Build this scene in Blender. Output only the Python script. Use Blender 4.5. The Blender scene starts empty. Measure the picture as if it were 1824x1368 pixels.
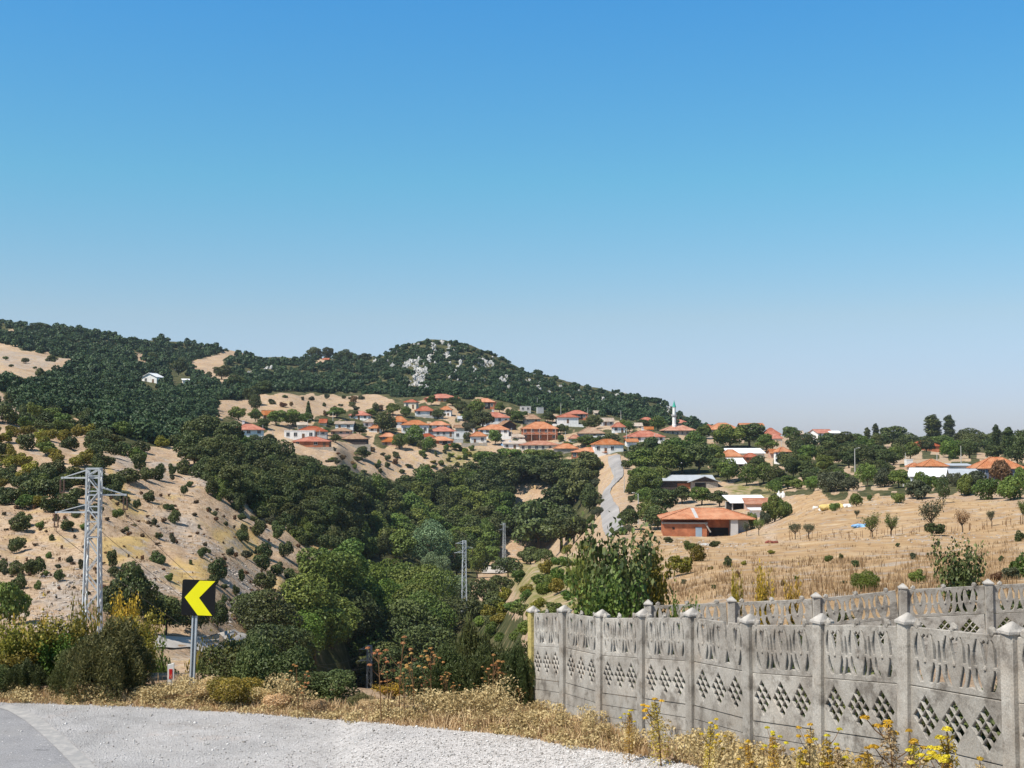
import bpy, bmesh, math, random
import numpy as np
from mathutils import Vector, Matrix, noise as mnoise

# ------------------------------------------------------------------ camera, sky, sun, exposure
SC = bpy.context.scene
COL = SC.collection
HC = 4.25                      # eye height above the road
F = 2300.0                     # focal length in pixels of the 1824 px wide frame
HOR = 790.0                    # level of the horizon in the frame
PITCH = math.atan((HOR - 684.0) / F)
cam_d = bpy.data.cameras.new("camera")
cam = bpy.data.objects.new("camera", cam_d)
COL.objects.link(cam)
cam.location = (0, 0, HC)
cam.rotation_euler = (math.pi / 2 + PITCH, 0, 0)
cam_d.sensor_width = 36.0
cam_d.lens = 36.0 * F / 1824.0
cam_d.clip_start = 0.1
cam_d.clip_end = 30000
SC.camera = cam

SUN_EL = math.radians(56)
SUN_H = Vector((-0.80, -0.60, 0)).normalized()
SUN_DIR = Vector((SUN_H.x * math.cos(SUN_EL), SUN_H.y * math.cos(SUN_EL), math.sin(SUN_EL)))
wd = bpy.data.worlds.new("World")
SC.world = wd
wd.use_nodes = True
nt = wd.node_tree
nt.nodes.clear()
w_out = nt.nodes.new("ShaderNodeOutputWorld")
w_bg = nt.nodes.new("ShaderNodeBackground")
sky = nt.nodes.new("ShaderNodeTexSky")
sky.sky_type = 'NISHITA'
sky.sun_disc = False
sky.sun_elevation = SUN_EL
sky.sun_rotation = math.atan2(SUN_H.x, SUN_H.y)
sky.altitude = 300
sky.air_density = 1.0
sky.dust_density = 0.6
sky.ozone_density = 1.6
hs = nt.nodes.new("ShaderNodeHueSaturation")
hs.inputs['Saturation'].default_value = 1.12
hs.inputs['Value'].default_value = 1.0
nt.links.new(sky.outputs[0], hs.inputs['Color'])
# clear-day tint of the sky by height above the horizon
w_tc = nt.nodes.new("ShaderNodeTexCoord"); w_sx = nt.nodes.new("ShaderNodeSeparateXYZ"); w_r = nt.nodes.new("ShaderNodeValToRGB"); w_m = nt.nodes.new("ShaderNodeMixRGB")
w_m.blend_type = 'MULTIPLY'; w_m.inputs[0].default_value = 1.0; w_m.use_clamp = False
SKY_TINT = [(0.0, (0.93, 1.02, 1.50)), (0.035, (0.97, 1.03, 1.44)), (0.096, (1.13, 1.16, 1.22)), (0.2, (0.82, 1.44, 1.41)), (0.329, (0.59, 1.485, 1.77)), (0.55, (0.85, 1.12, 1.15))]
while len(w_r.color_ramp.elements) < len(SKY_TINT): w_r.color_ramp.elements.new(0.5)
for el, (pp, cc) in zip(w_r.color_ramp.elements, SKY_TINT):
    el.position = pp; el.color = (*[x / 2 for x in cc], 1)
w_v = nt.nodes.new("ShaderNodeVectorMath"); w_v.operation = 'SCALE'; w_v.inputs['Scale'].default_value = 2.0 / 1.36
nt.links.new(w_tc.outputs['Generated'], w_sx.inputs[0]); nt.links.new(w_sx.outputs[2], w_r.inputs[0]); nt.links.new(w_r.outputs[0], w_v.inputs[0])
nt.links.new(hs.outputs[0], w_m.inputs[1]); nt.links.new(w_v.outputs[0], w_m.inputs[2])
nt.links.new(w_m.outputs[0], w_bg.inputs['Color'])
w_bg.inputs['Strength'].default_value = 0.10
nt.links.new(w_bg.outputs[0], w_out.inputs['Surface'])

sun_d = bpy.data.lights.new("sun", 'SUN')
sun_d.energy = 4.6
sun_d.angle = math.radians(0.5)
sun_d.color = (1.0, 0.935, 0.83)
sun = bpy.data.objects.new("sun", sun_d)
COL.objects.link(sun)
sun.rotation_euler = SUN_DIR.to_track_quat('Z', 'Y').to_euler()
sun.location = (0, 0, 300)

SC.view_settings.view_transform = 'Standard'
SC.view_settings.look = 'None'
SC.view_settings.exposure = 0.45
SC.view_settings.gamma = 1.0
SC.render.engine = 'CYCLES'
SC.cycles.max_bounces = 5
SC.cycles.diffuse_bounces = 3
SC.cycles.glossy_bounces = 2
SC.cycles.transmission_bounces = 2
SC.cycles.use_denoising = True

rng = np.random.default_rng(7)
random.seed(7)

# ------------------------------------------------------------------ pixel <-> world helpers
def uv(px, py):
    xc = (px - 912.0) / F
    yc = (684.0 - py) / F
    Y = math.cos(PITCH) - yc * math.sin(PITCH)
    Z = math.sin(PITCH) + yc * math.cos(PITCH)
    return xc / Y, Z / Y

def at(px, py, d):
    u, v = uv(px, py)
    return Vector((u * d, d, HC + v * d))

# ------------------------------------------------------------------ terrain: profiles of height against distance
# columns: direction (frame px) -> [(distance, ('z', height below/above the eye) or frame level)]
def zz(*a):
    return a
NEARL = [(0.5, -1.65), (5, -2.6), (9, -3.5), (13, -4.2), (15, -4.25)]
PROF = {
    -500: NEARL + [(24, -4.25), (30, -7), (50, -12), (70, -15), (95, -13), (120, -13), (160, -9), (220, 0), (300, 12), (400, 24), (600, 50), (800, 72), (1000, 95), (1300, 90)],
    0: NEARL + [(24.5, -4.25), (30, -7), (50, -12.5), (68, -15), (90, -13.3), (110, -13.9), (140, -12.8), (180, -8.6), (220, -2.9), (270, 3.5), (330, 10.8), (400, 17.4), (500, 27), (600, 39), (750, 57), (880, 78), (950, 87), (1150, 80)],
    150: NEARL + [(24, -4.25), (30, -7), (50, -13), (68, -16.3), (90, -14.4), (110, -13.9), (140, -12.8), (180, -8.6), (220, -3.8), (260, 0), (330, 5.7), (400, 12), (500, 21.7), (600, 32.6), (750, 51), (900, 74), (980, 84), (1150, 78)],
    350: NEARL + [(24, -4.25), (30, -7.5), (50, -13), (80, -17.2), (100, -17.0), (112, -17.1), (120, -16.4), (150, -15.6), (190, -13.2), (230, -8), (260, -4.5), (320, -1.4), (400, 3.5), (500, 13), (600, 23.5), (750, 38), (900, 58), (1050, 79), (1250, 72)],
    500: NEARL + [(23.5, -4.25), (30, -8), (60, -17), (110, -24), (140, -23.7), (170, -21.4), (210, -19), (250, -15), (300, -11.7), (400, -3.5), (470, 1), (520, 6.8), (560, 13), (600, 21), (700, 29), (900, 51), (1100, 71), (1200, 76), (1350, 70)],
    600: NEARL + [(22.8, -4.25), (30, -8), (60, -19), (110, -30), (150, -36), (190, -36), (215, -28), (240, -22), (260, -19.5), (320, -15), (400, -8), (470, -2.5), (520, 2.5), (560, 9), (600, 14.5), (700, 26), (900, 47), (1100, 69.5), (1240, 81), (1370, 72)],
    650: NEARL + [(18, -4.12), (22.5, -4.25), (30, -8), (60, -20), (120, -36), (180, -41), (207, -41), (250, -36.5), (300, -35), (350, -32), (420, -25.6), (480, -12.5), (520, -2.3), (550, 2.4), (580, 9), (620, 16), (700, 25), (800, 35), (950, 50), (1100, 70), (1250, 84), (1400, 74)],
    800: NEARL + [(17, -4.0), (21, -4.15), (30, -7), (60, -15), (120, -28), (180, -34), (250, -33.7), (300, -37), (380, -41), (460, -42), (490, -32), (510, -20), (530, -9.2), (545, -3.6), (570, 2.5), (600, 9.1), (640, 18), (680, 24), (760, 33), (900, 52), (1050, 80), (1200, 60)],
    950: NEARL[:3] + [(12, -3.75), (14, -3.9), (17.3, -3.95), (20.2, -4.1), (24, -5), (40, -7.2), (55, -8.6), (90, -12), (140, -15.8), (200, -18.5), (240, -26), (300, -36), (400, -41), (460, -42), (480, -35), (500, -24), (520, -13.6), (540, -5.9), (560, -2.4), (590, 3.8), (630, 11), (680, 17), (760, 25), (900, 40), (1050, 56.5), (1250, 42)],
    1100: NEARL[:3] + [(13, -3.6), (15.7, -3.75), (17.3, -3.85), (20, -4.1), (24, -4.6), (30, -5.2), (50, -6.7), (80, -9), (130, -11.9), (180, -13.9), (220, -15.8), (255, -20.5), (300, -20.2), (350, -19), (400, -15.7), (440, -10.5), (480, -6.3), (520, -2.3), (560, 3.7), (620, 8.8), (680, 12), (800, 20.6), (1000, 39), (1180, 28)],
    1300: NEARL[:2] + [(10, -3.05), (13, -3.35), (14.3, -3.45), (18, -3.8), (22, -4.25), (24, -4.4), (30, -4.55), (40, -5), (50, -5.75), (90, -8.6), (150, -12.4), (230, -17), (290, -20.6), (310, -18.5), (330, -16.5), (360, -14.9), (390, -13.2), (430, -10.3), (470, -7), (520, -3.4), (580, 0.5), (660, 3.5), (750, 5.5), (900, 7), (1100, 5)],
    1500: NEARL[:2] + [(10, -2.98), (12.4, -3.2), (16, -3.5), (21, -4.0), (23, -4.15), (30, -4.2), (40, -4.6), (60, -6.3), (90, -8.2), (150, -11.4), (200, -13), (260, -13), (300, -11.7), (340, -11), (400, -9.6), (480, -7.3), (560, -4), (650, -1.5), (800, 0.5), (1000, 1.5)],
    1700: NEARL[:2] + [(8, -2.75), (10, -2.95), (16, -3.4), (21, -3.8), (23, -3.95), (30, -4.0), (40, -4.35), (60, -5.9), (90, -8), (150, -10.8), (200, -11.7), (250, -11.4), (290, -10.3), (340, -9.6), (420, -8.2), (520, -5.8), (650, -3.5), (800, -1.5), (1000, 0)],
    1850: NEARL[:2] + [(8, -2.75), (10, -2.95), (16, -3.3), (21, -3.7), (23, -3.85), (30, -3.9), (40, -4.3), (60, -5.8), (90, -7.6), (150, -10), (200, -10.6), (250, -10), (290, -9), (340, -8.4), (420, -7.2), (520, -5.2), (650, -3), (800, -1.5), (1000, 0)],
    2300: NEARL[:2] + [(10, -2.9), (23, -3.4), (40, -4), (90, -6.5), (200, -9), (340, -7), (520, -4), (800, -1), (1000, 0)],
}
PX = np.array(sorted(PROF))
PU = (PX - 912.0) / F
def _pchip_slopes(x, y):
    h = np.diff(x); dl = np.diff(y) / h
    m = np.zeros_like(y)
    for i in range(1, len(y) - 1):
        if dl[i - 1] * dl[i] > 0:
            w1 = 2 * h[i] + h[i - 1]; w2 = h[i] + 2 * h[i - 1]
            m[i] = (w1 + w2) / (w1 / dl[i - 1] + w2 / dl[i])
    m[0] = dl[0]; m[-1] = dl[-1]
    return m
_tab = []
LD = np.linspace(math.log(0.5), math.log(7000), 1400)
for p in PX:
    pr = PROF[p] + [(1700, -14), (2700, -45), (7000, -120)]
    x = np.log(np.array([q[0] for q in pr], float)); y = np.array([q[1] for q in pr], float)
    m = _pchip_slopes(x, y)
    k = np.clip(np.searchsorted(x, LD) - 1, 0, len(x) - 2)
    h = x[k + 1] - x[k]; t = (LD - x[k]) / h
    _tab.append(y[k] * (2 * t**3 - 3 * t**2 + 1) + m[k] * h * (t**3 - 2 * t**2 + t) + y[k + 1] * (-2 * t**3 + 3 * t**2) + m[k + 1] * h * (t**3 - t**2))
TAB = np.array(_tab)          # columns x LD
for q_, zt_ in ((725, 79.5), (762, 82), (832, 78), (872, 70.5)):      # shoulders of the round hill
    i_ = int(np.searchsorted(PX, q_)); t_ = (q_ - PX[i_ - 1]) / (PX[i_] - PX[i_ - 1])
    row = TAB[i_ - 1] * (1 - t_) + TAB[i_] * t_
    s_ = np.clip((np.exp(LD) - 760) / 300, 0, 1); s_ = s_ * s_ * (3 - 2 * s_)
    row = row + s_ * (zt_ - np.interp(math.log(1055), LD, row))
    TAB = np.insert(TAB, i_, row, 0); PX = np.insert(PX, i_, q_)
PU = (PX - 912.0) / F

def base_z(u, d):
    """smooth terrain height relative to the eye at direction u (= X/Y) and distance d (arrays)"""
    u = np.asarray(u, float); d = np.asarray(d, float)
    u, d = np.broadcast_arrays(u, d)
    fi = np.interp(u, PU, np.arange(len(PU)))
    i = np.clip(fi.astype(int), 0, len(PU) - 2); t = fi - i
    t = t * t * (3 - 2 * t) * 0.5 + t * 0.5
    fj = (np.log(np.clip(d, 0.5, 6999)) - LD[0]) / (LD[1] - LD[0])
    j = np.clip(fj.astype(int), 0, len(LD) - 2); s = fj - j
    a = TAB[i, j] * (1 - s) + TAB[i, j + 1] * s
    b = TAB[i + 1, j] * (1 - s) + TAB[i + 1, j + 1] * s
    return a * (1 - t) + b * t

def rough(X, Y):
    if Y < 25:
        return 0.0
    k = min(1.0, (Y - 25) / 60.0)
    n = mnoise.fractal(Vector((X * 0.035, Y * 0.035, 1.7)), 0.9, 2.1, 4)
    r = k * 0.55 * n * min(1.0 + Y / 350.0, 3.2)
    if 45 < Y < 640:
        u_ = X / Y; q = (1.0 if u_ < -0.08 else 0.3) * min(1, (Y - 45) / 40) * min(1, (640 - Y) / 150)
        r += q * (0.30 * mnoise.noise(Vector((X * 0.42, Y * 0.30, 3.1))) - 0.75 * (1 - abs(mnoise.noise(Vector((X * 0.085, Y * 0.045, 8.2)))) * 3.0 if abs(mnoise.noise(Vector((X * 0.085, Y * 0.045, 8.2)))) < 0.33 else 0.0))
    if Y > 650:
        r += min(1, (Y - 650) / 200) * 3.0 * mnoise.fractal(Vector((X * 0.012, Y * 0.012, 5.1)), 0.8, 2.0, 3)
    return r

def gz(X, Y):
    """world height of the ground"""
    return HC + float(base_z(X / Y, Y)) + rough(X, Y)

DM = np.exp(np.linspace(math.log(23.0), math.log(1500), 1100))
def ground(px, py, dmin=23.0):
    """first point of the ground met along the ray through a frame point, or None"""
    u, v = uv(px, py)
    ds = DM[DM >= dmin]
    h = base_z(u, ds) - v * ds
    k = np.nonzero(h >= 0)[0]
    if not len(k):
        return None
    d = float(ds[k[0]])
    if k[0] > 0:
        a, b = h[k[0] - 1], h[k[0]]
        d = float(ds[k[0] - 1] + (ds[k[0]] - ds[k[0] - 1]) * (-a) / max(b - a, 1e-9))
    return Vector((u * d, d, gz(u * d, d)))

def frame_of(X, Y, Zrel):
    """frame position of a world point (height relative to the eye)"""
    c, s = math.cos(PITCH), math.sin(PITCH)
    depth = Y * c + Zrel * s
    up = -Y * s + Zrel * c
    return 912 + F * X / depth, 684 - F * up / depth

# ------------------------------------------------------------------ materials
def newmat(name):
    m = bpy.data.materials.new(name); m.use_nodes = True
    n = m.node_tree; n.nodes.clear()
    return m, n
def N(n, t, **kw):
    k = n.nodes.new(t)
    for a, b in kw.items():
        if a.startswith('i_'):
            k.inputs[a[2:].replace('_', ' ')].default_value = b
        else:
            setattr(k, a, b)
    return k
def ramp(n, stops):
    r = n.nodes.new("ShaderNodeValToRGB")
    e = r.color_ramp.elements
    while len(e) < len(stops):
        e.new(0.5)
    for k, (p, c) in enumerate(stops):
        e[k].position = p; e[k].color = (*c, 1)
    return r
def c3(c, f):
    return tuple(min(1, x * f) for x in c)

def leaf_mat(name, dark, light, trans=0.25, spread=0.25):
    m, n = newmat(name)
    out = N(n, "ShaderNodeOutputMaterial")
    att = N(n, "ShaderNodeAttribute", attribute_name="tint")
    oi = N(n, "ShaderNodeObjectInfo")
    r = ramp(n, [(0.0, dark), (1.0, light)])
    L = n.links.new
    L(att.outputs['Fac'], r.inputs[0])
    hsv = N(n, "ShaderNodeHueSaturation")
    mr = N(n, "ShaderNodeMapRange"); mr.inputs[3].default_value = 1 - spread; mr.inputs[4].default_value = 1 + spread
    L(oi.outputs['Random'], mr.inputs[0]); L(mr.outputs[0], hsv.inputs['Value'])
    mh = N(n, "ShaderNodeMapRange"); mh.inputs[3].default_value = 0.47; mh.inputs[4].default_value = 0.515
    mm = N(n, "ShaderNodeMath", operation='FRACT'); mx = N(n, "ShaderNodeMath", operation='MULTIPLY'); mx.inputs[1].default_value = 7.31
    L(oi.outputs['Random'], mx.inputs[0]); L(mx.outputs[0], mm.inputs[0]); L(mm.outputs[0], mh.inputs[0]); L(mh.outputs[0], hsv.inputs['Hue'])
    L(r.outputs[0], hsv.inputs['Color'])
    d = N(n, "ShaderNodeBsdfPrincipled"); d.inputs['Roughness'].default_value = 0.55
    d.inputs['Specular IOR Level'].default_value = 0.25
    t = N(n, "ShaderNodeBsdfTranslucent")
    mix = N(n, "ShaderNodeMixShader"); mix.inputs[0].default_value = trans
    L(hsv.outputs[0], d.inputs['Base Color']); L(hsv.outputs[0], t.inputs['Color'])
    L(d.outputs[0], mix.inputs[1]); L(t.outputs[0], mix.inputs[2]); L(mix.outputs[0], out.inputs[0])
    return m

def solid_mat(name, col, rough_=0.85, var=0.15, scale=3.0, spec=0.2, bump=0.0, metal=0.0, streak=None, detail=5):
    """plain surface with blotchy variation; streak = darker vertical runs colour"""
    m, n = newmat(name)
    L = n.links.new
    out = N(n, "ShaderNodeOutputMaterial"); b = N(n, "ShaderNodeBsdfPrincipled")
    tc = N(n, "ShaderNodeTexCoord"); no = N(n, "ShaderNodeTexNoise"); no.inputs['Scale'].default_value = scale; no.inputs['Detail'].default_value = detail
    L(tc.outputs['Object'], no.inputs['Vector'])
    r = ramp(n, [(0.25, c3(col, 1 - var)), (0.75, c3(col, 1 + var))])
    L(no.outputs[0], r.inputs[0])
    src = r.outputs[0]
    if streak:
        mp = N(n, "ShaderNodeMapping"); mp.inputs['Scale'].default_value = (1.6, 1.6, 0.25)
        ns = N(n, "ShaderNodeTexNoise"); ns.inputs['Scale'].default_value = scale * 1.5; ns.inputs['Detail'].default_value = 6
        L(tc.outputs['Object'], mp.inputs[0]); L(mp.outputs[0], ns.inputs['Vector'])
        rs = ramp(n, [(0.5, (0, 0, 0)), (0.72, (1, 1, 1))]); L(ns.outputs[0], rs.inputs[0])
        mi = N(n, "ShaderNodeMixRGB"); mi.inputs[2].default_value = (*streak, 1)
        ml = N(n, "ShaderNodeMath", operation='MULTIPLY'); ml.inputs[1].default_value = 0.6
        L(rs.outputs[0], ml.inputs[0]); L(ml.outputs[0], mi.inputs[0]); L(src, mi.inputs[1]); src = mi.outputs[0]
    L(src, b.inputs['Base Color'])
    b.inputs['Roughness'].default_value = rough_; b.inputs['Metallic'].default_value = metal
    b.inputs['Specular IOR Level'].default_value = spec
    if bump:
        bp = N(n, "ShaderNodeBump"); bp.inputs['Strength'].default_value = bump; bp.inputs['Distance'].default_value = 0.05
        nb = N(n, "ShaderNodeTexNoise"); nb.inputs['Scale'].default_value = scale * 6; nb.inputs['Detail'].default_value = 6
        L(tc.outputs['Object'], nb.inputs['Vector']); L(nb.outputs[0], bp.inputs['Height']); L(bp.outputs[0], b.inputs['Normal'])
    L(b.outputs[0], out.inputs[0])
    return m

def tile_mat(name, col, pale):
    """clay roof tiles: courses, weathering patches and replaced tiles"""
    m, n = newmat(name); L = n.links.new
    out = N(n, "ShaderNodeOutputMaterial"); b = N(n, "ShaderNodeBsdfPrincipled"); b.inputs['Roughness'].default_value = 0.85
    b.inputs['Specular IOR Level'].default_value = 0.15
    tc = N(n, "ShaderNodeTexCoord"); oi = N(n, "ShaderNodeObjectInfo")
    br = N(n, "ShaderNodeTexBrick"); br.inputs['Scale'].default_value = 1.0
    br.inputs['Brick Width'].default_value = 0.5; br.inputs['Row Height'].default_value = 0.42; br.inputs['Mortar Size'].default_value = 0.05
    br.inputs['Color1'].default_value = (*c3(col, 1.15), 1); br.inputs['Color2'].default_value = (*c3(col, 0.8), 1); br.inputs['Mortar'].default_value = (*c3(col, 0.5), 1)
    mp = N(n, "ShaderNodeMapping")
    L(tc.outputs['Object'], mp.inputs[0]); L(mp.outputs[0], br.inputs['Vector'])
    no = N(n, "ShaderNodeTexNoise"); no.inputs['Scale'].default_value = 0.45; no.inputs['Detail'].default_value = 6
    va = N(n, "ShaderNodeVectorMath", operation='ADD'); L(tc.outputs['Object'], va.inputs[0]); L(oi.outputs['Location'], va.inputs[1]); L(va.outputs[0], no.inputs['Vector'])
    r = ramp(n, [(0.42, (0, 0, 0)), (0.68, (1, 1, 1))]); L(no.outputs[0], r.inputs[0])
    mi = N(n, "ShaderNodeMixRGB"); mi.inputs[2].default_value = (*pale, 1); L(br.outputs[0], mi.inputs[1])
    ml = N(n, "ShaderNodeMath", operation='MULTIPLY'); ml.inputs[1].default_value = 0.6; L(r.outputs[0], ml.inputs[0]); L(ml.outputs[0], mi.inputs[0])
    hv = N(n, "ShaderNodeHueSaturation"); m1 = N(n, "ShaderNodeMapRange"); m1.inputs[3].default_value = 0.78; m1.inputs[4].default_value = 1.15; m2 = N(n, "ShaderNodeMapRange"); m2.inputs[3].default_value = 1.08; m2.inputs[4].default_value = 0.86
    L(oi.outputs['Random'], m1.inputs[0]); L(m1.outputs[0], hv.inputs['Value']); L(oi.outputs['Random'], m2.inputs[0]); L(m2.outputs[0], hv.inputs['Saturation'])
    L(mi.outputs[0], hv.inputs['Color']); L(hv.outputs[0], b.inputs['Base Color']); L(b.outputs[0], out.inputs[0])
    return m

def brick_mat(name, c1, c2, mortar):
    m, n = newmat(name); L = n.links.new
    out = N(n, "ShaderNodeOutputMaterial"); b = N(n, "ShaderNodeBsdfPrincipled"); b.inputs['Roughness'].default_value = 0.9
    b.inputs['Specular IOR Level'].default_value = 0.1
    tc = N(n, "ShaderNodeTexCoord")
    sx = N(n, "ShaderNodeSeparateXYZ"); cx = N(n, "ShaderNodeCombineXYZ"); ad = N(n, "ShaderNodeMath", operation='ADD')
    L(tc.outputs['Object'], sx.inputs[0]); L(sx.outputs[0], ad.inputs[0]); L(sx.outputs[1], ad.inputs[1]); L(ad.outputs[0], cx.inputs[0]); L(sx.outputs[2], cx.inputs[1])
    br = N(n, "ShaderNodeTexBrick"); br.inputs['Scale'].default_value = 1.0
    br.inputs['Brick Width'].default_value = 0.42; br.inputs['Row Height'].default_value = 0.22; br.inputs['Mortar Size'].default_value = 0.018
    br.inputs['Color1'].default_value = (*c1, 1); br.inputs['Color2'].default_value = (*c2, 1); br.inputs['Mortar'].default_value = (*mortar, 1)
    L(cx.outputs[0], br.inputs['Vector'])
    no = N(n, "ShaderNodeTexNoise"); no.inputs['Scale'].default_value = 0.7; no.inputs['Detail'].default_value = 5; L(tc.outputs['Object'], no.inputs['Vector'])
    r = ramp(n, [(0.3, (0.62, 0.6, 0.6)), (0.7, (1.15, 1.1, 1.05))]); L(no.outputs[0], r.inputs[0])
    mi = N(n, "ShaderNodeMixRGB", blend_type='MULTIPLY'); mi.inputs[0].default_value = 1; L(br.outputs[0], mi.inputs[1]); L(r.outputs[0], mi.inputs[2])
    L(mi.outputs[0], b.inputs['Base Color']); L(b.outputs[0], out.inputs[0])
    return m

M = {}
M['oak'] = leaf_mat("oak_leaf", (0.039, 0.0576, 0.0192), (0.1285, 0.1537, 0.046), 0.12)
M['mid'] = leaf_mat("broadleaf", (0.0573, 0.0987, 0.0224), (0.1905, 0.2468, 0.052), 0.2)
M['bright'] = leaf_mat("fresh_leaf", (0.0621, 0.1127, 0.0193), (0.2018, 0.2737, 0.0484), 0.25)
M['willow'] = leaf_mat("willow_leaf", (0.10, 0.16, 0.075), (0.23, 0.33, 0.17), 0.25, 0.1)
M['yellow'] = leaf_mat("yellowing_leaf", (0.10, 0.11, 0.018), (0.36, 0.31, 0.045), 0.25)
M['gold'] = leaf_mat("golden_leaf", (0.22, 0.17, 0.02), (0.62, 0.45, 0.05), 0.25)
M['grey'] = leaf_mat("olive_leaf", (0.05, 0.06, 0.03), (0.13, 0.14, 0.075), 0.2)
M['rust'] = leaf_mat("rust_leaf", (0.11, 0.065, 0.028), (0.27, 0.16, 0.075), 0.2)
M['dry'] = leaf_mat("dry_weed", (0.40, 0.29, 0.125), (0.80, 0.65, 0.34), 0.25)
M['stubble'] = leaf_mat("dry_stalk", (0.24, 0.145, 0.07), (0.56, 0.39, 0.2), 0.15)
M['olive'] = leaf_mat("olive_shrub_leaf", (0.06, 0.07, 0.022), (0.22, 0.215, 0.075), 0.25)
M['forest'] = leaf_mat("wood_leaf", (0.0302, 0.0558, 0.0218), (0.0874, 0.135, 0.0504), 0.1)
M['bark'] = solid_mat("bark", (0.10, 0.075, 0.05), 0.9, 0.3, 6, 0.1)
M['stem'] = solid_mat("dry_stem", (0.16, 0.09, 0.045), 0.9, 0.3, 6, 0.1)
M['white'] = solid_mat("white_plaster", (0.82, 0.80, 0.765), 0.9, 0.06, 0.8, 0.1, streak=(0.52, 0.49, 0.45))
M['cream'] = solid_mat("cream_plaster", (0.68, 0.60, 0.48), 0.9, 0.08, 0.8, 0.1, streak=(0.46, 0.39, 0.3))
M['greyw'] = solid_mat("grey_render", (0.47, 0.46, 0.45), 0.9, 0.1, 0.8, 0.1, streak=(0.33, 0.32, 0.31))
M['stone'] = solid_mat("rubble_stone", (0.36, 0.32, 0.27), 0.95, 0.35, 2.5, 0.1)
M['darkw'] = solid_mat("dark_timber", (0.07, 0.055, 0.05), 0.9, 0.3, 2, 0.1)
M['pinkw'] = solid_mat("pink_render", (0.55, 0.36, 0.28), 0.9, 0.1, 0.8, 0.1)
M['bluew'] = solid_mat("blue_grey_render", (0.13, 0.15, 0.2), 0.9, 0.12, 0.8, 0.1)
M['scrapm'] = solid_mat("rusty_scrap", (0.22, 0.07, 0.05), 0.9, 0.4, 2, 0.1)
M['redw'] = solid_mat("red_painted_wall", (0.5, 0.06, 0.06), 0.8, 0.12, 1.0, 0.1)
M['brick'] = brick_mat("hollow_brick", (0.50, 0.17, 0.075), (0.42, 0.13, 0.06), (0.42, 0.27, 0.19))
M['orange'] = tile_mat("orange_tiles", (0.49, 0.175, 0.068), (0.54, 0.27, 0.14))
M['red'] = tile_mat("red_tiles", (0.42, 0.12, 0.065), (0.48, 0.21, 0.135))
M['pink'] = tile_mat("faded_tiles", (0.52, 0.24, 0.16), (0.60, 0.38, 0.28))
M['brown'] = tile_mat("brown_tiles", (0.34, 0.19, 0.11), (0.40, 0.29, 0.19))
M['tan'] = tile_mat("grey_tan_tiles", (0.46, 0.36, 0.28), (0.52, 0.45, 0.38))
M['sheet'] = solid_mat("white_sheet_roof", (0.78, 0.78, 0.78), 0.5, 0.05, 0.6, 0.4)
M['gsheet'] = solid_mat("grey_sheet_roof", (0.42, 0.44, 0.46), 0.5, 0.12, 0.6, 0.4)
M['glass'] = solid_mat("window_glass", (0.025, 0.03, 0.04), 0.12, 0.2, 1, 0.5)
M['frame'] = solid_mat("window_frame", (0.62, 0.6, 0.56), 0.6, 0.05, 1, 0.3)
M['door'] = solid_mat("door_wood", (0.16, 0.09, 0.05), 0.7, 0.2, 1, 0.3)
M['bdoor'] = solid_mat("blue_grey_door", (0.28, 0.36, 0.45), 0.6, 0.1, 1, 0.3)
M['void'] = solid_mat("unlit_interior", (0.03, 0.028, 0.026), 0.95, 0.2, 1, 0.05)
M['conc'] = solid_mat("pole_concrete", (0.52, 0.50, 0.47), 0.9, 0.08, 1, 0.1)
M['galv'] = solid_mat("galvanised_steel", (0.43, 0.46, 0.48), 0.5, 0.14, 9, 0.5)
M['insul'] = solid_mat("brown_insulator", (0.12, 0.07, 0.05), 0.3, 0.1, 3, 0.5)
M['wire'] = solid_mat("wire", (0.08, 0.08, 0.085), 0.6, 0.1, 1, 0.3)
M['green_metal'] = solid_mat("green_sheet", (0.03, 0.33, 0.24), 0.5, 0.08, 1, 0.4)
M['tarp'] = solid_mat("blue_tarpaulin", (0.20, 0.36, 0.58), 0.6, 0.6, 2, 0.4)
M['sand'] = solid_mat("yellow_sand", (0.58, 0.44, 0.17), 0.95, 0.1, 2, 0.05)
M['sack'] = solid_mat("white_sacks", (0.74, 0.73, 0.70), 0.8, 0.12, 3, 0.2)
M['scree'] = solid_mat("scree_stone", (0.40, 0.345, 0.295), 0.95, 0.28, 0.35, 0.1)
M['rock'] = solid_mat("limestone", (0.46, 0.44, 0.41), 0.95, 0.28, 0.35, 0.1)
M['black'] = solid_mat("black_sheeting", (0.010, 0.010, 0.011), 0.7, 0.15, 4, 0.15)
M['chev'] = solid_mat("yellow_sheeting", (0.83, 0.76, 0.004), 0.45, 0.04, 4, 0.35)
M['redref'] = solid_mat("red_reflector", (0.55, 0.02, 0.02), 0.4, 0.06, 6, 0.4)
M['whitep'] = solid_mat("white_plastic", (0.76, 0.74, 0.70), 0.5, 0.06, 6, 0.3)
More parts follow.
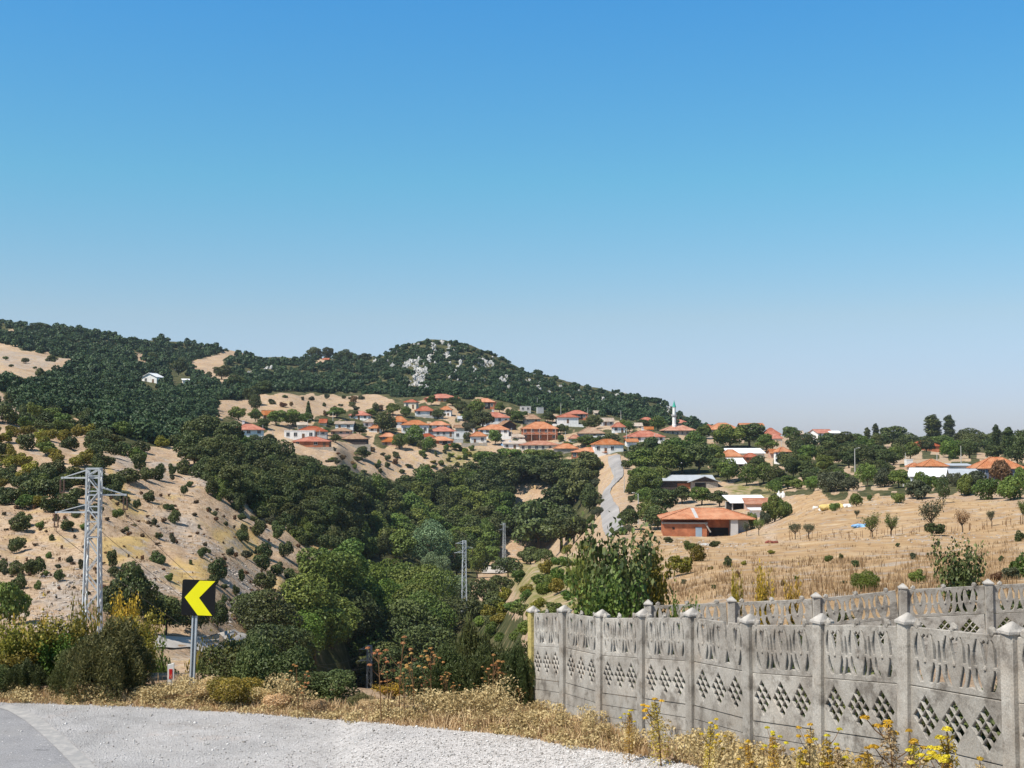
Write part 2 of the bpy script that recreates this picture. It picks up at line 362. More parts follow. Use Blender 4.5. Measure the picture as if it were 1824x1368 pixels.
# ------------------------------------------------------------------ mesh building helpers
class MB:
    """collects pieces and links them as ONE mesh object"""
    def __init__(self):
        self.v = []; self.f = []; self.mi = []; self.n = 0
    def add(self, verts, faces, mi=0):
        o = self.n
        self.v += [tuple(p) for p in verts]; self.n += len(verts)
        for f in faces:
            self.f.append(tuple(i + o for i in f)); self.mi.append(mi)
        return self
    def box(self, x0, x1, y0, y1, z0, z1, mi=0):
        v = [(x0, y0, z0), (x1, y0, z0), (x1, y1, z0), (x0, y1, z0), (x0, y0, z1), (x1, y0, z1), (x1, y1, z1), (x0, y1, z1)]
        return self.add(v, [(3, 2, 1, 0), (4, 5, 6, 7), (0, 1, 5, 4), (1, 2, 6, 5), (2, 3, 7, 6), (3, 0, 4, 7)], mi)
    def bar(self, a, b, w, h=None, mi=0, up=(0, 0, 1)):
        """square bar between two points"""
        a = Vector(a); b = Vector(b); h = h or w
        d = (b - a).normalized()
        s = d.cross(Vector(up))
        if s.length < 1e-4:
            s = d.cross(Vector((1, 0, 0)))
        s.normalize(); t = s.cross(d)
        v = []
        for p in (a, b):
            for i, j in ((-1, -1), (1, -1), (1, 1), (-1, 1)):
                v.append(p + s * (i * w / 2) + t * (j * h / 2))
        return self.add(v, [(0, 1, 2, 3), (7, 6, 5, 4), (0, 4, 5, 1), (1, 5, 6, 2), (2, 6, 7, 3), (3, 7, 4, 0)], mi)
    def tube(self, pts, rad, n=7, mi=0, cap=True):
        pts = [Vector(p) for p in pts]
        if not hasattr(rad, '__len__'):
            rad = [rad] * len(pts)
        rings = []
        for k, p in enumerate(pts):
            d = (pts[min(k + 1, len(pts) - 1)] - pts[max(k - 1, 0)]).normalized()
            s = d.cross(Vector((0.21, 0.97, 0.05))).normalized(); t = s.cross(d)
            rings.append([p + (s * math.cos(2 * math.pi * i / n) + t * math.sin(2 * math.pi * i / n)) * rad[k] for i in range(n)])
        v = [q for r in rings for q in r]; f = []
        for k in range(len(pts) - 1):
            for i in range(n):
                j = (i + 1) % n
                f.append((k * n + i, k * n + j, (k + 1) * n + j, (k + 1) * n + i))
        if cap:
            f.append(tuple(range(n - 1, -1, -1))); f.append(tuple((len(pts) - 1) * n + i for i in range(n)))
        return self.add(v, f, mi)
    def lathe(self, prof, n=16, cx=0, cy=0, mi=0):
        v = []; f = []
        for r, z in prof:
            v += [(cx + r * math.cos(2 * math.pi * i / n), cy + r * math.sin(2 * math.pi * i / n), z) for i in range(n)]
        for k in range(len(prof) - 1):
            for i in range(n):
                j = (i + 1) % n
                f.append((k * n + i, k * n + j, (k + 1) * n + j, (k + 1) * n + i))
        f.append(tuple(range(n - 1, -1, -1))); f.append(tuple((len(prof) - 1) * n + i for i in range(n)))
        return self.add(v, f, mi)
    def blob(self, c, rx, ry, rz, seed=0, rough_=0.25, mi=0, sub=2, freq=1.2):
        bm = bmesh.new(); bmesh.ops.create_icosphere(bm, subdivisions=sub, radius=1)
        v = []
        for p in bm.verts:
            q = p.co
            k = 1 + rough_ * mnoise.noise(q * freq + Vector((seed * 3.7, seed * 1.3, seed)))
            v.append((c[0] + q.x * rx * k, c[1] + q.y * ry * k, c[2] + q.z * rz * k))
        f = [tuple(w.index for w in p.verts) for p in bm.faces]
        bm.free()
        return self.add(v, f, mi)
    def mesh(self, name, mats):
        me = bpy.data.meshes.new(name)
        me.from_pydata(self.v, [], self.f)
        for m in (mats if isinstance(mats, (list, tuple)) else [mats]):
            me.materials.append(m)
        if len(set(self.mi)) > 1 or (self.mi and self.mi[0]):
            me.polygons.foreach_set('material_index', self.mi)
        me.update()
        return me
    def build(self, name, mats, parent=None, loc=None, rz=None, smooth=False):
        o = bpy.data.objects.new(name, self.mesh(name, mats))
        if smooth:
            o.data.polygons.foreach_set('use_smooth', [True] * len(o.data.polygons))
        COL.objects.link(o)
        if parent is not None:
            o.parent = parent
        if loc is not None:
            o.location = loc
        if rz is not None:
            o.rotation_euler.z = rz
        return o

def tag(o, label=None, cat=None, group=None, kind=None):
    if label: o['label'] = label
    if cat: o['category'] = cat
    if group: o['group'] = group
    if kind: o['kind'] = kind
    return o

def empty(name, loc, rz=0.0):
    o = bpy.data.objects.new(name, None)
    COL.objects.link(o)
    o.empty_display_size = 0.3
    o.location = loc; o.rotation_euler = (0, 0, rz)
    return o

def copy_tree(o, parent=None):
    c = o.copy(); COL.objects.link(c)
    if parent is not None:
        c.parent = parent
    for ch in list(o.children):
        copy_tree(ch, c)
    return c

def fast_mesh(name, V, quads, mats, tint=None, tri=False):
    """V (n,3), faces (m,k) -> mesh; tint is one value per face"""
    me = bpy.data.meshes.new(name)
    V = np.ascontiguousarray(V, np.float32); quads = np.ascontiguousarray(quads, np.int32)
    k = quads.shape[1]
    me.vertices.add(len(V)); me.vertices.foreach_set('co', V.ravel())
    me.loops.add(quads.size); me.loops.foreach_set('vertex_index', quads.ravel())
    me.polygons.add(len(quads)); me.polygons.foreach_set('loop_start', np.arange(0, quads.size, k, dtype=np.int32))
    me.update(calc_edges=True)
    for m in (mats if isinstance(mats, (list, tuple)) else [mats]):
        me.materials.append(m)
    if tint is not None:
        a = me.attributes.new('tint', 'FLOAT', 'FACE')
        a.data.foreach_set('value', np.ascontiguousarray(tint, np.float32))
    return me

# ------------------------------------------------------------------ foliage
def unit(a):
    return a / np.maximum(np.linalg.norm(a, axis=1, keepdims=True), 1e-9)

def leaf_quads(P, Nn, size, r, jit=0.8, aspect=0.6, up=0.25):
    n = len(P)
    nn = unit(Nn + r.normal(size=(n, 3)) * jit + np.array([0, 0, up]))
    t = unit(np.cross(nn, r.normal(size=(n, 3))))
    b = np.cross(nn, t)
    s = (size * r.uniform(0.6, 1.35, n))[:, None]
    bend = nn * s * 0.22
    V = np.stack([P + t * s, P + b * s * aspect + bend, P - t * s, P - b * s * aspect + bend], 1).reshape(-1, 3)
    Q = np.arange(4 * n).reshape(n, 4)
    return V, Q

def crown_points(r, rx, ry, rz, cz, lobes, n, core=0.18, squash=0.85, spread=0.66, under=0.75):
    """leaf positions on the shells of many overlapping lobes set around an ellipsoid"""
    ld = unit(r.normal(size=(lobes, 3))); ld[:, 2] = np.where(r.random(lobes) < 0.62, np.abs(ld[:, 2]), -0.75 * np.abs(ld[:, 2]))
    ld = unit(ld)
    lc = ld * np.array([rx, ry, rz]) * r.uniform(spread - 0.2, spread + 0.16, lobes)[:, None]
    lr = r.uniform(0.26, 0.46, lobes) * min(rx, ry) * (1.0 if lobes > 5 else 1.25)
    lc = np.vstack([lc, [[0, 0, 0]]]); lr = np.append(lr, min(rx, ry, rz) * 0.62)
    w = lr ** 2; w /= w.sum()
    k = r.choice(len(lr), int(n * 1.7), p=w)
    d = unit(r.normal(size=(len(k), 3)))
    rad = lr[k] * np.where(r.random(len(k)) < core, r.uniform(0.4, 0.9, len(k)), r.uniform(0.85, 1.1, len(k)))
    P = lc[k] + d * rad[:, None] * np.array([1, 1, squash])
    keep = np.ones(len(P), bool)
    for i in range(len(lr)):
        inside = (np.linalg.norm((P - lc[i]) / np.array([1, 1, squash]), axis=1) < lr[i] * 0.78) & (k != i)
        keep &= ~(inside & (r.random(len(P)) < 0.85))
    keep &= ~((d[:, 2] < -0.45) & (r.random(len(P)) < under))
    P = P[keep][:n]; d = d[keep][:n]; kk = k[keep][:n]
    lt = r.uniform(-0.22, 0.22, len(lr))
    P[:, 2] += cz
    tint = np.clip(0.42 + lt[kk] + r.normal(0, 0.2, len(P)), 0, 1)
    return P, d, tint

def crown_mesh(name, mat, seed, rx, ry, rz, cz, lobes, n, size, **kw):
    r = np.random.default_rng(seed)
    lk = {a: kw.pop(a) for a in ('jit', 'aspect', 'up') if a in kw}
    P, d, tint = crown_points(r, rx, ry, rz, cz, lobes, n, **kw)
    V, Q = leaf_quads(P, d, size, r, **lk)
    return fast_mesh(name, V, Q, mat, tint)

def trunk_mesh(name, h, rad, seed, spread=1.6, limbs=5, mat=None, crown_z=None):
    r = random.Random(seed); b = MB()
    top = Vector((r.uniform(-0.3, 0.3), r.uniform(-0.3, 0.3), h))
    b.tube([(0, 0, -1.2), (0, 0, 0.2), Vector((top.x * 0.4, top.y * 0.4, h * 0.5)), top], [rad * 1.35, rad, rad * 0.8, rad * 0.35], 7)
    for k in range(limbs):
        a = 2 * math.pi * (k + r.random() * 0.6) / limbs; z0 = h * r.uniform(0.38, 0.7)
        p0 = Vector((top.x * 0.4, top.y * 0.4, z0)); l = spread * r.uniform(0.7, 1.2)
        p1 = p0 + Vector((math.cos(a) * l * 0.5, math.sin(a) * l * 0.5, l * 0.45)); p2 = p0 + Vector((math.cos(a) * l, math.sin(a) * l, l * 0.8))
        b.tube([p0, p1, p2], [rad * 0.5, rad * 0.36, rad * 0.14], 5)
    return b.mesh(name, mat or M['bark'])

PROTO = {}
def proto(kind):
    """list of (crown mesh, trunk mesh, height, width) variants of a kind; made once"""
    if kind in PROTO:
        return PROTO[kind]
    out = []
    base, matk = kind.split(':') if ':' in kind else (kind, 'mid')
    m = M[matk]
    for s in range(4):
        sd = s * 17 + 3
        if base == 'tree':      # 8 m round-headed broadleaf
            wx = 3.4 + 0.35 * (s % 3); hz = 3.7 + 0.3 * (s % 2)
            out.append((crown_mesh('crown', m, sd, wx, wx * 0.92, hz, 4.0, 22 + s * 2, 4200, 0.27), trunk_mesh('trunk', 4.4, 0.24, sd, 2.0), 7.9, 2 * wx))
        elif base == 'low':     # 6 m low spreading tree
            wx = 3.5 + 0.3 * s
            out.append((crown_mesh('crown', m, sd + 1, wx, wx * 0.9, 2.5, 2.3, 18 + s, 3400, 0.26), trunk_mesh('trunk', 2.5, 0.2, sd, 1.8), 5.0, 2 * wx))
        elif base == 'big':     # large near valley tree, finer leaves
            wx = 4.2 + 0.3 * s
            out.append((crown_mesh('crown', m, sd + 5, wx, wx * 0.9, 4.6, 4.7, 34 + s * 2, 8500, 0.21), trunk_mesh('trunk', 6.0, 0.28, sd, 2.6), 9.6, 2 * wx))
        elif base == 'willow':
            out.append((crown_mesh('crown', m, sd + 9, 4.2, 4.0, 4.5, 4.7, 28, 8500, 0.17, up=0.5), trunk_mesh('trunk', 5.5, 0.3, sd, 2.4), 9.4, 8.4))
        elif base == 'poplar':  # columnar
            r = np.random.default_rng(sd); P = []; D = []; T = []
            for k in range(26):
                z = 1.8 + 12.5 * k / 25; t_ = k / 25; w = 1.2 * min(1.0, 5.0 * (1 - t_) + 0.22) ** 0.6 * min(1.0, 0.6 + 2.2 * t_) * r.uniform(0.82, 1.08)
                n = int(90 + 150 * w); a = r.uniform(0, 2 * math.pi); q = unit(r.normal(size=(n, 3))); c = np.array([math.cos(a) * w * 0.3, math.sin(a) * w * 0.3, z])
                P.append(c + q * np.array([w, w, 0.9]) * r.uniform(0.75, 1.08, n)[:, None]); D.append(q); T.append(np.clip(0.4 + r.normal(0, 0.2, n) + r.uniform(-0.15, 0.15), 0, 1))
            P = np.vstack(P); D = np.vstack(D); T = np.concatenate(T)
            V, Q = leaf_quads(P, D, 0.2, r, up=0.1)
            out.append((fast_mesh('crown', V, Q, m, T), trunk_mesh('trunk', 9, 0.2, sd, 0.6, 3), 15.2, 2.7))
        elif base == 'cypress':
            r = np.random.default_rng(sd); n = 1500
            z = r.uniform(0.2, 1, n) ** 0.8; w = 1.2 * (1 - z) ** 0.7 + 0.06; a = r.uniform(0, 2 * math.pi, n)
            P = np.stack([np.cos(a) * w, np.sin(a) * w, z * 8.0], 1) * r.uniform(0.85, 1.05, (n, 1)); D = np.stack([np.cos(a), np.sin(a), 0.4 + 0 * a], 1)
            V, Q = leaf_quads(P, D, 0.24, r)
            out.append((fast_mesh('crown', V, Q, m, np.clip(r.normal(0.4, 0.2, n), 0, 1)), trunk_mesh('trunk', 4, 0.16, sd, 0.5, 2), 8.0, 2.4))
        elif base == 'shrub':   # 2 m wide compact hillside bush, single mesh
            wx = 1.0 + 0.1 * (s % 2)
            out.append((crown_mesh('foliage', m, sd + 2, wx, wx * 0.92, 0.9, 0.72, 13 + s, 1700, 0.095, under=0.4, spread=0.6), None, 1.65, 2 * wx))
        elif base == 'bush':    # near bush: 3 m wide, small leaves
            wx = 1.5 + 0.12 * (s % 3)
            out.append((crown_mesh('foliage', m, sd + 4, wx, wx * 0.9, 1.3, 1.05, 24 + 2 * s, 9000, 0.062, under=0.4, core=0.3, spread=0.62), trunk_mesh('stem', 1.3, 0.05, sd, 0.9, 6), 2.5, 2 * wx))
        elif base == 'leafy':   # near bush of large leaves on rising shoots
            r = np.random.default_rng(sd); P = []; D = []; T = []; b = MB()
            for k in range(26):
                a = r.uniform(0, 2 * math.pi); l = r.uniform(1.5, 2.9); out_ = r.uniform(0.15, 0.62) * l
                p0 = np.array([math.cos(a) * 0.15, math.sin(a) * 0.15, 0.0]); p2 = np.array([math.cos(a) * out_, math.sin(a) * out_, l * 0.88]); p1 = (p0 + p2) / 2 + np.array([0, 0, 0.25 * l * 0.3])
                b.tube([p0 - np.array([0, 0, 0.4]), p1, p2], [0.03, 0.02, 0.008], 4)
                n = 150; t = np.sqrt(r.uniform(0.04, 1, n))[:, None]
                q = (1 - t) ** 2 * p0 + 2 * t * (1 - t) * p1 + t ** 2 * p2
                off = r.normal(size=(n, 3)) * 0.17
                P.append(q + off); D.append(unit(off) * 0.7 + np.array([0, -0.2, 0.4])); T.append(np.clip(r.normal(0.45, 0.28, n) + r.uniform(-0.3, 0.3), 0, 1))
            P = np.vstack(P); D = np.vstack(D); T = np.concatenate(T)
            V, Q = leaf_quads(P, D, 0.068, r, jit=0.8, aspect=0.72)
            out.append((fast_mesh('foliage', V, Q, m, T), b.mesh('stem', M['bark']), 2.6, 2.4))
        elif base == 'broom':   # dense feathery broom-like shrub: fine upright sprays
            r = np.random.default_rng(sd); n = 15000
            a = r.uniform(0, 2 * math.pi, n); rr = np.sqrt(r.random(n)); 
            lob = 0.75 + 0.35 * np.sin(a * 3 + sd) * np.sin(a * 5 + 1)
            x = np.cos(a) * rr * 1.7 * lob; y = np.sin(a) * rr * 1.5 * lob
            top = 2.1 * np.sqrt(np.clip(1 - rr ** 2 * 0.85, 0.02, 1)) * (0.72 + 0.3 * np.array([mnoise.noise(Vector((px_ * 1.7, py_ * 1.7, sd))) for px_, py_ in zip(x, y)]))
            z = top * np.where(r.random(n) < 0.65, r.uniform(0.8, 1.05, n), r.uniform(0.05, 0.9, n))
            P = np.stack([x, y, z], 1); dirv = unit(np.stack([x * 0.5, y * 0.5, 0.7 + 0 * x], 1) + r.normal(size=(n, 3)) * 0.7)
            side = unit(np.cross(dirv, r.normal(size=(n, 3))))
            L_ = r.uniform(0.06, 0.15, n)[:, None]; w = r.uniform(0.012, 0.024, n)[:, None]
            V = np.stack([P - side * w, P + side * w, P + dirv * L_ + side * w * 0.3, P + dirv * L_ - side * w * 0.3], 1).reshape(-1, 3)
            tint = np.clip(r.normal(0.42, 0.22, n), 0, 1)
            out.append((fast_mesh('foliage', V, np.arange(4 * n).reshape(n, 4), m, tint), trunk_mesh('stem', 1.0, 0.05, sd, 0.8, 6), 1.75, 3.2))
        elif base == 'sparse':  # thin young fruit tree with visible limbs
            r = np.random.default_rng(sd); b = MB(); P = []; T = []
            b.tube([(0, 0, -0.6), (0.06, 0, 0.5), (0.0, 0.08, 1.2)], [0.11, 0.09, 0.07], 6)
            for k in range(11):
                a = 2 * math.pi * k / 11 + r.uniform(-0.2, 0.2); l = r.uniform(1.3, 2.0); o = r.uniform(0.5, 1.0)
                p0 = Vector((0, 0.08, r.uniform(0.8, 1.2))); p2 = p0 + Vector((math.cos(a) * o * l * 0.75, math.sin(a) * o * l * 0.75, l * 0.85)); p1 = (p0 + p2) / 2 + Vector((math.cos(a) * 0.15, math.sin(a) * 0.15, -0.05))
                b.tube([p0, p1, p2], [0.05, 0.032, 0.01], 4)
                n = 110; t = np.sqrt(r.uniform(0.16, 1.1, n))[:, None]
                A, B, C_ = np.array(p0), np.array(p1), np.array(p2)
                P.append((1 - t) ** 2 * A + 2 * t * (1 - t) * B + t ** 2 * C_ + r.normal(size=(n, 3)) * 0.2); T.append(np.clip(r.normal(0.45, 0.22, n), 0, 1))
            P = np.vstack(P); V, Q = leaf_quads(P, r.normal(size=P.shape) * 0.4 + np.array([0, 0, 0.5]), 0.085, r)
            out.append((fast_mesh('crown', V, Q, m, np.concatenate(T)), b.mesh('trunk', M['bark']), 2.9, 2.9))
    PROTO[kind] = out
    return out

_first = {}
ALLV = []
def plant(kind, name, label, cat, pos, h=None, w=None, group=None, seed=None, crown='crown', stretch=None, sink=0.0):
    """one individual of a kind standing at pos; trunk and crown are its parts (a trunkless bush is one mesh)"""
    vs = proto(kind)
    seed = seed if seed is not None else len(ALLV)
    rr = random.Random(seed * 7919 + 11)
    key = (kind, name, rr.randrange(len(vs)))
    cm, tm, ph, pw = vs[key[2]]
    if tm is None:
        o = bpy.data.objects.new(name, cm); COL.objects.link(o)
    elif key in _first:
        o = copy_tree(_first[key])
    else:
        o = empty(name, (0, 0, 0))
        for nm, me in ((cm.name.split('.')[0], cm), (tm.name.split('.')[0], tm)):
            c = bpy.data.objects.new(nm, me); COL.objects.link(c); c.parent = o
        _first[key] = o
    sz = (h / ph) if h else (w / pw)
    sx = (w / pw) if w else sz
    o.scale = (sx, sx * rr.uniform(0.9, 1.1), sz)
    o.location = Vector(pos) - Vector((0, 0, sink))
    o.rotation_euler = (0, 0, rr.uniform(0, 6.283))
    for k in ('label', 'category', 'group', 'kind'):
        if k in o: del o[k]
    tag(o, label, cat, group)
    ALLV.append(o)
    return o

def plant_px(kind, name, label, cat, px, py, w=None, h=None, group=None, dmin=23.0, d=None, seed=None, sink=0.0):
    """stand a plant on the ground seen at a frame point; w, h are its size in the frame"""
    if d == 'near':
        d = near_ground(px, py, 8).y
    if d is None:
        g = ground(px, py, dmin)
        if g is None:
            return None
    else:
        u, v = uv(px, py); g = Vector((u * d, d, gz(u * d, d)))
        if h:                     # keep the top where it is seen and let the foot reach the ground
            h = h + (HC + v * d - g.z) * F / d
    k = g.y / F
    return plant(kind, name, label, cat, g, h * k if h else None, w * k if w else None, group, seed, sink=sink)

# ------------------------------------------------------------------ land cover drawn as areas of the ground
def in_poly(x, y, poly):
    inside = np.zeros(x.shape, bool); n = len(poly)
    for i in range(n):
        x1, y1 = poly[i]; x2, y2 = poly[(i + 1) % n]
        c = ((y1 > y) != (y2 > y)) & (x < (x2 - x1) * (y - y1) / ((y2 - y1) if y2 != y1 else 1e-9) + x1)
        inside ^= c
    return inside

WOOD = [
    [(-700, 560), (0, 560), (150, 570), (350, 590), (500, 605), (650, 612), (770, 585), (900, 635), (1100, 675), (1290, 740), (1310, 775), (1180, 765), (1060, 742), (950, 738), (880, 716), (820, 706), (700, 716), (640, 706), (480, 703), (455, 730), (380, 735), (300, 765), (330, 800), (200, 790), (140, 745), (40, 735), (20, 700), (-700, 690)],
    [(300, 740), (420, 745), (500, 800), (600, 835), (720, 855), (870, 835), (1000, 830), (1090, 812), (1090, 850), (1068, 905), (1045, 975), (900, 975), (845, 1010), (840, 1060), (930, 1100), (930, 1190), (600, 1260), (400, 1260), (430, 1110), (620, 1010), (640, 985), (560, 935), (470, 905), (370, 850)],
    [(1110, 800), (1240, 790), (1400, 800), (1500, 775), (1900, 770), (2400, 760), (2400, 880), (1780, 875), (1640, 880), (1500, 890), (1390, 880), (1290, 870), (1150, 900), (1110, 890)],
]
CLEAR = [
    [(-700, 600), (0, 612), (140, 640), (120, 665), (60, 690), (-700, 680)], [(-5, 583), (36, 590), (20, 598), (-5, 600)], [(233, 630), (255, 634), (258, 650), (245, 652)],
    [(335, 645), (400, 625), (432, 628), (400, 650), (440, 682), (400, 690), (345, 668)], [(568, 640), (592, 640), (590, 650), (565, 650)],
    [(380, 715), (462, 703), (690, 703), (690, 745), (380, 748)], [(840, 965), (1000, 955), (1060, 925), (1100, 935), (900, 1030), (845, 1030)],
    [(880, 868), (985, 868), (985, 898), (880, 898)], [(740, 800), (850, 795), (860, 835), (750, 838)], [(540, 788), (690, 795), (720, 835), (560, 830)],
    [(1340, 800), (1420, 812), (1290, 840), (1250, 835)], [(1200, 855), (1330, 860), (1340, 885), (1200, 880)], [(1060, 815), (1125, 815), (1125, 960), (1060, 960)],
]
ROCKY = [
    [(270, 905), (345, 915), (395, 970), (380, 1010), (300, 975)], [(70, 985), (150, 990), (170, 1060), (90, 1085), (60, 1040)], [(230, 1000), (300, 1010), (330, 1050), (220, 1060)],
    [(205, 805), (320, 815), (300, 850), (200, 850)], [(400, 1000), (470, 1020), (440, 1090), (400, 1100)], [(575, 985), (612, 990), (605, 1018), (580, 1020)], [(-10, 700), (60, 705), (70, 735), (-10, 740)],
    [(300, 815), (350, 830), (420, 880), (400, 890), (330, 860)], [(55, 1080), (150, 1075), (150, 1110), (60, 1115)], [(395, 950), (440, 955), (430, 990), (395, 990)],
    [(0, 620), (110, 640), (90, 655), (0, 655)], [(430, 1050), (480, 1040), (470, 1085)],
]
GOLD = [
    [(380, 940), (440, 930), (470, 985), (400, 990)], [(170, 950), (260, 955), (255, 985), (180, 985)], [(300, 995), (380, 1005), (370, 1040), (310, 1030)], [(560, 930), (640, 940), (620, 985), (560, 975)], [(190, 815), (260, 905), (200, 905)],
    [(480, 1030), (600, 1010), (590, 1040), (480, 1050)],
]
GRASSY = [[(1290, 862), (1400, 868), (1380, 885), (1300, 888)], [(790, 800), (860, 800), (850, 828), (795, 828)], [(900, 1010), (1060, 985), (1080, 1060), (940, 1110)]]
EARTH = [[(1120, 945), (1400, 960), (1840, 940), (2400, 940), (2400, 1300), (1150, 1120), (1120, 1000)], [(1420, 880), (1840, 900), (1840, 945), (1380, 955)], [(1140, 938), (1330, 945), (1330, 975), (1220, 985), (1150, 970)], [(1300, 980), (1500, 990), (1560, 1020), (1350, 1020)], [(1470, 955), (1824, 940), (1824, 975), (1480, 975)]]

ring = np.concatenate([np.linspace(-1.35, -0.62, 46, endpoint=False), np.linspace(-0.62, 0.62, 560), np.linspace(0.62, 1.35, 47)[1:]])
dist = np.exp(np.concatenate([np.linspace(math.log(0.5), math.log(23), 70, endpoint=False), np.linspace(math.log(23), math.log(1500), 520, endpoint=False), np.linspace(math.log(1500), math.log(2600), 16)]))
UU, DD = np.meshgrid(ring, dist)
ZB = base_z(UU, DD)
XX = UU * DD
RG = np.array([rough(x, y) for x, y in zip(XX.ravel(), DD.ravel())]).reshape(XX.shape)
V = np.stack([XX, DD, ZB + RG + HC], -1).reshape(-1, 3)
nr, nc = XX.shape
idx = np.arange(nr * nc).reshape(nr, nc)
Q = np.stack([idx[:-1, :-1], idx[:-1, 1:], idx[1:, 1:], idx[1:, :-1]], -1).reshape(-1, 4)
FX, FY = frame_of(XX, DD, ZB)
j1 = np.array([mnoise.noise(Vector((x * 0.06, y * 0.06, 0.3))) for x, y in zip(FX.ravel(), FY.ravel())]).reshape(FX.shape)
j2 = np.array([mnoise.noise(Vector((x * 0.06, y * 0.1, 9.3))) for x, y in zip(FX.ravel(), FY.ravel())]).reshape(FX.shape)
jx, jy = FX + 11 * j1, FY + 6 * j2
far = DD > 26
def cover(polys):
    m = np.zeros(FX.shape, bool)
    for p in polys:
        m |= in_poly(jx, jy, p)
    return m & far
VILLAGE = [[(400, 762), (480, 752), (700, 722), (720, 706), (890, 706), (1100, 745), (1250, 762), (1390, 770), (1390, 800), (1100, 806), (1000, 822), (850, 792), (740, 800), (560, 775)]]
green = cover(WOOD) & ~cover(CLEAR)
green &= ~((FX > 1280) & (j2 + 0.7 * j1 > 0.02) & (FY > 780))
green |= cover(VILLAGE) & (j1 + 0.6 * j2 > -0.05)
cov = np.stack([cover(ROCKY).astype(float), green.astype(float), cover(GOLD).astype(float), (cover(GRASSY)).astype(float)], -1)
earth = cover(EARTH).astype(float)
def soften(a):
    b = a.copy()
    b[1:-1, 1:-1] = (a[1:-1, 1:-1] * 4 + a[:-2, 1:-1] + a[2:, 1:-1] + a[1:-1, :-2] + a[1:-1, 2:]) / 8
    return b
for k in range(4):
    cov[..., k] = soften(soften(cov[..., k]))
earth = soften(soften(earth))

gm, n = newmat("dry_hillside"); L = n.links.new
g_out = N(n, "ShaderNodeOutputMaterial"); g_b = N(n, "ShaderNodeBsdfPrincipled"); g_b.inputs['Roughness'].default_value = 0.95; g_b.inputs['Specular IOR Level'].default_value = 0.05
tc = N(n, "ShaderNodeTexCoord")
def noise(scale, detail=6, rough_=0.6):
    k = N(n, "ShaderNodeTexNoise"); k.inputs['Scale'].default_value = scale; k.inputs['Detail'].default_value = detail; k.inputs['Roughness'].default_value = rough_
    L(tc.outputs['Object'], k.inputs['Vector']); return k.outputs[0]
def mixc(fac, a, b, typ='MIX'):
    k = N(n, "ShaderNodeMixRGB", blend_type=typ)
    for s, q in ((0, fac), (1, a), (2, b)):
        if isinstance(q, (int, float)): k.inputs[s].default_value = q
        elif isinstance(q, tuple): k.inputs[s].default_value = (*q, 1)
        else: L(q, k.inputs[s])
    return k.outputs[0]
def rmp(src, stops):
    k = ramp(n, stops); L(src, k.inputs[0]); return k.outputs[0]
def mul(a, b):
    k = N(n, "ShaderNodeMath", operation='MULTIPLY')
    for s, q in ((0, a), (1, b)):
        if isinstance(q, (int, float)): k.inputs[s].default_value = q
        else: L(q, k.inputs[s])
    return k.outputs[0]
dry = rmp(noise(0.07, 8), [(0.3, (0.37, 0.25, 0.155)), (0.5, (0.44, 0.315, 0.21)), (0.7, (0.50, 0.375, 0.255))])
dry = mixc(rmp(noise(0.5, 6), [(0.5, (0, 0, 0)), (0.72, (0.7, 0.7, 0.7))]), dry, (0.29, 0.18, 0.105))
dry = mixc(rmp(noise(0.22, 6), [(0.54, (0, 0, 0)), (0.7, (0.75, 0.75, 0.75))]), dry, (0.49, 0.35, 0.15))
dry = mixc(rmp(noise(2.5, 4), [(0.5, (0, 0, 0)), (0.68, (0.75, 0.75, 0.75))]), dry, (0.20, 0.125, 0.07))
dry = mixc(rmp(noise(1.3, 8, 0.7), [(0.56, (0, 0, 0)), (0.64, (0.7, 0.7, 0.7))]), dry, (0.56, 0.44, 0.32))
at_ = N(n, "ShaderNodeAttribute", attribute_name="cover"); sp = N(n, "ShaderNodeSeparateColor"); L(at_.outputs['Color'], sp.inputs[0])
ae = N(n, "ShaderNodeAttribute", attribute_name="earth")
rockc = rmp(noise(0.9, 10, 0.75), [(0.36, (0.12, 0.095, 0.08)), (0.46, (0.34, 0.285, 0.235)), (0.66, (0.47, 0.41, 0.355))])
c = mixc(mul(sp.outputs[2], 0.85), dry, rmp(noise(0.5, 6), [(0.35, (0.43, 0.29, 0.11)), (0.65, (0.52, 0.37, 0.15))]))
c = mixc(mul(ae.outputs['Fac'], 0.8), c, rmp(noise(0.3, 8), [(0.35, (0.32, 0.195, 0.095)), (0.55, (0.43, 0.285, 0.15)), (0.72, (0.54, 0.405, 0.255))]))
c = mixc(mul(sp.outputs[0], rmp(noise(0.25, 8, 0.7), [(0.42, (0.0, 0.0, 0.0)), (0.58, (0.9, 0.9, 0.9))])), c, rockc)
c = mixc(rmp(noise(0.33, 10, 0.72), [(0.535, (0, 0, 0)), (0.61, (0.8, 0.8, 0.8))]), c, rockc)
c = mixc(mul(at_.outputs['Alpha'], rmp(noise(0.5, 6), [(0.4, (0.2, 0.2, 0.2)), (0.6, (1, 1, 1))])), c, (0.17, 0.17, 0.05))
gk = N(n, "ShaderNodeMath", operation='MULTIPLY_ADD'); gk.inputs[1].default_value = 1.75; L(sp.outputs[1], gk.inputs[0])
gn = N(n, "ShaderNodeMath", operation='MULTIPLY'); gn.inputs[1].default_value = -1.5; L(noise(0.45, 9, 0.72), gn.inputs[0]); L(gn.outputs[0], gk.inputs[2])
gs_ = N(n, "ShaderNodeMath", operation='MULTIPLY'); gs_.use_clamp = True; gs_.inputs[1].default_value = 4.0; L(gk.outputs[0], gs_.inputs[0])
c = mixc(gs_.outputs[0], c, rmp(noise(0.35, 8), [(0.35, (0.04, 0.048, 0.02)), (0.55, (0.09, 0.088, 0.04)), (0.68, (0.21, 0.165, 0.09))]))
L(c, g_b.inputs['Base Color'])
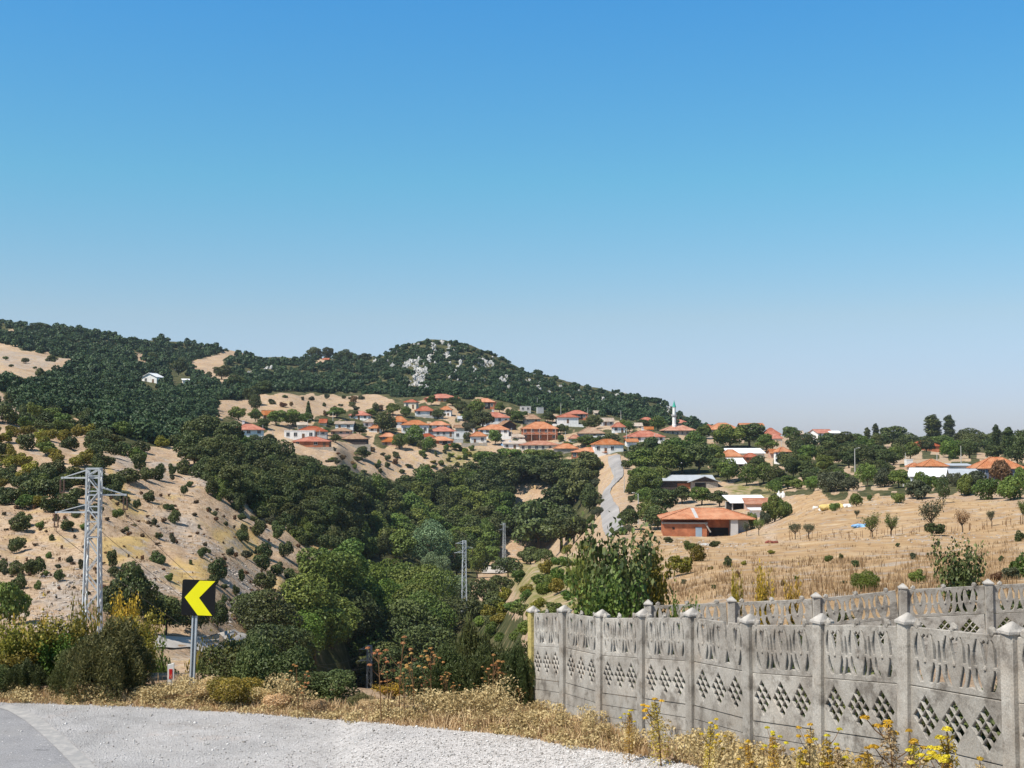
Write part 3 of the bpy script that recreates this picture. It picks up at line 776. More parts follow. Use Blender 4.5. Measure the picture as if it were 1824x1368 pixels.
bp = N(n, "ShaderNodeBump"); bp.inputs['Strength'].default_value = 0.9; bp.inputs['Distance'].default_value = 0.35
L(noise(0.9, 10, 0.7), bp.inputs['Height']); L(bp.outputs[0], g_b.inputs['Normal'])
L(g_b.outputs[0], g_out.inputs[0])
gme = fast_mesh("ground", V, Q, gm)
a = gme.attributes.new('cover', 'FLOAT_COLOR', 'POINT'); a.data.foreach_set('color', np.ascontiguousarray(cov.reshape(-1, 4), np.float32).ravel())
a = gme.attributes.new('earth', 'FLOAT', 'POINT'); a.data.foreach_set('value', np.ascontiguousarray(earth.ravel(), np.float32))
gme.polygons.foreach_set('use_smooth', np.ones(len(gme.polygons), bool))
g_o = bpy.data.objects.new("ground", gme); COL.objects.link(g_o); tag(g_o, kind='structure')

# the ground as the mesh has it (for sheets laid on it)
def sheet_rows(name, rows, mat, off, attr=None):
    """rows: list of lists of (px, py, dmin) frame points or world Vectors; laid on the ground, off above it"""
    v = []; f = []; av = []
    for r in rows:
        for p in r:
            v.append(p + Vector((0, 0, off)))
    k = len(rows[0])
    for i in range(len(rows) - 1):
        for j in range(k - 1):
            f.append((i * k + j, i * k + j + 1, (i + 1) * k + j + 1, (i + 1) * k + j))
    me = bpy.data.meshes.new(name); me.from_pydata(v, [], f); me.materials.append(mat)
    me.polygons.foreach_set('use_smooth', [True] * len(f)); me.update()
    if me.polygons[0].normal.z < 0:
        me.flip_normals()
    o = bpy.data.objects.new(name, me); COL.objects.link(o); tag(o, kind='structure')
    return o

def near_ground(px, py, dmin=6.0):
    u, v = uv(px, py)
    ds = np.linspace(dmin, 30, 2400); h = base_z(u, ds) - v * ds
    k = np.nonzero(h >= 0)[0]
    d = ds[k[0]] if len(k) else 30
    return Vector((u * d, d, HC + float(base_z(u, d))))

# gravel shoulder: everything in front of the verge
EDGE = [(-500, 1243), (-100, 1248), (0, 1251), (250, 1259), (450, 1271), (650, 1286), (800, 1300), (900, 1308), (1000, 1326), (1100, 1342), (1180, 1356), (1240, 1369), (1300, 1390)]
def edge_y(px):
    return float(np.interp(px, [e[0] for e in EDGE], [e[1] for e in EDGE]))
cols = np.linspace(-500, 1290, 190)
rows = []
for k, px in enumerate(cols):
    top = edge_y(px) + 4.0 * mnoise.noise(Vector((px * 0.03, 0, 0))) + 2 * mnoise.noise(Vector((px * 0.11, 3, 0)))
    far_p = near_ground(px, top)
    r = []
    for t in np.linspace(0, 1, 30):
        d = far_p.y * (1 - t) + max(8.5, far_p.y - 10) * t
        u = uv(px, top)[0]
        r.append(Vector((u * d, d, HC + float(base_z(u, d)))))
    rows.append(r)
gv, n = newmat("gravel"); L = n.links.new
o_ = N(n, "ShaderNodeOutputMaterial"); b_ = N(n, "ShaderNodeBsdfPrincipled"); b_.inputs['Roughness'].default_value = 0.95; b_.inputs['Specular IOR Level'].default_value = 0.1
tc = N(n, "ShaderNodeTexCoord")
vo = N(n, "ShaderNodeTexVoronoi"); vo.inputs['Scale'].default_value = 34; L(tc.outputs['Object'], vo.inputs['Vector'])
vs = N(n, "ShaderNodeSeparateColor"); L(vo.outputs['Color'], vs.inputs[0])
stone = rmp(vs.outputs[0], [(0.0, (0.21, 0.195, 0.18)), (0.18, (0.38, 0.355, 0.335)), (0.6, (0.49, 0.46, 0.44)), (1.0, (0.62, 0.59, 0.565))])
sx = N(n, "ShaderNodeSeparateXYZ"); L(tc.outputs['Object'], sx.inputs[0])
mr = N(n, "ShaderNodeMapRange"); mr.inputs[1].default_value = -6.0; mr.inputs[2].default_value = 1.0; L(sx.outputs[0], mr.inputs[0])
packed = rmp(noise(1.1, 8, 0.65), [(0.3, (0.25, 0.24, 0.235)), (0.5, (0.33, 0.32, 0.315)), (0.7, (0.42, 0.405, 0.40))])
fine = rmp(noise(45, 3), [(0.3, (0.7, 0.7, 0.7)), (0.7, (1.25, 1.25, 1.25))])
packed = mixc(1.0, packed, fine, 'MULTIPLY')
add = N(n, "ShaderNodeMath", operation='ADD'); L(mr.outputs[0], add.inputs[0])
sub = N(n, "ShaderNodeMath", operation='SUBTRACT'); L(noise(0.7, 6), sub.inputs[0]); sub.inputs[1].default_value = 0.5; L(mul(sub.outputs[0], 1.6), add.inputs[1]); add.use_clamp = True
c = mixc(add.outputs[0], packed, stone)
c = mixc(rmp(noise(0.9, 7), [(0.6, (0, 0, 0)), (0.72, (0.6, 0.6, 0.6))]), c, (0.22, 0.19, 0.165))
c = mixc(rmp(noise(0.6, 4), [(0.62, (0, 0, 0)), (0.78, (0.5, 0.5, 0.5))]), c, (0.45, 0.31, 0.23))
L(c, b_.inputs['Base Color'])
bp = N(n, "ShaderNodeBump"); bp.inputs['Strength'].default_value = 0.8; bp.inputs['Distance'].default_value = 0.02
L(vo.outputs['Distance'], bp.inputs['Height']); L(bp.outputs[0], b_.inputs['Normal']); L(b_.outputs[0], o_.inputs[0])
GRAVEL = gv
sheet_rows("gravel_shoulder", rows, gv, 0.012)

# asphalt carriageway, worn edge line
ap, n = newmat("worn_asphalt"); L = n.links.new
o_ = N(n, "ShaderNodeOutputMaterial"); b_ = N(n, "ShaderNodeBsdfPrincipled"); b_.inputs['Roughness'].default_value = 0.9; b_.inputs['Specular IOR Level'].default_value = 0.2
tc = N(n, "ShaderNodeTexCoord")
c = rmp(noise(0.8, 8, 0.6), [(0.3, (0.19, 0.187, 0.192)), (0.7, (0.29, 0.283, 0.285))])
c = mixc(1.0, c, rmp(noise(60, 3), [(0.25, (0.55, 0.55, 0.55)), (0.75, (1.45, 1.45, 1.45))]), 'MULTIPLY')
c = mixc(rmp(noise(0.45, 8, 0.65), [(0.5, (0, 0, 0)), (0.68, (0.75, 0.75, 0.75))]), c, (0.30, 0.285, 0.27))
c = mixc(rmp(noise(1.6, 9, 0.7), [(0.6, (0, 0, 0)), (0.66, (0.7, 0.7, 0.7))]), c, (0.09, 0.088, 0.09))
L(c, b_.inputs['Base Color']); L(b_.outputs[0], o_.inputs[0])
LINE = [(-500, 1195), (-60, 1249), (0, 1258), (30, 1268), (60, 1285), (95, 1314), (125, 1342), (150, 1368), (185, 1410), (230, 1470)]
def line_pt(t):
    ts = np.linspace(0, 1, len(LINE))
    return np.interp(t, ts, [p[0] for p in LINE]), np.interp(t, ts, [p[1] for p in LINE])
lw = []
for t in np.linspace(0.24, 1, 60):
    x, y = line_pt(t); lw.append(near_ground(x, y))
def along(pts, off0, off1, k):
    rows = []
    for i, p in enumerate(pts):
        d = (pts[min(i + 1, len(pts) - 1)] - pts[max(i - 1, 0)]); d.z = 0; d.normalize(); s = Vector((-d.y, d.x, 0))
        if s.x > 0: s = -s
        r = []
        for o in np.linspace(off0, off1, k):
            q = p + s * o
            q.y = max(q.y, 3.0)
            r.append(Vector((q.x, q.y, HC + float(base_z(q.x / q.y, q.y)))))
        rows.append(r)
    return rows
rows = []
for i, p in enumerate(lw):
    rows.append([Vector((p.x - o, p.y - 0.02 * o, HC + float(base_z((p.x - o) / (p.y - 0.02 * o), p.y - 0.02 * o)))) for o in np.linspace(-0.05, 9, 24)])
sheet_rows("road", rows, ap, 0.022)
lm, n = newmat("worn_road_paint"); L = n.links.new
o_ = N(n, "ShaderNodeOutputMaterial"); b_ = N(n, "ShaderNodeBsdfPrincipled"); b_.inputs['Roughness'].default_value = 0.8
tc = N(n, "ShaderNodeTexCoord")
c = mixc(rmp(noise(6, 8, 0.7), [(0.36, (0, 0, 0)), (0.56, (1, 1, 1))]), (0.40, 0.375, 0.35), (0.28, 0.27, 0.26))
L(c, b_.inputs['Base Color']); L(b_.outputs[0], o_.inputs[0])
sheet_rows("road_edge_line", along(lw, -0.12, 0.12, 3), lm, 0.028)

# village road climbing to the houses: left and right edges in the frame
rm, n = newmat("pale_village_road"); L = n.links.new
o_ = N(n, "ShaderNodeOutputMaterial"); b_ = N(n, "ShaderNodeBsdfPrincipled"); b_.inputs['Roughness'].default_value = 0.95
tc = N(n, "ShaderNodeTexCoord")
c = rmp(noise(0.12, 8, 0.6), [(0.3, (0.23, 0.215, 0.205)), (0.7, (0.37, 0.345, 0.325))])
c = mixc(rmp(noise(0.35, 5), [(0.55, (0, 0, 0)), (0.75, (0.6, 0.6, 0.6))]), c, (0.22, 0.215, 0.22))
L(c, b_.inputs['Base Color']); L(b_.outputs[0], o_.inputs[0])
VR = [(951, 1084, 1114), (944, 1080, 1112), (934, 1075, 1107), (919, 1071, 1102), (905, 1070, 1096), (893, 1070, 1089), (882, 1071, 1086), (872, 1072, 1092), (862, 1076, 1101), (852, 1086, 1106), (844, 1093, 1111), (836, 1090, 1110), (826, 1087, 1107), (816, 1083, 1105), (809, 1083, 1101)]
rows = []
vy = np.linspace(951, 809, 110)
for y in vy:
    ys = [q[0] for q in VR][::-1]
    xl = np.interp(y, ys, [q[1] for q in VR][::-1]); xr = np.interp(y, ys, [q[2] for q in VR][::-1])
    xl += 1.3 * mnoise.noise(Vector((y * 0.13, 1, 0))) ; xr += 1.3 * mnoise.noise(Vector((y * 0.13, 5, 0)))
    g0 = ground((xl + xr) / 2, y, 245)
    r = []
    for x in np.linspace(xl, xr, 7):
        u, _ = uv(x, y); d = g0.y
        r.append(Vector((u * d, d, gz(u * d, d))))
    rows.append(r)
sheet_rows("village_road", rows, rm, 0.3)
def patch_road(name, ys, dmin, off=0.2):
    rows = []
    for y, xl, xr in ys:
        rows.append([ground(x, y, dmin) for x in np.linspace(xl, xr, 9)])
    sheet_rows(name, rows, rm, off)
rm = solid_mat("pale_dirt_track", (0.46, 0.42, 0.375), 0.95, 0.2, 0.3, 0.05)
patch_road("lower_road", [(1150, 258, 470), (1143, 255, 470), (1136, 262, 475), (1130, 285, 480), (1124, 330, 480), (1118, 375, 475), (1113, 400, 470)], 60, 0.12)
patch_road("valley_track", [(1022, 858, 895), (1017, 858, 915), (1012, 862, 925), (1008, 880, 930)], 300, 0.3)
# ------------------------------------------------------------------ precast concrete fences
cm_, n = newmat("weathered_concrete"); L = n.links.new
o_ = N(n, "ShaderNodeOutputMaterial"); b_ = N(n, "ShaderNodeBsdfPrincipled"); b_.inputs['Roughness'].default_value = 0.92; b_.inputs['Specular IOR Level'].default_value = 0.12
tc = N(n, "ShaderNodeTexCoord"); oi = N(n, "ShaderNodeObjectInfo")
vadd = N(n, "ShaderNodeVectorMath", operation='ADD'); L(tc.outputs['Object'], vadd.inputs[0]); L(oi.outputs['Location'], vadd.inputs[1])
class _T: outputs = {'Object': vadd.outputs[0]}
tc = _T
c = rmp(noise(2.2, 9, 0.62), [(0.28, (0.23, 0.20, 0.17)), (0.5, (0.36, 0.33, 0.29)), (0.72, (0.46, 0.43, 0.385))])
c = mixc(rmp(noise(5, 10, 0.7), [(0.5, (0, 0, 0)), (0.64, (0.85, 0.85, 0.85))]), c, (0.15, 0.13, 0.11))
c = mixc(rmp(noise(1.4, 6), [(0.55, (0, 0, 0)), (0.7, (0.4, 0.4, 0.4))]), c, (0.40, 0.33, 0.26))
c = mixc(1.0, c, rmp(noise(70, 3), [(0.3, (0.78, 0.78, 0.78)), (0.7, (1.2, 1.2, 1.2))]), 'MULTIPLY')
mrn = N(n, "ShaderNodeMapRange"); mrn.inputs[3].default_value = 0.86; mrn.inputs[4].default_value = 1.1; L(oi.outputs['Random'], mrn.inputs[0])
c = mixc(1.0, c, mrn.outputs[0], 'MULTIPLY')
L(c, b_.inputs['Base Color'])
bp = N(n, "ShaderNodeBump"); bp.inputs['Strength'].default_value = 0.5; bp.inputs['Distance'].default_value = 0.01; L(noise(40, 6), bp.inputs['Height']); L(bp.outputs[0], b_.inputs['Normal'])
L(b_.outputs[0], o_.inputs[0])
M['concrete'] = cm_
M['cap'] = solid_mat("pale_cap_concrete", (0.35, 0.325, 0.295), 0.92, 0.4, 10, 0.1, bump=0.3)
M['lichen'] = solid_mat("lichen_concrete", (0.42, 0.34, 0.13), 0.92, 0.45, 4, 0.1, bump=0.3)

def filled(outer, holes, thick, bev=0.006):
    """flat slab with openings: curve fill turned into a mesh (x along, y up, z through)"""
    cu = bpy.data.curves.new("slab", 'CURVE'); cu.dimensions = '2D'; cu.fill_mode = 'BOTH'; cu.extrude = thick / 2 - bev; cu.bevel_depth = bev; cu.bevel_resolution = 0; cu.offset = -bev
    for poly in [outer] + holes:
        s = cu.splines.new('POLY'); s.points.add(len(poly) - 1)
        for p, q in zip(s.points, poly):
            p.co = (q[0], q[1], 0, 1)
        s.use_cyclic_u = True
    o = bpy.data.objects.new("slab", cu); COL.objects.link(o)
    dg = bpy.context.evaluated_depsgraph_get()
    me = bpy.data.meshes.new_from_object(o.evaluated_get(dg))
    bpy.data.objects.remove(o); bpy.data.curves.remove(cu)
    vs = [tuple(v.co) for v in me.vertices]; fs = [tuple(p.vertices) for p in me.polygons]
    bpy.data.meshes.remove(me)
    return vs, fs

PH = 0.5
def lens(x0, y0, x1, y1, w0, w1, bulge, k=7):
    """narrow curved opening between two points, widths w0 (start) to w1 (end), bowed sideways"""
    a = []; b = []
    for i in range(k):
        t = i / (k - 1); x = x0 + (x1 - x0) * t + bulge * math.sin(math.pi * t); y = y0 + (y1 - y0) * t
        w = (w0 + (w1 - w0) * t) * (0.25 + 0.75 * math.sin(math.pi * (0.12 + 0.76 * t)))
        a.append((x - w, y)); b.append((x + w, y))
    return a + b[::-1]

def scroll_panel(Lp, broken=False):
    """upper panel: rows of interlaced arches with pierced slits and a raised band"""
    holes = []; n = 3; w = (Lp - 0.10) / n
    for k in range(n):
        xc = 0.05 + w * (k + 0.5)
        holes.append([(xc - 0.056, 0.445), (xc - 0.03, 0.42), (xc, 0.447), (xc + 0.03, 0.42), (xc + 0.056, 0.445), (xc + 0.032, 0.33), (xc + 0.007, 0.25), (xc - 0.007, 0.25), (xc - 0.032, 0.33)])
        for s in (-1, 1):
            holes.append(lens(xc + s * 0.092, 0.45, xc + s * 0.122, 0.245, 0.013, 0.028, s * 0.018))
            holes.append(lens(xc + s * 0.108, 0.215, xc + s * 0.066, 0.05, 0.016, 0.038, s * 0.014))
        if k < n - 1:
            xa = xc + w / 2
            holes.append(lens(xa, 0.40, xa, 0.222, 0.014, 0.028, 0.0))
            holes.append([(xa - 0.009, 0.20), (xa + 0.009, 0.20), (xa + 0.03, 0.12), (xa + 0.055, 0.052), (xa, 0.066), (xa - 0.055, 0.052), (xa - 0.03, 0.12)])
    outer = [(0, 0), (Lp, 0), (Lp, PH), (0, PH)]
    if broken:
        x = 0.05 + w * 2.0 - 0.02
        outer = [(0, 0), (Lp, 0), (Lp, PH), (x + 0.08, PH), (x + 0.055, 0.455), (x + 0.02, 0.47), (x + 0.03, 0.38), (x + 0.005, 0.3), (x + 0.02, 0.24), (x - 0.01, 0.31), (x - 0.015, 0.42), (x - 0.04, 0.47), (x - 0.045, PH), (0, PH)]
        holes = [h for h in holes if not any(x - 0.07 < q[0] < x + 0.1 and q[1] > 0.2 for q in h)]
    vs, fs = filled(outer, holes, 0.034)
    b = MB(); b.add([(p[0], -p[2], p[1]) for p in vs], fs)
    for k in range(n):           # small boss in each unit and worn knobs on the top edge
        xc = 0.05 + w * (k + 0.5)
        for side in (-1, 1):
            b.blob((xc, side * 0.02, 0.225), 0.02, 0.012, 0.02, k, 0.2, sub=1)
        if k != 1 or not broken:
            b.blob((xc + 0.1 * (k - 1), 0, PH + 0.018), 0.045, 0.024, 0.045, k + 5, 0.5, sub=2, freq=2)
    return b

def lattice_panel(Lp):
    holes = []; n = 3; w = (Lp - 0.1) / n; dx, dy = 0.060, 0.064
    for k in range(n):
        xc = 0.05 + w * (k + 0.5)
        for i in range(-1, 2):
            for j in range(-1, 2):
                x = xc + (i - j) * dx; y = 0.25 + (i + j) * dy
                holes.append([(x - dx * 0.8, y), (x, y - dy * 0.8), (x + dx * 0.8, y), (x, y + dy * 0.8)])
    vs, fs = filled([(0, 0), (Lp, 0), (Lp, PH - 0.006), (0, PH - 0.006)], holes, 0.034)
    b = MB(); b.add([(p[0], -p[2], p[1]) for p in vs], fs)
    return b
def plinth_panel(Lp):
    b = MB()
    for k, (z0, z1) in enumerate(((-0.75, -0.305), (-0.30, -0.158), (-0.150, -0.008))):
        b.box(0, Lp, -0.028 + 0.003 * k, 0.028 - 0.003 * k, z0, z1)
    return b

def post_mesh(h):
    b = MB(); s = 0.07; c = 0.012
    v = []; pr = [(-s + c, -s), (s - c, -s), (s, -s + c), (s, s - c), (s - c, s), (-s + c, s), (-s, s - c), (-s, -s + c)]
    for z in (-0.9, h):
        v += [(x, y, z) for x, y in pr]
    f = [tuple(range(7, -1, -1)), tuple(range(8, 16))] + [(i, (i + 1) % 8, 8 + (i + 1) % 8, 8 + i) for i in range(8)]
    b.add(v, f)
    return b
def cap_mesh(h, s=0.083):
    b = MB()
    b.box(-s, s, -s, s, h + 0.001, h + 0.022)
    b.add([(-s, -s, h + 0.022), (s, -s, h + 0.022), (s, s, h + 0.022), (-s, s, h + 0.022), (-0.012, -0.01, h + 0.09), (0.012, -0.006, h + 0.086), (0.01, 0.012, h + 0.09), (-0.01, 0.01, h + 0.093)],
          [(0, 1, 5, 4), (1, 2, 6, 5), (2, 3, 7, 6), (3, 0, 4, 7), (4, 5, 6, 7)])
    return b

def fence(name, label, cat, pts, broken=(), lichen=(), toppx=0.0):
    """pts: tops of the panels at each post (world); panels hang level between stepped posts"""
    root = empty(name, (pts[0].x, pts[0].y, pts[0].z - 1.5)); tag(root, label, cat)
    base = root.location
    HP = 1.52
    pm = post_mesh(HP).mesh('post', M['concrete']); cpm = cap_mesh(HP).mesh('cap', M['cap'])
    pml = post_mesh(HP).mesh('post', M['lichen'])
    Lp = (Vector((pts[1].x, pts[1].y, 0)) - Vector((pts[0].x, pts[0].y, 0))).length - 0.11
    sm = scroll_panel(Lp).mesh('scroll_panel', M['concrete']); sb = scroll_panel(Lp, True).mesh('scroll_panel', M['concrete'])
    lm_ = lattice_panel(Lp).mesh('lattice_panel', M['concrete']); plm = plinth_panel(Lp).mesh('plinth_panel', M['concrete'])
    r = random.Random(5)
    for i, p in enumerate(pts):
        q = pts[i + 1] if i < len(pts) - 1 else p + (p - pts[i - 1])
        ang = math.atan2(q.y - p.y, q.x - p.x)
        o = bpy.data.objects.new('post', pml if i in lichen else pm); COL.objects.link(o); o.parent = root
        o.location = p - base - Vector((0, 0, HP - 0.02)); o.rotation_euler = (r.uniform(-0.008, 0.008), r.uniform(-0.01, 0.01), ang)
        if i in lichen: o['label'] = "end post stained yellow with lichen"
        c = bpy.data.objects.new('cap', cpm); COL.objects.link(c); c.parent = o
        c.rotation_euler.z = r.uniform(-0.12, 0.12)
        if i == len(pts) - 1: break
        d = Vector((q.x - p.x, q.y - p.y, 0)); d.normalize()
        slope = math.atan2(q.z - p.z, Lp + 0.11)
        for me, dz in ((sb if i in broken else sm, -PH), (lm_, -2 * PH), (plm, -2 * PH)):
            o = bpy.data.objects.new(me.name.split('.')[0], me); COL.objects.link(o); o.parent = root
            zc = p.z
            o.location = Vector((p.x, p.y, p.z)) - base + d * 0.055 + Vector((0, 0, dz))
            o.rotation_mode = 'XYZ'; o.rotation_euler = (0, -slope, ang)
            if i in broken and dz == -PH: o['label'] = "scroll panel with a piece broken out of its top edge"
    return root

near_pts = []
for i in range(10):
    d = 20.2 - 1.27 * i; x = 0.33 + 0.4425 * i
    near_pts.append(Vector((x, d, HC - 2.63 + 0.1463 * i + 0.03 * math.sin(i * 2.1))))
fence("concrete_fence", "long weathered concrete panel fence in front with diamond openings, running along the gravel verge", "fence", near_pts, broken=(4,), lichen=(0,))
back_pts = []
for px, py, d in ((1010, 1095, 24.2), (1083, 1092, 24.0), (1157, 1088, 23.9), (1232, 1083, 23.7), (1305, 1073, 23.5), (1457, 1066, 23.3), (1600, 1050, 23.2), (1735, 1042, 23.1), (1868, 1034, 23.0), (2003, 1028, 22.9)):
    back_pts.append(at(px, py, d))
back_pts = back_pts[4:]
first = back_pts[0]
step = back_pts[1] - back_pts[0]; step.z = 0
back_pts = [first - step + Vector((0, 0.15, -0.10))] + back_pts
# equal bays
L0 = step.length
for k in range(1, len(back_pts)):
    a, b = back_pts[k - 1], back_pts[k]; h = Vector((b.x - a.x, b.y - a.y, 0)).normalized() * L0
    back_pts[k] = Vector((a.x + h.x, a.y + h.y, b.z))
fence("concrete_fence", "shorter concrete panel fence standing behind the first one, at the foot of the dry field", "fence", back_pts)
# ------------------------------------------------------------------ chevron sign and marker post
d = 22.6
base = at(342, 1216, d); base.z = HC + float(base_z(base.x / base.y, base.y))
sg = empty("chevron_sign", base, -0.06); tag(sg, "square black road sign with a yellow chevron pointing left on a galvanised post", "road sign")
k = d / F
hp = (at(349, 1032, d).z - base.z)
b = MB()      # lipped channel post, slightly leaning
for x0, x1, y0, y1 in ((-0.045, 0.045, 0.02, 0.028), (-0.045, -0.037, -0.028, 0.02), (0.037, 0.045, -0.028, 0.02), (-0.037, -0.018, -0.028, -0.021), (0.018, 0.037, -0.028, -0.021)):
    b.box(x0, x1, y0, y1, -0.5, hp - 0.03)
po = b.build('post', M['galv'], sg); po.rotation_euler = (0, 0.030, 0)
sw, sh = 60 * k, 63 * k
cx = 6.5 * k; zc = hp - 31.5 * k
b = MB(); r = 0.035; pr = []
for ax, az, a0 in ((1, 1, 0), (-1, 1, 90), (-1, -1, 180), (1, -1, 270)):
    for t in range(5):
        an = math.radians(a0 + 22.5 * t); pr.append((ax * (sw / 2 - r) + r * math.cos(an), az * (sh / 2 - r) + r * math.sin(an)))
m_ = len(pr)
v = [(cx + x, -0.048, zc + z) for x, z in pr] + [(cx + x, -0.034, zc + z) for x, z in pr]
b.add(v, [tuple(range(m_ - 1, -1, -1)), tuple(range(m_, 2 * m_))] + [(i, (i + 1) % m_, m_ + (i + 1) % m_, m_ + i) for i in range(m_)])
pl = b.build('plate', M['black'], sg); pl.rotation_euler = (0, 0.03, 0)
def ch(x, z): return (cx + (x - 0.5) * sw, zc + (0.5 - z) * sh)
arrow = [ch(0.52, 0.02), ch(0.985, 0.02), ch(0.52, 0.50), ch(0.93, 0.985), ch(0.50, 0.985), ch(0.09, 0.50)]
b = MB(); b.add([(x, -0.0525, z) for x, z in arrow] + [(x, -0.0475, z) for x, z in arrow],
                [(0, 5, 2, 1), (5, 4, 3, 2), (6, 7, 8, 11), (11, 8, 9, 10)] + [(i, (i + 1) % 6, 6 + (i + 1) % 6, 6 + i) for i in range(6)])
ar = b.build('chevron', M['chev'], pl)
for z in (zc - 0.18, zc + 0.18):
    b = MB(); b.box(-0.06, 0.06, -0.034, -0.026, z - 0.02, z + 0.02)
    b.build('bracket', M['galv'], sg).rotation_euler = (0, 0.03, 0)

d = 22.9
base = at(304, 1224, d); base.z = HC + float(base_z(base.x / base.y, base.y))
dp = empty("marker_post", base, 0.1); tag(dp, "short white roadside marker post with a red reflector, beside the chevron sign", "marker post")
k = d / F; hh = at(304, 1181, d).z - base.z
b = MB(); w = 0.055
b.add([(-w, -0.03, -0.4), (w, -0.03, -0.4), (w, 0.03, -0.4), (-w, 0.03, -0.4), (-w, -0.03, hh - 0.03), (w, -0.03, hh), (w, 0.03, hh), (-w, 0.03, hh - 0.03)], [(3, 2, 1, 0), (4, 5, 6, 7), (0, 1, 5, 4), (1, 2, 6, 5), (2, 3, 7, 6), (3, 0, 4, 7)])
b.build('post', M['whitep'], dp)
b = MB(); b.box(-0.026, 0.032, -0.036, -0.031, hh - 0.27, hh - 0.10); b.build('reflector', M['redref'], dp)

# ------------------------------------------------------------------ lattice pylons
def pylon_meshes():
    H = 15.0; wb = 0.52; wt = 0.26
    def hw(z): return (wb + (wt - wb) * z / H) if z < 11.4 else wt + (wb - wt) * (1 - 11.4 / H) * 0.98
    leg = MB()
    for sx in (-1, 1):
        for sy in (-1, 1):
            zs = [-3.0, 0, 11.4, H]
            for a, b_ in zip(zs[:-1], zs[1:]):
                leg.bar((sx * hw(max(a, 0)), sy * hw(max(a, 0)), a), (sx * hw(b_), sy * hw(b_), b_), 0.095)
    br = MB(); z = 0.0; s = 1
    while z < H - 0.2:
        st = 0.8 if z > 10.5 else 0.95
        z2 = min(z + st, H); a, b_ = hw(z), hw(z2)
        for (x0, y0), (x1, y1) in (((-1, -1), (1, -1)), ((-1, 1), (1, 1)), ((-1, -1), (-1, 1)), ((1, -1), (1, 1))):
            if s > 0: br.bar((x0 * a, y0 * a, z), (x1 * b_, y1 * b_, z2), 0.058)
            else: br.bar((x1 * a, y1 * a, z), (x0 * b_, y0 * b_, z2), 0.058)
            if s < 0 and (x0 == x1) : br.bar((x0 * a, y0 * a, z), (x1 * b_, y1 * b_, z2), 0.05)
            if z > 10: br.bar((x0 * b_, y0 * b_, z2), (x1 * b_, y1 * b_, z2), 0.045)
        z = z2; s = -s
    for zt in (H - 0.03,):
        for (x0, y0), (x1, y1) in (((-1, -1), (1, -1)), ((-1, 1), (1, 1)), ((-1, -1), (-1, 1)), ((1, -1), (1, 1))):
            br.bar((x0 * hw(zt), y0 * hw(zt), zt), (x1 * hw(zt), y1 * hw(zt), zt), 0.07)
    arms = []
    for side, za, ln in ((-1, 14.5, 1.62), (1, 13.6, 1.62), (-1, 12.7, 1.90)):
        m = MB(); w = hw(za)
        tip = Vector((side * ln, 0, za))
        for sy in (-1, 1):
            m.bar((-side * w, sy * w, za), tip, 0.07)
            m.bar((side * w, sy * w, za + 0.42), tip, 0.04)
        m.bar((side * (w + (ln - w) * 0.5), -w * 0.5, za), (side * (w + (ln - w) * 0.5), w * 0.5, za), 0.04)
        m.box(tip.x - 0.06, tip.x + 0.06, -0.06, 0.06, za - 0.05, za + 0.05)
        ins = MB()
        for dx in (-0.09, 0.09):
            prof = []
            for k in range(9):
                z0 = za - 0.1 - k * 0.07
                prof += [(0.02, z0), (0.055, z0 - 0.02), (0.055, z0 - 0.035), (0.02, z0 - 0.05)]
            ins.lathe(prof, 8, tip.x + dx, 0)
        ins.box(tip.x - 0.13, tip.x + 0.13, -0.02, 0.02, za - 0.80, za - 0.72)
        ins.bar((tip.x, 0, za - 0.72), (tip.x, 0, za - 1.0), 0.035)
        arms.append((m.mesh('crossarm', M['galv']), ins.mesh('insulator', M['insul']), (tip.x, za - 1.0)))
    return leg.mesh('legs', M['galv']), br.mesh('bracing', M['galv']), arms
_leg, _br, _arms = pylon_meshes()
p0 = empty("lattice_pylon", (0, 0, 0))
for me in (_leg, _br):
    o = bpy.data.objects.new(me.name, me); COL.objects.link(o); o.parent = p0
for am, im, tip in _arms:
    o = bpy.data.objects.new('crossarm', am); COL.objects.link(o); o.parent = p0
    q = bpy.data.objects.new('insulator', im); COL.objects.link(q); q.parent = o
PYL = []
for k, (px, pytop, d, rz, lab) in enumerate((
        (168, 834, 68, 0.10, "tall galvanised lattice pylon rising from the roadside shrubs before the bare hillside"),
        (658, 1150, 207, 0.4, "lattice pylon sunk in the gully trees with only its head and three arms showing"),
        (827, 963, 250, 0.2, "slender lattice pylon on the valley slope, full height visible beside the pale willow"),
        (898, 932, 460, 0.5, "small far lattice pylon on the tan mound by the valley track"))):
    r = p0 if k == 0 else copy_tree(p0)
    t = at(px, pytop, d); r.location = (t.x, t.y, t.z - 15.0); r.rotation_euler = (0, 0, rz)
    tag(r, lab, "pylon", "lattice pylons of the power line"); PYL.append(r)

# wires slung between the pylons
for a_, b_, nm in ((0, 1, "tall roadside pylon to sunken gully pylon"), (1, 2, "sunken gully pylon to slender valley pylon"), (2, 3, "slender valley pylon to far mound pylon")):
    for (tx, tz), wh in zip([q[2] for q in _arms], ("top left arm", "right arm", "low left arm")):
        A, B = PYL[a_], PYL[b_]
        def tip(P): return Vector((P.location.x + tx * math.cos(P.rotation_euler.z), P.location.y + tx * math.sin(P.rotation_euler.z), P.location.z + tz))
        pa, pb = tip(A), tip(B); L_ = (pb - pa).length
        pts = [pa.lerp(pb, t / 16) - Vector((0, 0, L_ * 0.03 * 4 * (t / 16) * (1 - t / 16))) for t in range(17)]
        m = MB(); m.tube(pts, 0.014, 4, cap=False)
        tag(m.build('power_line', M['wire']), "thin wire hung from the %s, %s" % (wh, nm), "wire", "wires of the power line")

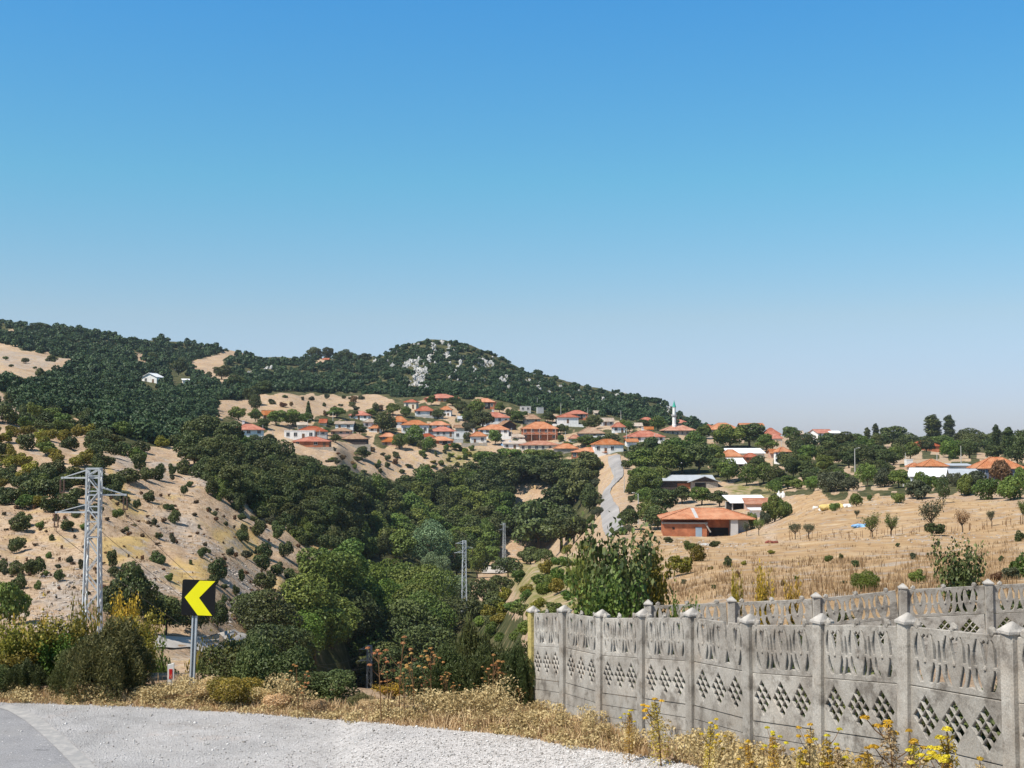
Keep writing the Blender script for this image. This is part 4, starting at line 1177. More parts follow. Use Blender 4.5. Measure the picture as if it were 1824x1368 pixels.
# ------------------------------------------------------------------ houses
_winm = {}
def window_mesh(w, h, frame='frame'):
    k = (round(w, 2), round(h, 2), frame)
    if k not in _winm:
        b = MB(); t = 0.09
        b.box(-w / 2, w / 2, -0.04, 0.1, 0, h, 1)
        b.box(-w / 2 - t, -w / 2, -0.08, 0.1, -t, h + t); b.box(w / 2, w / 2 + t, -0.08, 0.1, -t, h + t)
        b.box(-w / 2, w / 2, -0.08, 0.1, h, h + t); b.box(-w / 2, w / 2, -0.11, 0.1, -t, 0)
        b.box(-0.035, 0.035, -0.07, 0.0, 0, h)
        _winm[k] = b.mesh('window', [M[frame], M['glass']])
    return _winm[k]

def roof_build(kind, hx, hy, zw, rise, over, mat, gmat):
    """roof over a hx x hy half-size plan starting at wall top zw"""
    b = MB(); ox, oy = hx + over, hy + over; th = 0.16; dz = -rise * over / max(hy, 0.1) * 0.6
    z0 = zw + dz
    if kind == 'hip':
        rl = max(hx - hy, 0.0) * 0.95 + 0.05
        top = [(-rl, 0, zw + rise), (rl, 0, zw + rise)]
        lo = [(-ox, -oy, z0), (ox, -oy, z0), (ox, oy, z0), (-ox, oy, z0)]
        b.add(lo + top + [(x, y, z - th) for x, y, z in lo], [(0, 1, 5, 4), (1, 2, 5), (2, 3, 4, 5), (3, 0, 4), (6, 7, 1, 0), (7, 8, 2, 1), (8, 9, 3, 2), (9, 6, 0, 3), (9, 8, 7, 6)])
        for a, c in ((0, 4), (1, 5), (2, 5), (3, 4)):
            b.bar(Vector((lo + top)[a]) + Vector((0, 0, 0.03)), Vector((lo + top)[c]) + Vector((0, 0, 0.03)), 0.26, 0.14)
        if rl > 0.2: b.bar(top[0], top[1], 0.3, 0.22)
    elif kind == 'gable':     # ridge along x
        v = []
        for x in (-ox, ox):
            v += [(x, -oy, z0), (x, 0, zw + rise), (x, oy, z0), (x, oy, z0 - th), (x, 0, zw + rise - th * 1.2), (x, -oy, z0 - th)]
        b.add(v, [(0, 6, 7, 1), (1, 7, 8, 2), (2, 8, 9, 3), (3, 9, 10, 4), (4, 10, 11, 5), (5, 11, 6, 0), (0, 1, 4, 5), (1, 2, 3, 4), (11, 10, 7, 6), (10, 9, 8, 7)])
        b.bar((-ox, 0, zw + rise), (ox, 0, zw + rise), 0.3, 0.2)
        for x in (-hx + 0.012, hx - 0.012):
            b.add([(x, -hy + 0.01, zw), (x, hy - 0.01, zw), (x, 0, zw + rise - th * 1.4)], [(0, 1, 2) if x > 0 else (0, 2, 1)], 1)
    elif kind == 'gabley':    # gable end towards the viewer
        v = []
        for y in (-oy, oy):
            v += [(-ox, y, z0), (0, y, zw + rise), (ox, y, z0), (ox, y, z0 - th), (0, y, zw + rise - th * 1.2), (-ox, y, z0 - th)]
        b.add(v, [(1, 7, 6, 0), (2, 8, 7, 1), (3, 9, 8, 2), (4, 10, 9, 3), (5, 11, 10, 4), (0, 6, 11, 5), (5, 4, 1, 0), (4, 3, 2, 1), (6, 7, 10, 11), (7, 8, 9, 10)])
        b.bar((0, -oy, zw + rise), (0, oy, zw + rise), 0.3, 0.2)
        for y in (-hy + 0.012, hy - 0.012):
            b.add([(-hx + 0.01, y, zw), (hx - 0.01, y, zw), (0, y, zw + rise - th * 1.4)], [(0, 1, 2) if y < 0 else (0, 2, 1)], 1)
    elif kind == 'shed':      # single slope falling towards the viewer
        v = [(-ox, -oy, zw), (ox, -oy, zw), (ox, oy, zw + rise), (-ox, oy, zw + rise)]
        b.add(v + [(x, y, z - th) for x, y, z in v], [(0, 1, 2, 3), (7, 6, 5, 4), (4, 5, 1, 0), (5, 6, 2, 1), (6, 7, 3, 2), (7, 4, 0, 3)])
    else:                     # flat slab with parapet
        b.box(-hx - 0.08, hx + 0.08, -hy - 0.08, hy + 0.08, zw + 0.002, zw + 0.2)
    return b.build('roof', [mat, gmat])

HOUSES = []
def house(px, w, ytop, yeave, ybase, roofk='hip', wall='white', roof='orange', rot=0.0, label='', cat='house', deep=0.75, over=0.5, floors=None, chimney=False,
          win=True, door=True, name='house', d=None, down=3.0, balcony=False, wframe='frame', tank=False, group='houses of the hillside village', opening=False):
    if d is None:
        g = ground(px, ybase, 60)
        d = g.y if g else 700
    k = d / F
    base = at(px, ybase, d)
    W = w * k; e = over if roofk != 'flat' else 0.1
    hx = max(W / 2 - e, 0.8); zw = max((ybase - yeave) * k, 1.2); rise = max((yeave - ytop) * k, 0.1)
    hy = hx * deep
    if roofk in ('hip', 'gable'):
        hy = min(max(hy, rise * 1.15), 7.5)
    root = empty(name, base + Vector((0, hy, 0)), rot); tag(root, label, cat, group)
    b = MB(); b.box(-hx, hx, -hy, hy, -down, zw)
    wo = b.build('wall', M[wall], root)
    r = roof_build(roofk, hx, hy, zw + 0.003, rise, e, M[roof], M[wall]); r.parent = root
    fl = floors or max(1, int(round(zw / 3.0)))
    fh = zw / fl
    rr = random.Random(int(px * 3 + ybase))
    if win and hx > 1.2:
        nw = max(2, min(6, int(2 * hx / 2.7)))
        for f in range(fl):
            dk = rr.randrange(nw) if (f == 0 and door) else -1
            for i in range(nw):
                x = -hx + 2 * hx * (i + 0.5) / nw + rr.uniform(-0.12, 0.12)
                ww, wh = min(1.15, 1.1 * hx / nw), min(1.35, fh * 0.45)
                if i == dk:
                    b = MB(); b.box(-0.5, 0.5, -0.06, 0.1, 0.0, min(2.05, fh * 0.78))
                    q = b.build('door', M['door'], root); q.location = (x, -hy, f * fh)
                    continue
                if rr.random() < 0.12 and nw > 2: continue
                q = bpy.data.objects.new('window', window_mesh(ww, wh, wframe)); COL.objects.link(q); q.parent = root
                q.location = (x, -hy, f * fh + fh * 0.36)
            for side in (-1, 1):
                q = bpy.data.objects.new('window', window_mesh(1.0, min(1.3, fh * 0.45), wframe)); COL.objects.link(q); q.parent = root
                q.location = (side * hx, rr.uniform(-0.3, 0.3) * hy, f * fh + fh * 0.36); q.rotation_euler = (0, 0, side * math.pi / 2)
    if balcony:
        for f in range(1, fl):
            b = MB(); y0 = -hy - 1.15
            b.box(-hx * 0.92, hx * 0.92, y0, -hy - 0.003, f * fh - 0.09, f * fh + 0.09)
            for i in range(13):
                x = -hx * 0.9 + 1.8 * hx * i / 12
                b.box(x - 0.03, x + 0.03, y0, y0 + 0.06, f * fh + 0.09, f * fh + 0.95)
            b.box(-hx * 0.92, hx * 0.92, y0 - 0.01, y0 + 0.07, f * fh + 0.95, f * fh + 1.03)
            b.build('balcony', M['pinkw'], root)
        b = MB()
        for i in range(5):
            x = -hx * 0.88 + 1.76 * hx * i / 4
            b.box(x - 0.14, x + 0.14, -hy - 1.1, -hy - 0.82, -down, zw - 0.02)
        b.build('pillar', M['pinkw'], root)
    if chimney:
        b = MB(); x = hx * rr.uniform(-0.5, 0.4)
        b.box(x - 0.4, x + 0.4, hy * 0.25, hy * 0.25 + 0.7, zw, zw + rise + 1.1); b.box(x - 0.5, x + 0.5, hy * 0.25 - 0.1, hy * 0.25 + 0.8, zw + rise + 1.103, zw + rise + 1.3)
        b.build('chimney', M['white'], r)
    if opening:
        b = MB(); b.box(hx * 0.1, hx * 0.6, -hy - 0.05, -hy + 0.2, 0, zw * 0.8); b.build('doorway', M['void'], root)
    HOUSES.append((root, px, ybase, d))
    return root

H = house
# upper rows
H(785, 62, 701, 708.5, 717, 'hip', 'brick', 'red', 0.12, "long unplastered brick house at the very top of the village under the rocky hill", floors=1)
H(732, 26, 711.5, 715.5, 728, 'hip', 'cream', 'red', -0.2, "small cream house just left of the long brick house on top")
H(755, 36, 723, 731, 741, 'hip', 'white', 'red', 0.15, "low white house with a mottled red roof below the topmost cream house")
H(794, 24, 723.5, 729, 740, 'hip', 'white', 'orange', -0.1, "little white two storey house with dark openings under the long brick house", floors=2)
H(863, 42, 709, 715.5, 728, 'hip', 'brick', 'orange', -0.1, "brick house with a broad orange roof alone below the hill wood", opening=True)
H(881, 50, 734, 743, 754, 'hip', 'white', 'red', 0.2, "white house with red roof beside a dark gable at the upper middle", chimney=True)
H(902, 32, 749, 757, 764, 'gabley', 'darkw', 'brown', 0.5, "dark timber gable house tucked behind the white red-roofed house", win=False)
H(936, 20, 723, 724, 733, 'flat', 'greyw', 'greyw', 0.0, "grey roofless block wall building at the wood edge, wider one", door=False)
H(962, 12, 725, 726, 736, 'flat', 'greyw', 'greyw', 0.2, "narrow grey block shell next to the wider roofless one", door=False, win=False)
H(947, 32, 738, 745.5, 755, 'hip', 'stone', 'brown', 0.1, "stone house with brown roof above the big balconied brick house")
H(1010, 42, 737, 742.5, 754, 'hip', 'white', 'red', 0.1, "bright white house with a row of small windows and faded red roof", floors=1)
H(1028, 42, 730.5, 736.5, 747, 'hip', 'brick', 'red', -0.1, "unfinished brick house rising behind the bright white house", opening=True)
H(1064, 16, 731, 735, 741, 'gable', 'cream', 'tan', 0.3, "tiny pale roofed hut at the edge of the hill wood", door=False)
H(1082, 24, 744, 750, 759, 'gable', 'greyw', 'tan', 0.2, "small grey house with washed-out roof by the street lamps")
H(1152, 28, 743, 748, 755, 'hip', 'brick', 'red', 0.0, "small red roofed brick house left of the minaret")
H(1208, 40, 747, 753, 760, 'hip', 'cream', 'red', 0.1, "red roof peeping up behind the mosque", win=False)
# small roofs in the gaps
H(537, 20, 752, 756, 763, 'gable', 'cream', 'tan', 0.2, "tan roofed hut behind the flat white building's neighbour", win=False)
H(1024, 24, 774.5, 780, 787, 'hip', 'cream', 'pink', 0.1, "small pinkish roof right below the balconied brick house's corner", win=False)
H(923, 24, 773, 778, 784, 'gable', 'greyw', 'tan', 0.0, "small grey house squeezed left of the balconied brick house")
H(1135, 20, 753, 758, 766, 'gable', 'white', 'tan', 0.1, "small pale house between the bright red roof and the mosque")
H(820, 12, 741, 745, 750, 'gable', 'greyw', 'gsheet', 0.0, "tiny grey roofed hut among the trees right of the little two storey house", win=False)
H(1150, 26, 789, 794, 801, 'hip', 'cream', 'orange', 0.1, "low orange roof beneath the white house with the water tank", win=False)
H(1125, 24, 781, 786, 793, 'gable', 'white', 'orange', 0.2, "low orange roofed annex left of the white house with the water tank", win=False)
H(1156, 18, 760, 764, 769, 'gable', 'cream', 'orange', -0.1, "small orange roof just behind the white house with the water tank", win=False)
H(975, 34, 806, 807, 815, 'flat', 'white', 'white', 0.0, "low white yard wall building under the faded pink roof house", win=False)
H(668, 26, 757, 762, 770, 'hip', 'white', 'orange', 0.0, "white cottage with orange roof beside the large leafy tree")
H(760, 30, 772, 777, 785, 'hip', 'white', 'red', 0.0, "white cottage with a red roof in front of the large white hall")
H(855, 26, 742, 747, 755, 'hip', 'white', 'red', 0.0, "white cottage half behind garden trees below the lone brick house")
# yard walls
for px, w, py, h, mt, lab in ((735, 70, 780, 6, 'white', "long low white yard wall in front of the large white hall"), (800, 50, 786, 5, 'greyw', "low grey yard wall right of the orange brick house in the middle row"), (880, 60, 782, 6, 'white', "whitewashed garden wall in front of the broad orange hip roofed house"), (962, 80, 792, 5, 'cream', "cream wall along the foot of the balconied brick house"),
                              (1060, 40, 778, 4, 'white', "short white wall in front of the broad brown hip roofed house"), (560, 70, 799, 4, 'stone', "stone terrace wall below the long low orange brick house"), (630, 60, 793, 6, 'stone', "stone terrace wall below the dark walled house"),
                              (1010, 60, 757, 5, 'white', "white wall below the bright white house with small windows"), (760, 60, 743, 4, 'greyw', "grey wall below the low white house with mottled red roof"), (1290, 60, 783, 5, 'greyw', "grey garden wall below the stone house with veranda"), (845, 46, 795, 6, 'stone', "stone bank wall under the foremost white terrace house")):
    g = ground(px, py, 200); k = g.y / F; m = MB(); W = w * k / 2
    for i in range(6):
        x0, x1 = -W + 2 * W * i / 6, -W + 2 * W * (i + 1) / 6
        hh = h * k * random.Random(px + i).uniform(0.75, 1.1); m.box(x0, x1 - 0.02, -0.15, 0.15, -3, hh)
    tag(m.build('yard_wall', M[mt], None, g, 0.02), lab, "wall", kind='thing')
# left end
H(438, 58, 755, 764.5, 776, 'hip', 'white', 'red', 0.25, "white house with terracotta roof and white chimney, alone at the left end of the village", chimney=True, floors=1)
H(476, 24, 731, 738, 746, 'gable', 'cream', 'orange', 0.2, "small house with an orange roof half hidden in trees under the tan field")
H(640, 38, 732, 739, 748, 'hip', 'white', 'red', -0.1, "white house with red roof right below the tan field")
H(658, 28, 746, 751, 764, 'hip', 'white', 'tan', 0.15, "white house with pale grey-tan roof left of the large leafy tree", floors=1)
H(575, 15, 746, 752, 758, 'gable', 'cream', 'red', 0.0, "little red roof behind the conifer", win=False)
H(613, 36, 750, 754.5, 766, 'gable', 'white', 'tan', 0.0, "white house with flat looking tan roof in the left cluster", floors=1)
H(553, 58, 759, 767.5, 778, 'hip', 'greyw', 'red', 0.1, "grey house with a wide red roof behind the flat white building")
H(607, 40, 762, 767, 775, 'hip', 'pinkw', 'brown', 0.0, "low brown roofed house below the tan-roofed white house")
H(531, 54, 766.5, 767.5, 782, 'flat', 'white', 'white', 0.1, "long whitewashed flat roofed building on the left slope", floors=1)
H(553, 68, 778, 785.5, 796, 'hip', 'brick', 'red', 0.05, "long low orange brick house below the flat white building", floors=1)
H(631, 48, 772.5, 781, 790, 'hip', 'darkw', 'brown', 0.0, "dark walled house with hipped brown roof above the straw bank", win=False)
H(690, 33, 771, 777, 785, 'hip', 'brick', 'orange', 0.1, "orange roofed brick house, upper of two stepped ones by the slope", door=False)
H(695, 33, 779, 786, 794, 'hip', 'pinkw', 'orange', 0.0, "pink house with orange roof, lower of two stepped ones by the slope")
H(710, 32, 741, 750, 760, 'hip', 'white', 'orange', 0.1, "white house whose orange hip roof stands over the large white hall")
H(738, 52, 748, 756, 773, 'hip', 'white', 'orange', 0.05, "large white walled hall with an orange roof in the middle row", floors=1, door=False)
H(780, 44, 750, 756.5, 764, 'hip', 'white', 'orange', 0.0, "white house with orange roof behind the grey-white red-roofed one")
H(787, 50, 760, 767.5, 778, 'hip', 'greyw', 'red', -0.1, "grey-white house with faded red roof in the middle row")
H(784, 48, 777.5, 784, 793, 'hip', 'brick', 'orange', 0.05, "orange brick house with orange roof below the grey-white house", opening=True)
H(821, 27, 768, 769, 782, 'flat', 'white', 'white', 0.1, "plain white flat roofed house beside the grey-white one")
H(818, 20, 757, 761, 768, 'gable', 'cream', 'brown', 0.2, "small brown roof tucked between two white middle row houses", win=False)
H(880, 58, 756, 764.5, 774, 'hip', 'white', 'orange', -0.05, "white house with a broad orange hip roof left of the balconied brick house", floors=1)
H(851, 32, 769, 776, 790, 'hip', 'white', 'orange', 0.15, "white house with terrace and orange roof, foremost on the green bank", floors=1, chimney=True)
H(961, 68, 751, 763, 784, 'hip', 'brick', 'orange', 0.0, "big brick apartment house with balconies on two floors at the centre", floors=2, balcony=True)
H(915, 44, 782, 790, 801, 'shed', 'white', 'tan', 0.1, "white house under a pale lean-to roof behind the blue tarpaulin")
H(960, 76, 785, 792, 804, 'hip', 'cream', 'pink', 0.05, "wide house with faded pink roof below the balconied brick house", floors=1)
H(1008, 46, 790, 798, 806, 'hip', 'stone', 'orange', 0.0, "low orange roof between the pink-roofed house and the roadside brick house", win=False)
H(1052, 66, 797, 804.5, 818, 'hip', 'brick', 'orange', -0.15, "orange brick house with orange roof beside the top of the winding road", floors=1)
H(1053, 50, 761, 771, 777, 'hip', 'brown' if False else 'stone', 'brown', 0.0, "broad brown hip roofed house over a thick garden")
H(1102, 25, 752.5, 759.5, 771, 'hip', 'white', 'red', 0.1, "narrow white house with a bright red roof above the village road", floors=1)
H(1083, 56, 782, 791, 807, 'hip', 'white', 'orange', 0.1, "white house with an orange roof at the head of the winding road", floors=1)
H(1150, 70, 767, 777.5, 788, 'hip', 'white', 'red', 0.05, "white house with red hip roof and a white water tank, below the mosque", chimney=True, floors=1)
H(1263, 23, 755.5, 763, 772, 'hip', 'cream', 'red', 0.1, "small red roofed house right beside the mosque")
H(1290, 60, 753, 764.5, 779, 'hip', 'stone', 'orange', 0.0, "stone house with veranda and wide orange hip roof right of the mosque", floors=1)
H(1340, 44, 753.5, 757.5, 768, 'gable', 'stone', 'orange', 0.0, "pale orange roof line behind the round garden trees", win=False)
H(1375, 32, 762, 773, 781, 'hip', 'cream', 'red', 0.15, "red roofed house on the skyline between trees, higher of a pair", win=False)
H(1382, 28, 772, 780, 787, 'hip', 'cream', 'red', -0.1, "red roofed house on the skyline between trees, lower of a pair", win=False)
H(1425, 14, 767, 772, 779, 'gable', 'cream', 'tan', 0.2, "tiny cream house left of the white gabled house on the skyline")
H(1466, 36, 764.5, 771, 779, 'gable', 'white', 'red', 0.35, "white gabled house with red roof on the skyline", floors=1, deep=0.9)
H(1488, 22, 767, 771, 779, 'shed', 'white', 'sheet', 0.1, "white sheet roofed shed next to the white gabled house")
H(1456, 46, 776, 783, 788, 'hip', 'cream', 'red', 0.0, "low red roofs in front of the white gabled skyline house", win=False)
H(1515, 34, 778, 785, 789, 'hip', 'cream', 'brown', 0.0, "low brown roof under the dark domed tree", win=False)
H(1259, 26, 796, 803, 812, 'gable', 'cream', 'tan', 0.2, "small tan roof among trees above the white awning house", win=False)
H(1303, 42, 801, 812, 822, 'hip', 'cream', 'orange', 0.0, "orange roofed house with a white awning in the right gardens", win=False)
H(1330, 68, 798.5, 807, 818, 'shed', 'cream', 'sheet', 0.0, "long white sheet roof building behind the awning house", win=False)
H(1338, 28, 807, 813, 823, 'hip', 'brick', 'red', 0.0, "little red roof in front of the long white sheet roof")
H(1313, 34, 816, 826, 834, 'shed', 'greyw', 'sheet', 0.15, "open shed under a tilted white awning roof", win=False, opening=True)
H(1395, 28, 796.5, 803.5, 826, 'hip', 'white', 'orange', 0.35, "tall narrow white house with blue windows and orange roof among dark trees", floors=2, wframe='bdoor')
H(1377, 16, 800, 806, 818, 'gable', 'pinkw', 'orange', 0.2, "orange side roof leaning on the tall narrow white house", win=False)
H(1651, 52, 784.6, 794, 803, 'hip', 'brick', 'red', 0.0, "red hip roofed house in the far right gardens below the poplars", win=False)
H(1573, 20, 801, 808, 816, 'hip', 'cream', 'red', 0.0, "small faded red roof left of the far right gardens", win=False)
H(1620, 13, 818, 819, 829, 'flat', 'white', 'white', 0.1, "small white box house by the pyramid roofed house")
H(1582, 12, 817, 818, 825, 'flat', 'white', 'white', 0.0, "white wall fragment among the garden trees", win=False)
H(1630, 26, 825, 830, 838, 'hip', 'cream', 'orange', 0.0, "low orange roof joined to the pyramid roofed house", win=False)
H(1666, 48, 818, 829, 842, 'hip', 'pinkw', 'orange', 0.05, "pink house with a pointed pyramid roof in terracotta", floors=1, deep=1.0)
H(1786, 88, 815, 833, 850, 'hip', 'bluew', 'orange', -0.1, "dark blue-grey house with large orange roof behind the reddish tree", floors=1)
H(1762, 16, 834, 836, 848, 'flat', 'redw', 'redw', -0.1, "bright red painted annex against the dark blue-grey house", win=False)
H(1712, 44, 826, 829, 838, 'shed', 'greyw', 'gsheet', 0.0, "long grey sheet roofed shed behind the white roofed barn", win=False)
H(1724, 60, 836, 848, 856, 'shed', 'greyw', 'gsheet', 0.0, "low grey roofed outbuilding in the far right yard", win=False)
H(1661, 66, 834.5, 847, 864, 'gable', 'greyw', 'sheet', -0.45, "grey barn with a bright white metal roof in the far right yard", cat='barn', name='barn', floors=1)
H(1617, 12, 852, 862, 868, 'shed', 'greyw', 'gsheet', 0.3, "grey lean-to at the end of the white metal roofed barn", win=False, cat='barn', name='barn')
H(1474, 20, 844, 849, 857, 'shed', 'white', 'sheet', 0.1, "white shed between hedges below the dark garden trees", win=False, cat='shed', name='shed')
H(1492, 22, 843, 848, 853, 'gable', 'greyw', 'sheet', 0.2, "pale sheet roofed shed half buried in dark hedges", win=False, cat='shed', name='shed')
# hillside house, far left
hd = H(269, 34, 664, 671, 683, 'gabley', 'white', 'sheet', -0.3, "bright white gabled house alone in the dark wood of the left hill", floors=1, group=None)
H(314, 8, 656, 658, 662, 'flat', 'white', 'white', 0.0, "tiny white hut above the lone white house in the wood", win=False, door=False, cat='hut', name='hut', group=None)
H(330, 15, 674, 677, 681, 'shed', 'white', 'sheet', 0.4, "low white shed right of the lone white house in the wood", win=False, door=False, cat='shed', name='shed', group=None)
H(580, 13, 637.5, 640, 645, 'gable', 'brick', 'red', 0.0, "tiny brick hut on the saddle of the wooded ridge", win=False, door=False, cat='hut', name='hut', group=None)

# long shed above the field
g = ground(1215, 868, 60); d = g.y; k = d / F
root = empty("long_shed", at(1213, 870, d) + Vector((0, 3.5, 0)), 0.0); tag(root, "long low shed with a grey-white sheet roof and a black doorway below the gardens", "shed")
hx = 60 * k; zw = 14 * k
b = MB(); b.box(-hx, hx * 0.62, -3, 3, -3, zw); b.build('wall', M['darkw'], root)
b = MB(); b.box(-hx * 0.1, hx * 0.42, -3.05, -2.9, -3, zw * 0.62); b.build('brick_infill', M['brick'], root)
roof_build('shed', hx, 3.4, zw + 0.003, 9 * k, 0.4, M['gsheet'], M['darkw']).parent = root
b = MB(); b.box(hx * 0.28, hx * 1.08, -4.6, 2.9, -3, zw - 0.3); q = b.build('annex', M['stone'], root)
rf = roof_build('gabley', hx * 0.44, 4.0, zw - 0.25, 9.5 * k, 0.6, M['gsheet'], M['darkw']); rf.parent = q; rf.location = (hx * 0.68, -0.9, 0)
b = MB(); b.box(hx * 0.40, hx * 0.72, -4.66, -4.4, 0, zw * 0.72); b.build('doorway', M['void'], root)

# brick barn in the field
d = ground(1262, 956, 240).y; k = d / F
root = empty("brick_barn", at(1263, 956, d) + Vector((0, 5, 0)), -0.06); tag(root, "long brick barn with orange hip roof and blue door standing in the dry field", "barn")
hx = 80 * k; zw = 33 * k
b = MB(); b.box(-hx + 0.3, hx * 0.92, -2.6, 5, -3, zw); b.build('wall', M['brick'], root)
rf = roof_build('hip', hx, 6.0, zw, 15.5 * k, 0.5, M['orange'], M['brick']); rf.parent = root; rf.location.y = 0.2
b = MB(); b.bar((-hx * 0.24, -5.9, zw + 0.05), (-hx * 0.30, 0.2, zw + 15.5 * k + 0.05), 0.75, 0.12); b.build('cement_strip', M['greyw'], rf)
b = MB(); b.box(-hx + 0.15, -hx * 0.02, -5.4, -2.63, -3, 22.5 * k); an = b.build('annex', M['brick'], root)
b = MB(); b.box(-hx, -hx * 0.0, -5.6, -2.61, 22.5 * k + 0.003, 22.5 * k + 0.35); b.bar((-hx * 0.05, -5.5, 22.5 * k + 0.1), (hx * 0.06, -5.5, 8 * k), 0.35, 0.3); b.build('parapet', M['cap'], an)
b = MB(); b.box(-hx * 0.27, -hx * 0.13, -5.46, -5.3, 0, 17 * k); b.build('door', M['bdoor'], an)
b = MB(); b.box(-hx * 0.78, -hx * 0.73, -5.46, -5.3, 13 * k, 16.5 * k); b.build('window', M['void'], an)
b = MB(); b.box(hx * 0.50, hx * 0.66, -5.9, -2.63, -3, 31 * k); b.build('pier', M['greyw'], root)
b = MB(); b.box(hx * 0.66, hx * 0.92, -2.7, -2.55, -1, 28 * k); b.build('sheet_panel', M['gsheet'], root)
b = MB(); b.box(hx * 0.05, hx * 0.48, -2.66, -2.5, 0, 15 * k); b.build('doorway', M['void'], root)
# white roofed open shed behind the barn
d2 = ground(1333, 905, 240).y; k = d2 / F
root = empty("open_shed", at(1334, 905, d2) + Vector((0, 4, 0)), 0.12); tag(root, "open dark shed under a bright white flat roof behind the brick barn", "shed")
hx = 33 * k
for x in (-1, -0.33, 0.33, 1):
    for y in (-3, 3):
        b = MB(); b.box(x * hx * 0.95 - 0.12, x * hx * 0.95 + 0.12, y - 0.12, y + 0.12, -3, 9.5 * k); b.build('post', M['conc'], root)
b = MB(); b.box(-hx * 0.93, hx * 0.93, -2.5, 2.8, -3, 9.3 * k); b.build('wall', M['void'], root)  # near-black block painted as the shade inside the open shed
roof_build('shed', hx, 3.3, 9.5 * k + 0.01, 11.5 * k, 0.5, M['sheet'], M['void']).parent = root
H(1356, 56, 890, 899, 906, 'shed', 'pinkw', 'pink', -0.05, "low pink tiled lean-to in front of the white flat roof shed", win=False, door=False, cat='shed', name='shed', group=None)
H(1348, 26, 905, 908, 920, 'shed', 'white', 'sheet', 0.2, "small white box shed touching the right end of the brick barn", win=False, door=False, cat='shed', name='shed', group=None)
H(1213, 22, 823, 827, 834, 'shed', 'white', 'sheet', 0.1, "torn white sheet roof lying among the garden trees above the long shed", win=False, door=False, cat='shed', name='shed', group=None)

# ------------------------------------------------------------------ mosque and minaret
d = ground(1210, 776, 60).y; k = d / F
root = empty("mosque", at(1210.5, 777, d) + Vector((0, 6, 0)), 0.05); tag(root, "low mosque with a wide faded pink hip roof and dark walls", "mosque")
hx = 26 * k; zw = 11.5 * k
b = MB(); b.box(-hx, hx, -5.5, 5.5, -3, zw); b.build('wall', M['stone'], root)
roof_build('hip', hx, 5.5, zw, 10 * k, 0.9, M['pink'], M['stone']).parent = root
for i in range(6):
    q = bpy.data.objects.new('window', window_mesh(0.9, 1.5)); COL.objects.link(q); q.parent = root; q.location = (-hx + 2 * hx * (i + 0.5) / 6, -5.5, 0.7)
root = empty("minaret", at(1203, 770, d) + Vector((0, 1.0 + 5.0, 0)), 0); tag(root, "white minaret with one balcony and a pointed green cone", "minaret")
root.location.y = d + 4; k2 = (d + 4) / F
def zt(py): return at(1203, py, d + 4).z - root.location.z
r0 = 3.4 * k2
b = MB(); b.lathe([(r0 * 1.15, -6), (r0 * 1.15, zt(757)), (r0, zt(755)), (r0 * 0.97, zt(743.5))], 16); b.build('shaft', M['white'], root, smooth=False)
b = MB(); b.lathe([(r0 * 0.97, zt(743.49)), (r0 * 1.25, zt(742)), (r0 * 1.45, zt(740.5)), (r0 * 1.45, zt(738.2)), (r0 * 1.36, zt(738.2)), (r0 * 1.36, zt(740)), (r0 * 0.9, zt(740))], 16); b.build('balcony', M['greyw'], root)
b = MB(); b.lathe([(r0 * 0.9, zt(739.99)), (r0 * 0.88, zt(726.5)), (r0 * 1.0, zt(725.8)), (r0 * 1.0, zt(725.2))], 16); b.build('upper_shaft', M['white'], root)
b = MB(); b.lathe([(r0 * 1.08, zt(725.19)), (r0 * 0.55, zt(720)), (r0 * 0.2, zt(715.5)), (0.05, zt(713))], 16); cn = b.build('cone', M['green_metal'], root)

# ------------------------------------------------------------------ small things about the village and field
def heap(name, label, cat, px, py, w, h, mat, seed, dmin=60, rough_=0.5, depth=0.8, mb=None):
    g = ground(px, py, dmin); k = g.y / F
    b = MB(); r = random.Random(seed)
    W, Hh = w * k, h * k
    for i in range(7):
        s = r.uniform(0.3, 0.55)
        b.blob((r.uniform(-0.5, 0.5) * W * 0.75, r.uniform(-0.4, 0.4) * W * depth * 0.6, Hh * r.uniform(0.05, 0.3)), W * s * 0.5, W * s * depth * 0.5, Hh * r.uniform(0.45, 0.75), seed + i, rough_, sub=2)
    o = b.build(name, mat, None, g + Vector((0, 0, 0.0)), smooth=False)
    return tag(o, label, cat)
heap("tarpaulin", "crumpled blue and white tarpaulin heap at the wood edge below the pink-roofed house", "tarpaulin", 905, 798, 26, 9, M['tarp'], 4)
heap("sand_heap", "low heap of yellow sand on the dry field among white sacks", "sand heap", 1483, 906, 42, 11, M['sand'], 3, rough_=0.25)
heap("sack_pile", "white sacks piled at the right foot of the yellow sand heap", "sacks", 1510, 904, 17, 8, M['sack'], 6)
heap("sack_pile", "white sacks dumped in front of the yellow sand heap", "sacks", 1468, 908, 16, 6, M['sack'], 7)
heap("sack_pile", "few white sacks at the left foot of the yellow sand heap", "sacks", 1452, 904, 9, 5, M['sack'], 8)
heap("sack_pile", "tall white bundle standing alone on the field bank above the barn", "sacks", 1390, 889, 16, 14, M['sack'], 9)
heap("tarpaulin", "flat blue tarpaulin spread on the dry field near two small trees", "tarpaulin", 1531, 934, 36, 7, M['tarp'], 10)
heap("scrap_heap", "dark red scrap heap on the ground right of the brick barn", "scrap", 1375, 960, 24, 7, M['scrapm'], 11)
heap("rubble_heap", "pale rubble heap left of the long shed's end", "rubble", 1198, 882, 20, 8, M['rock'], 12)
heap("rubble_heap", "pale rubble heap spilling before the barn's blue door", "rubble", 1262, 972, 30, 5, M['rock'], 13)

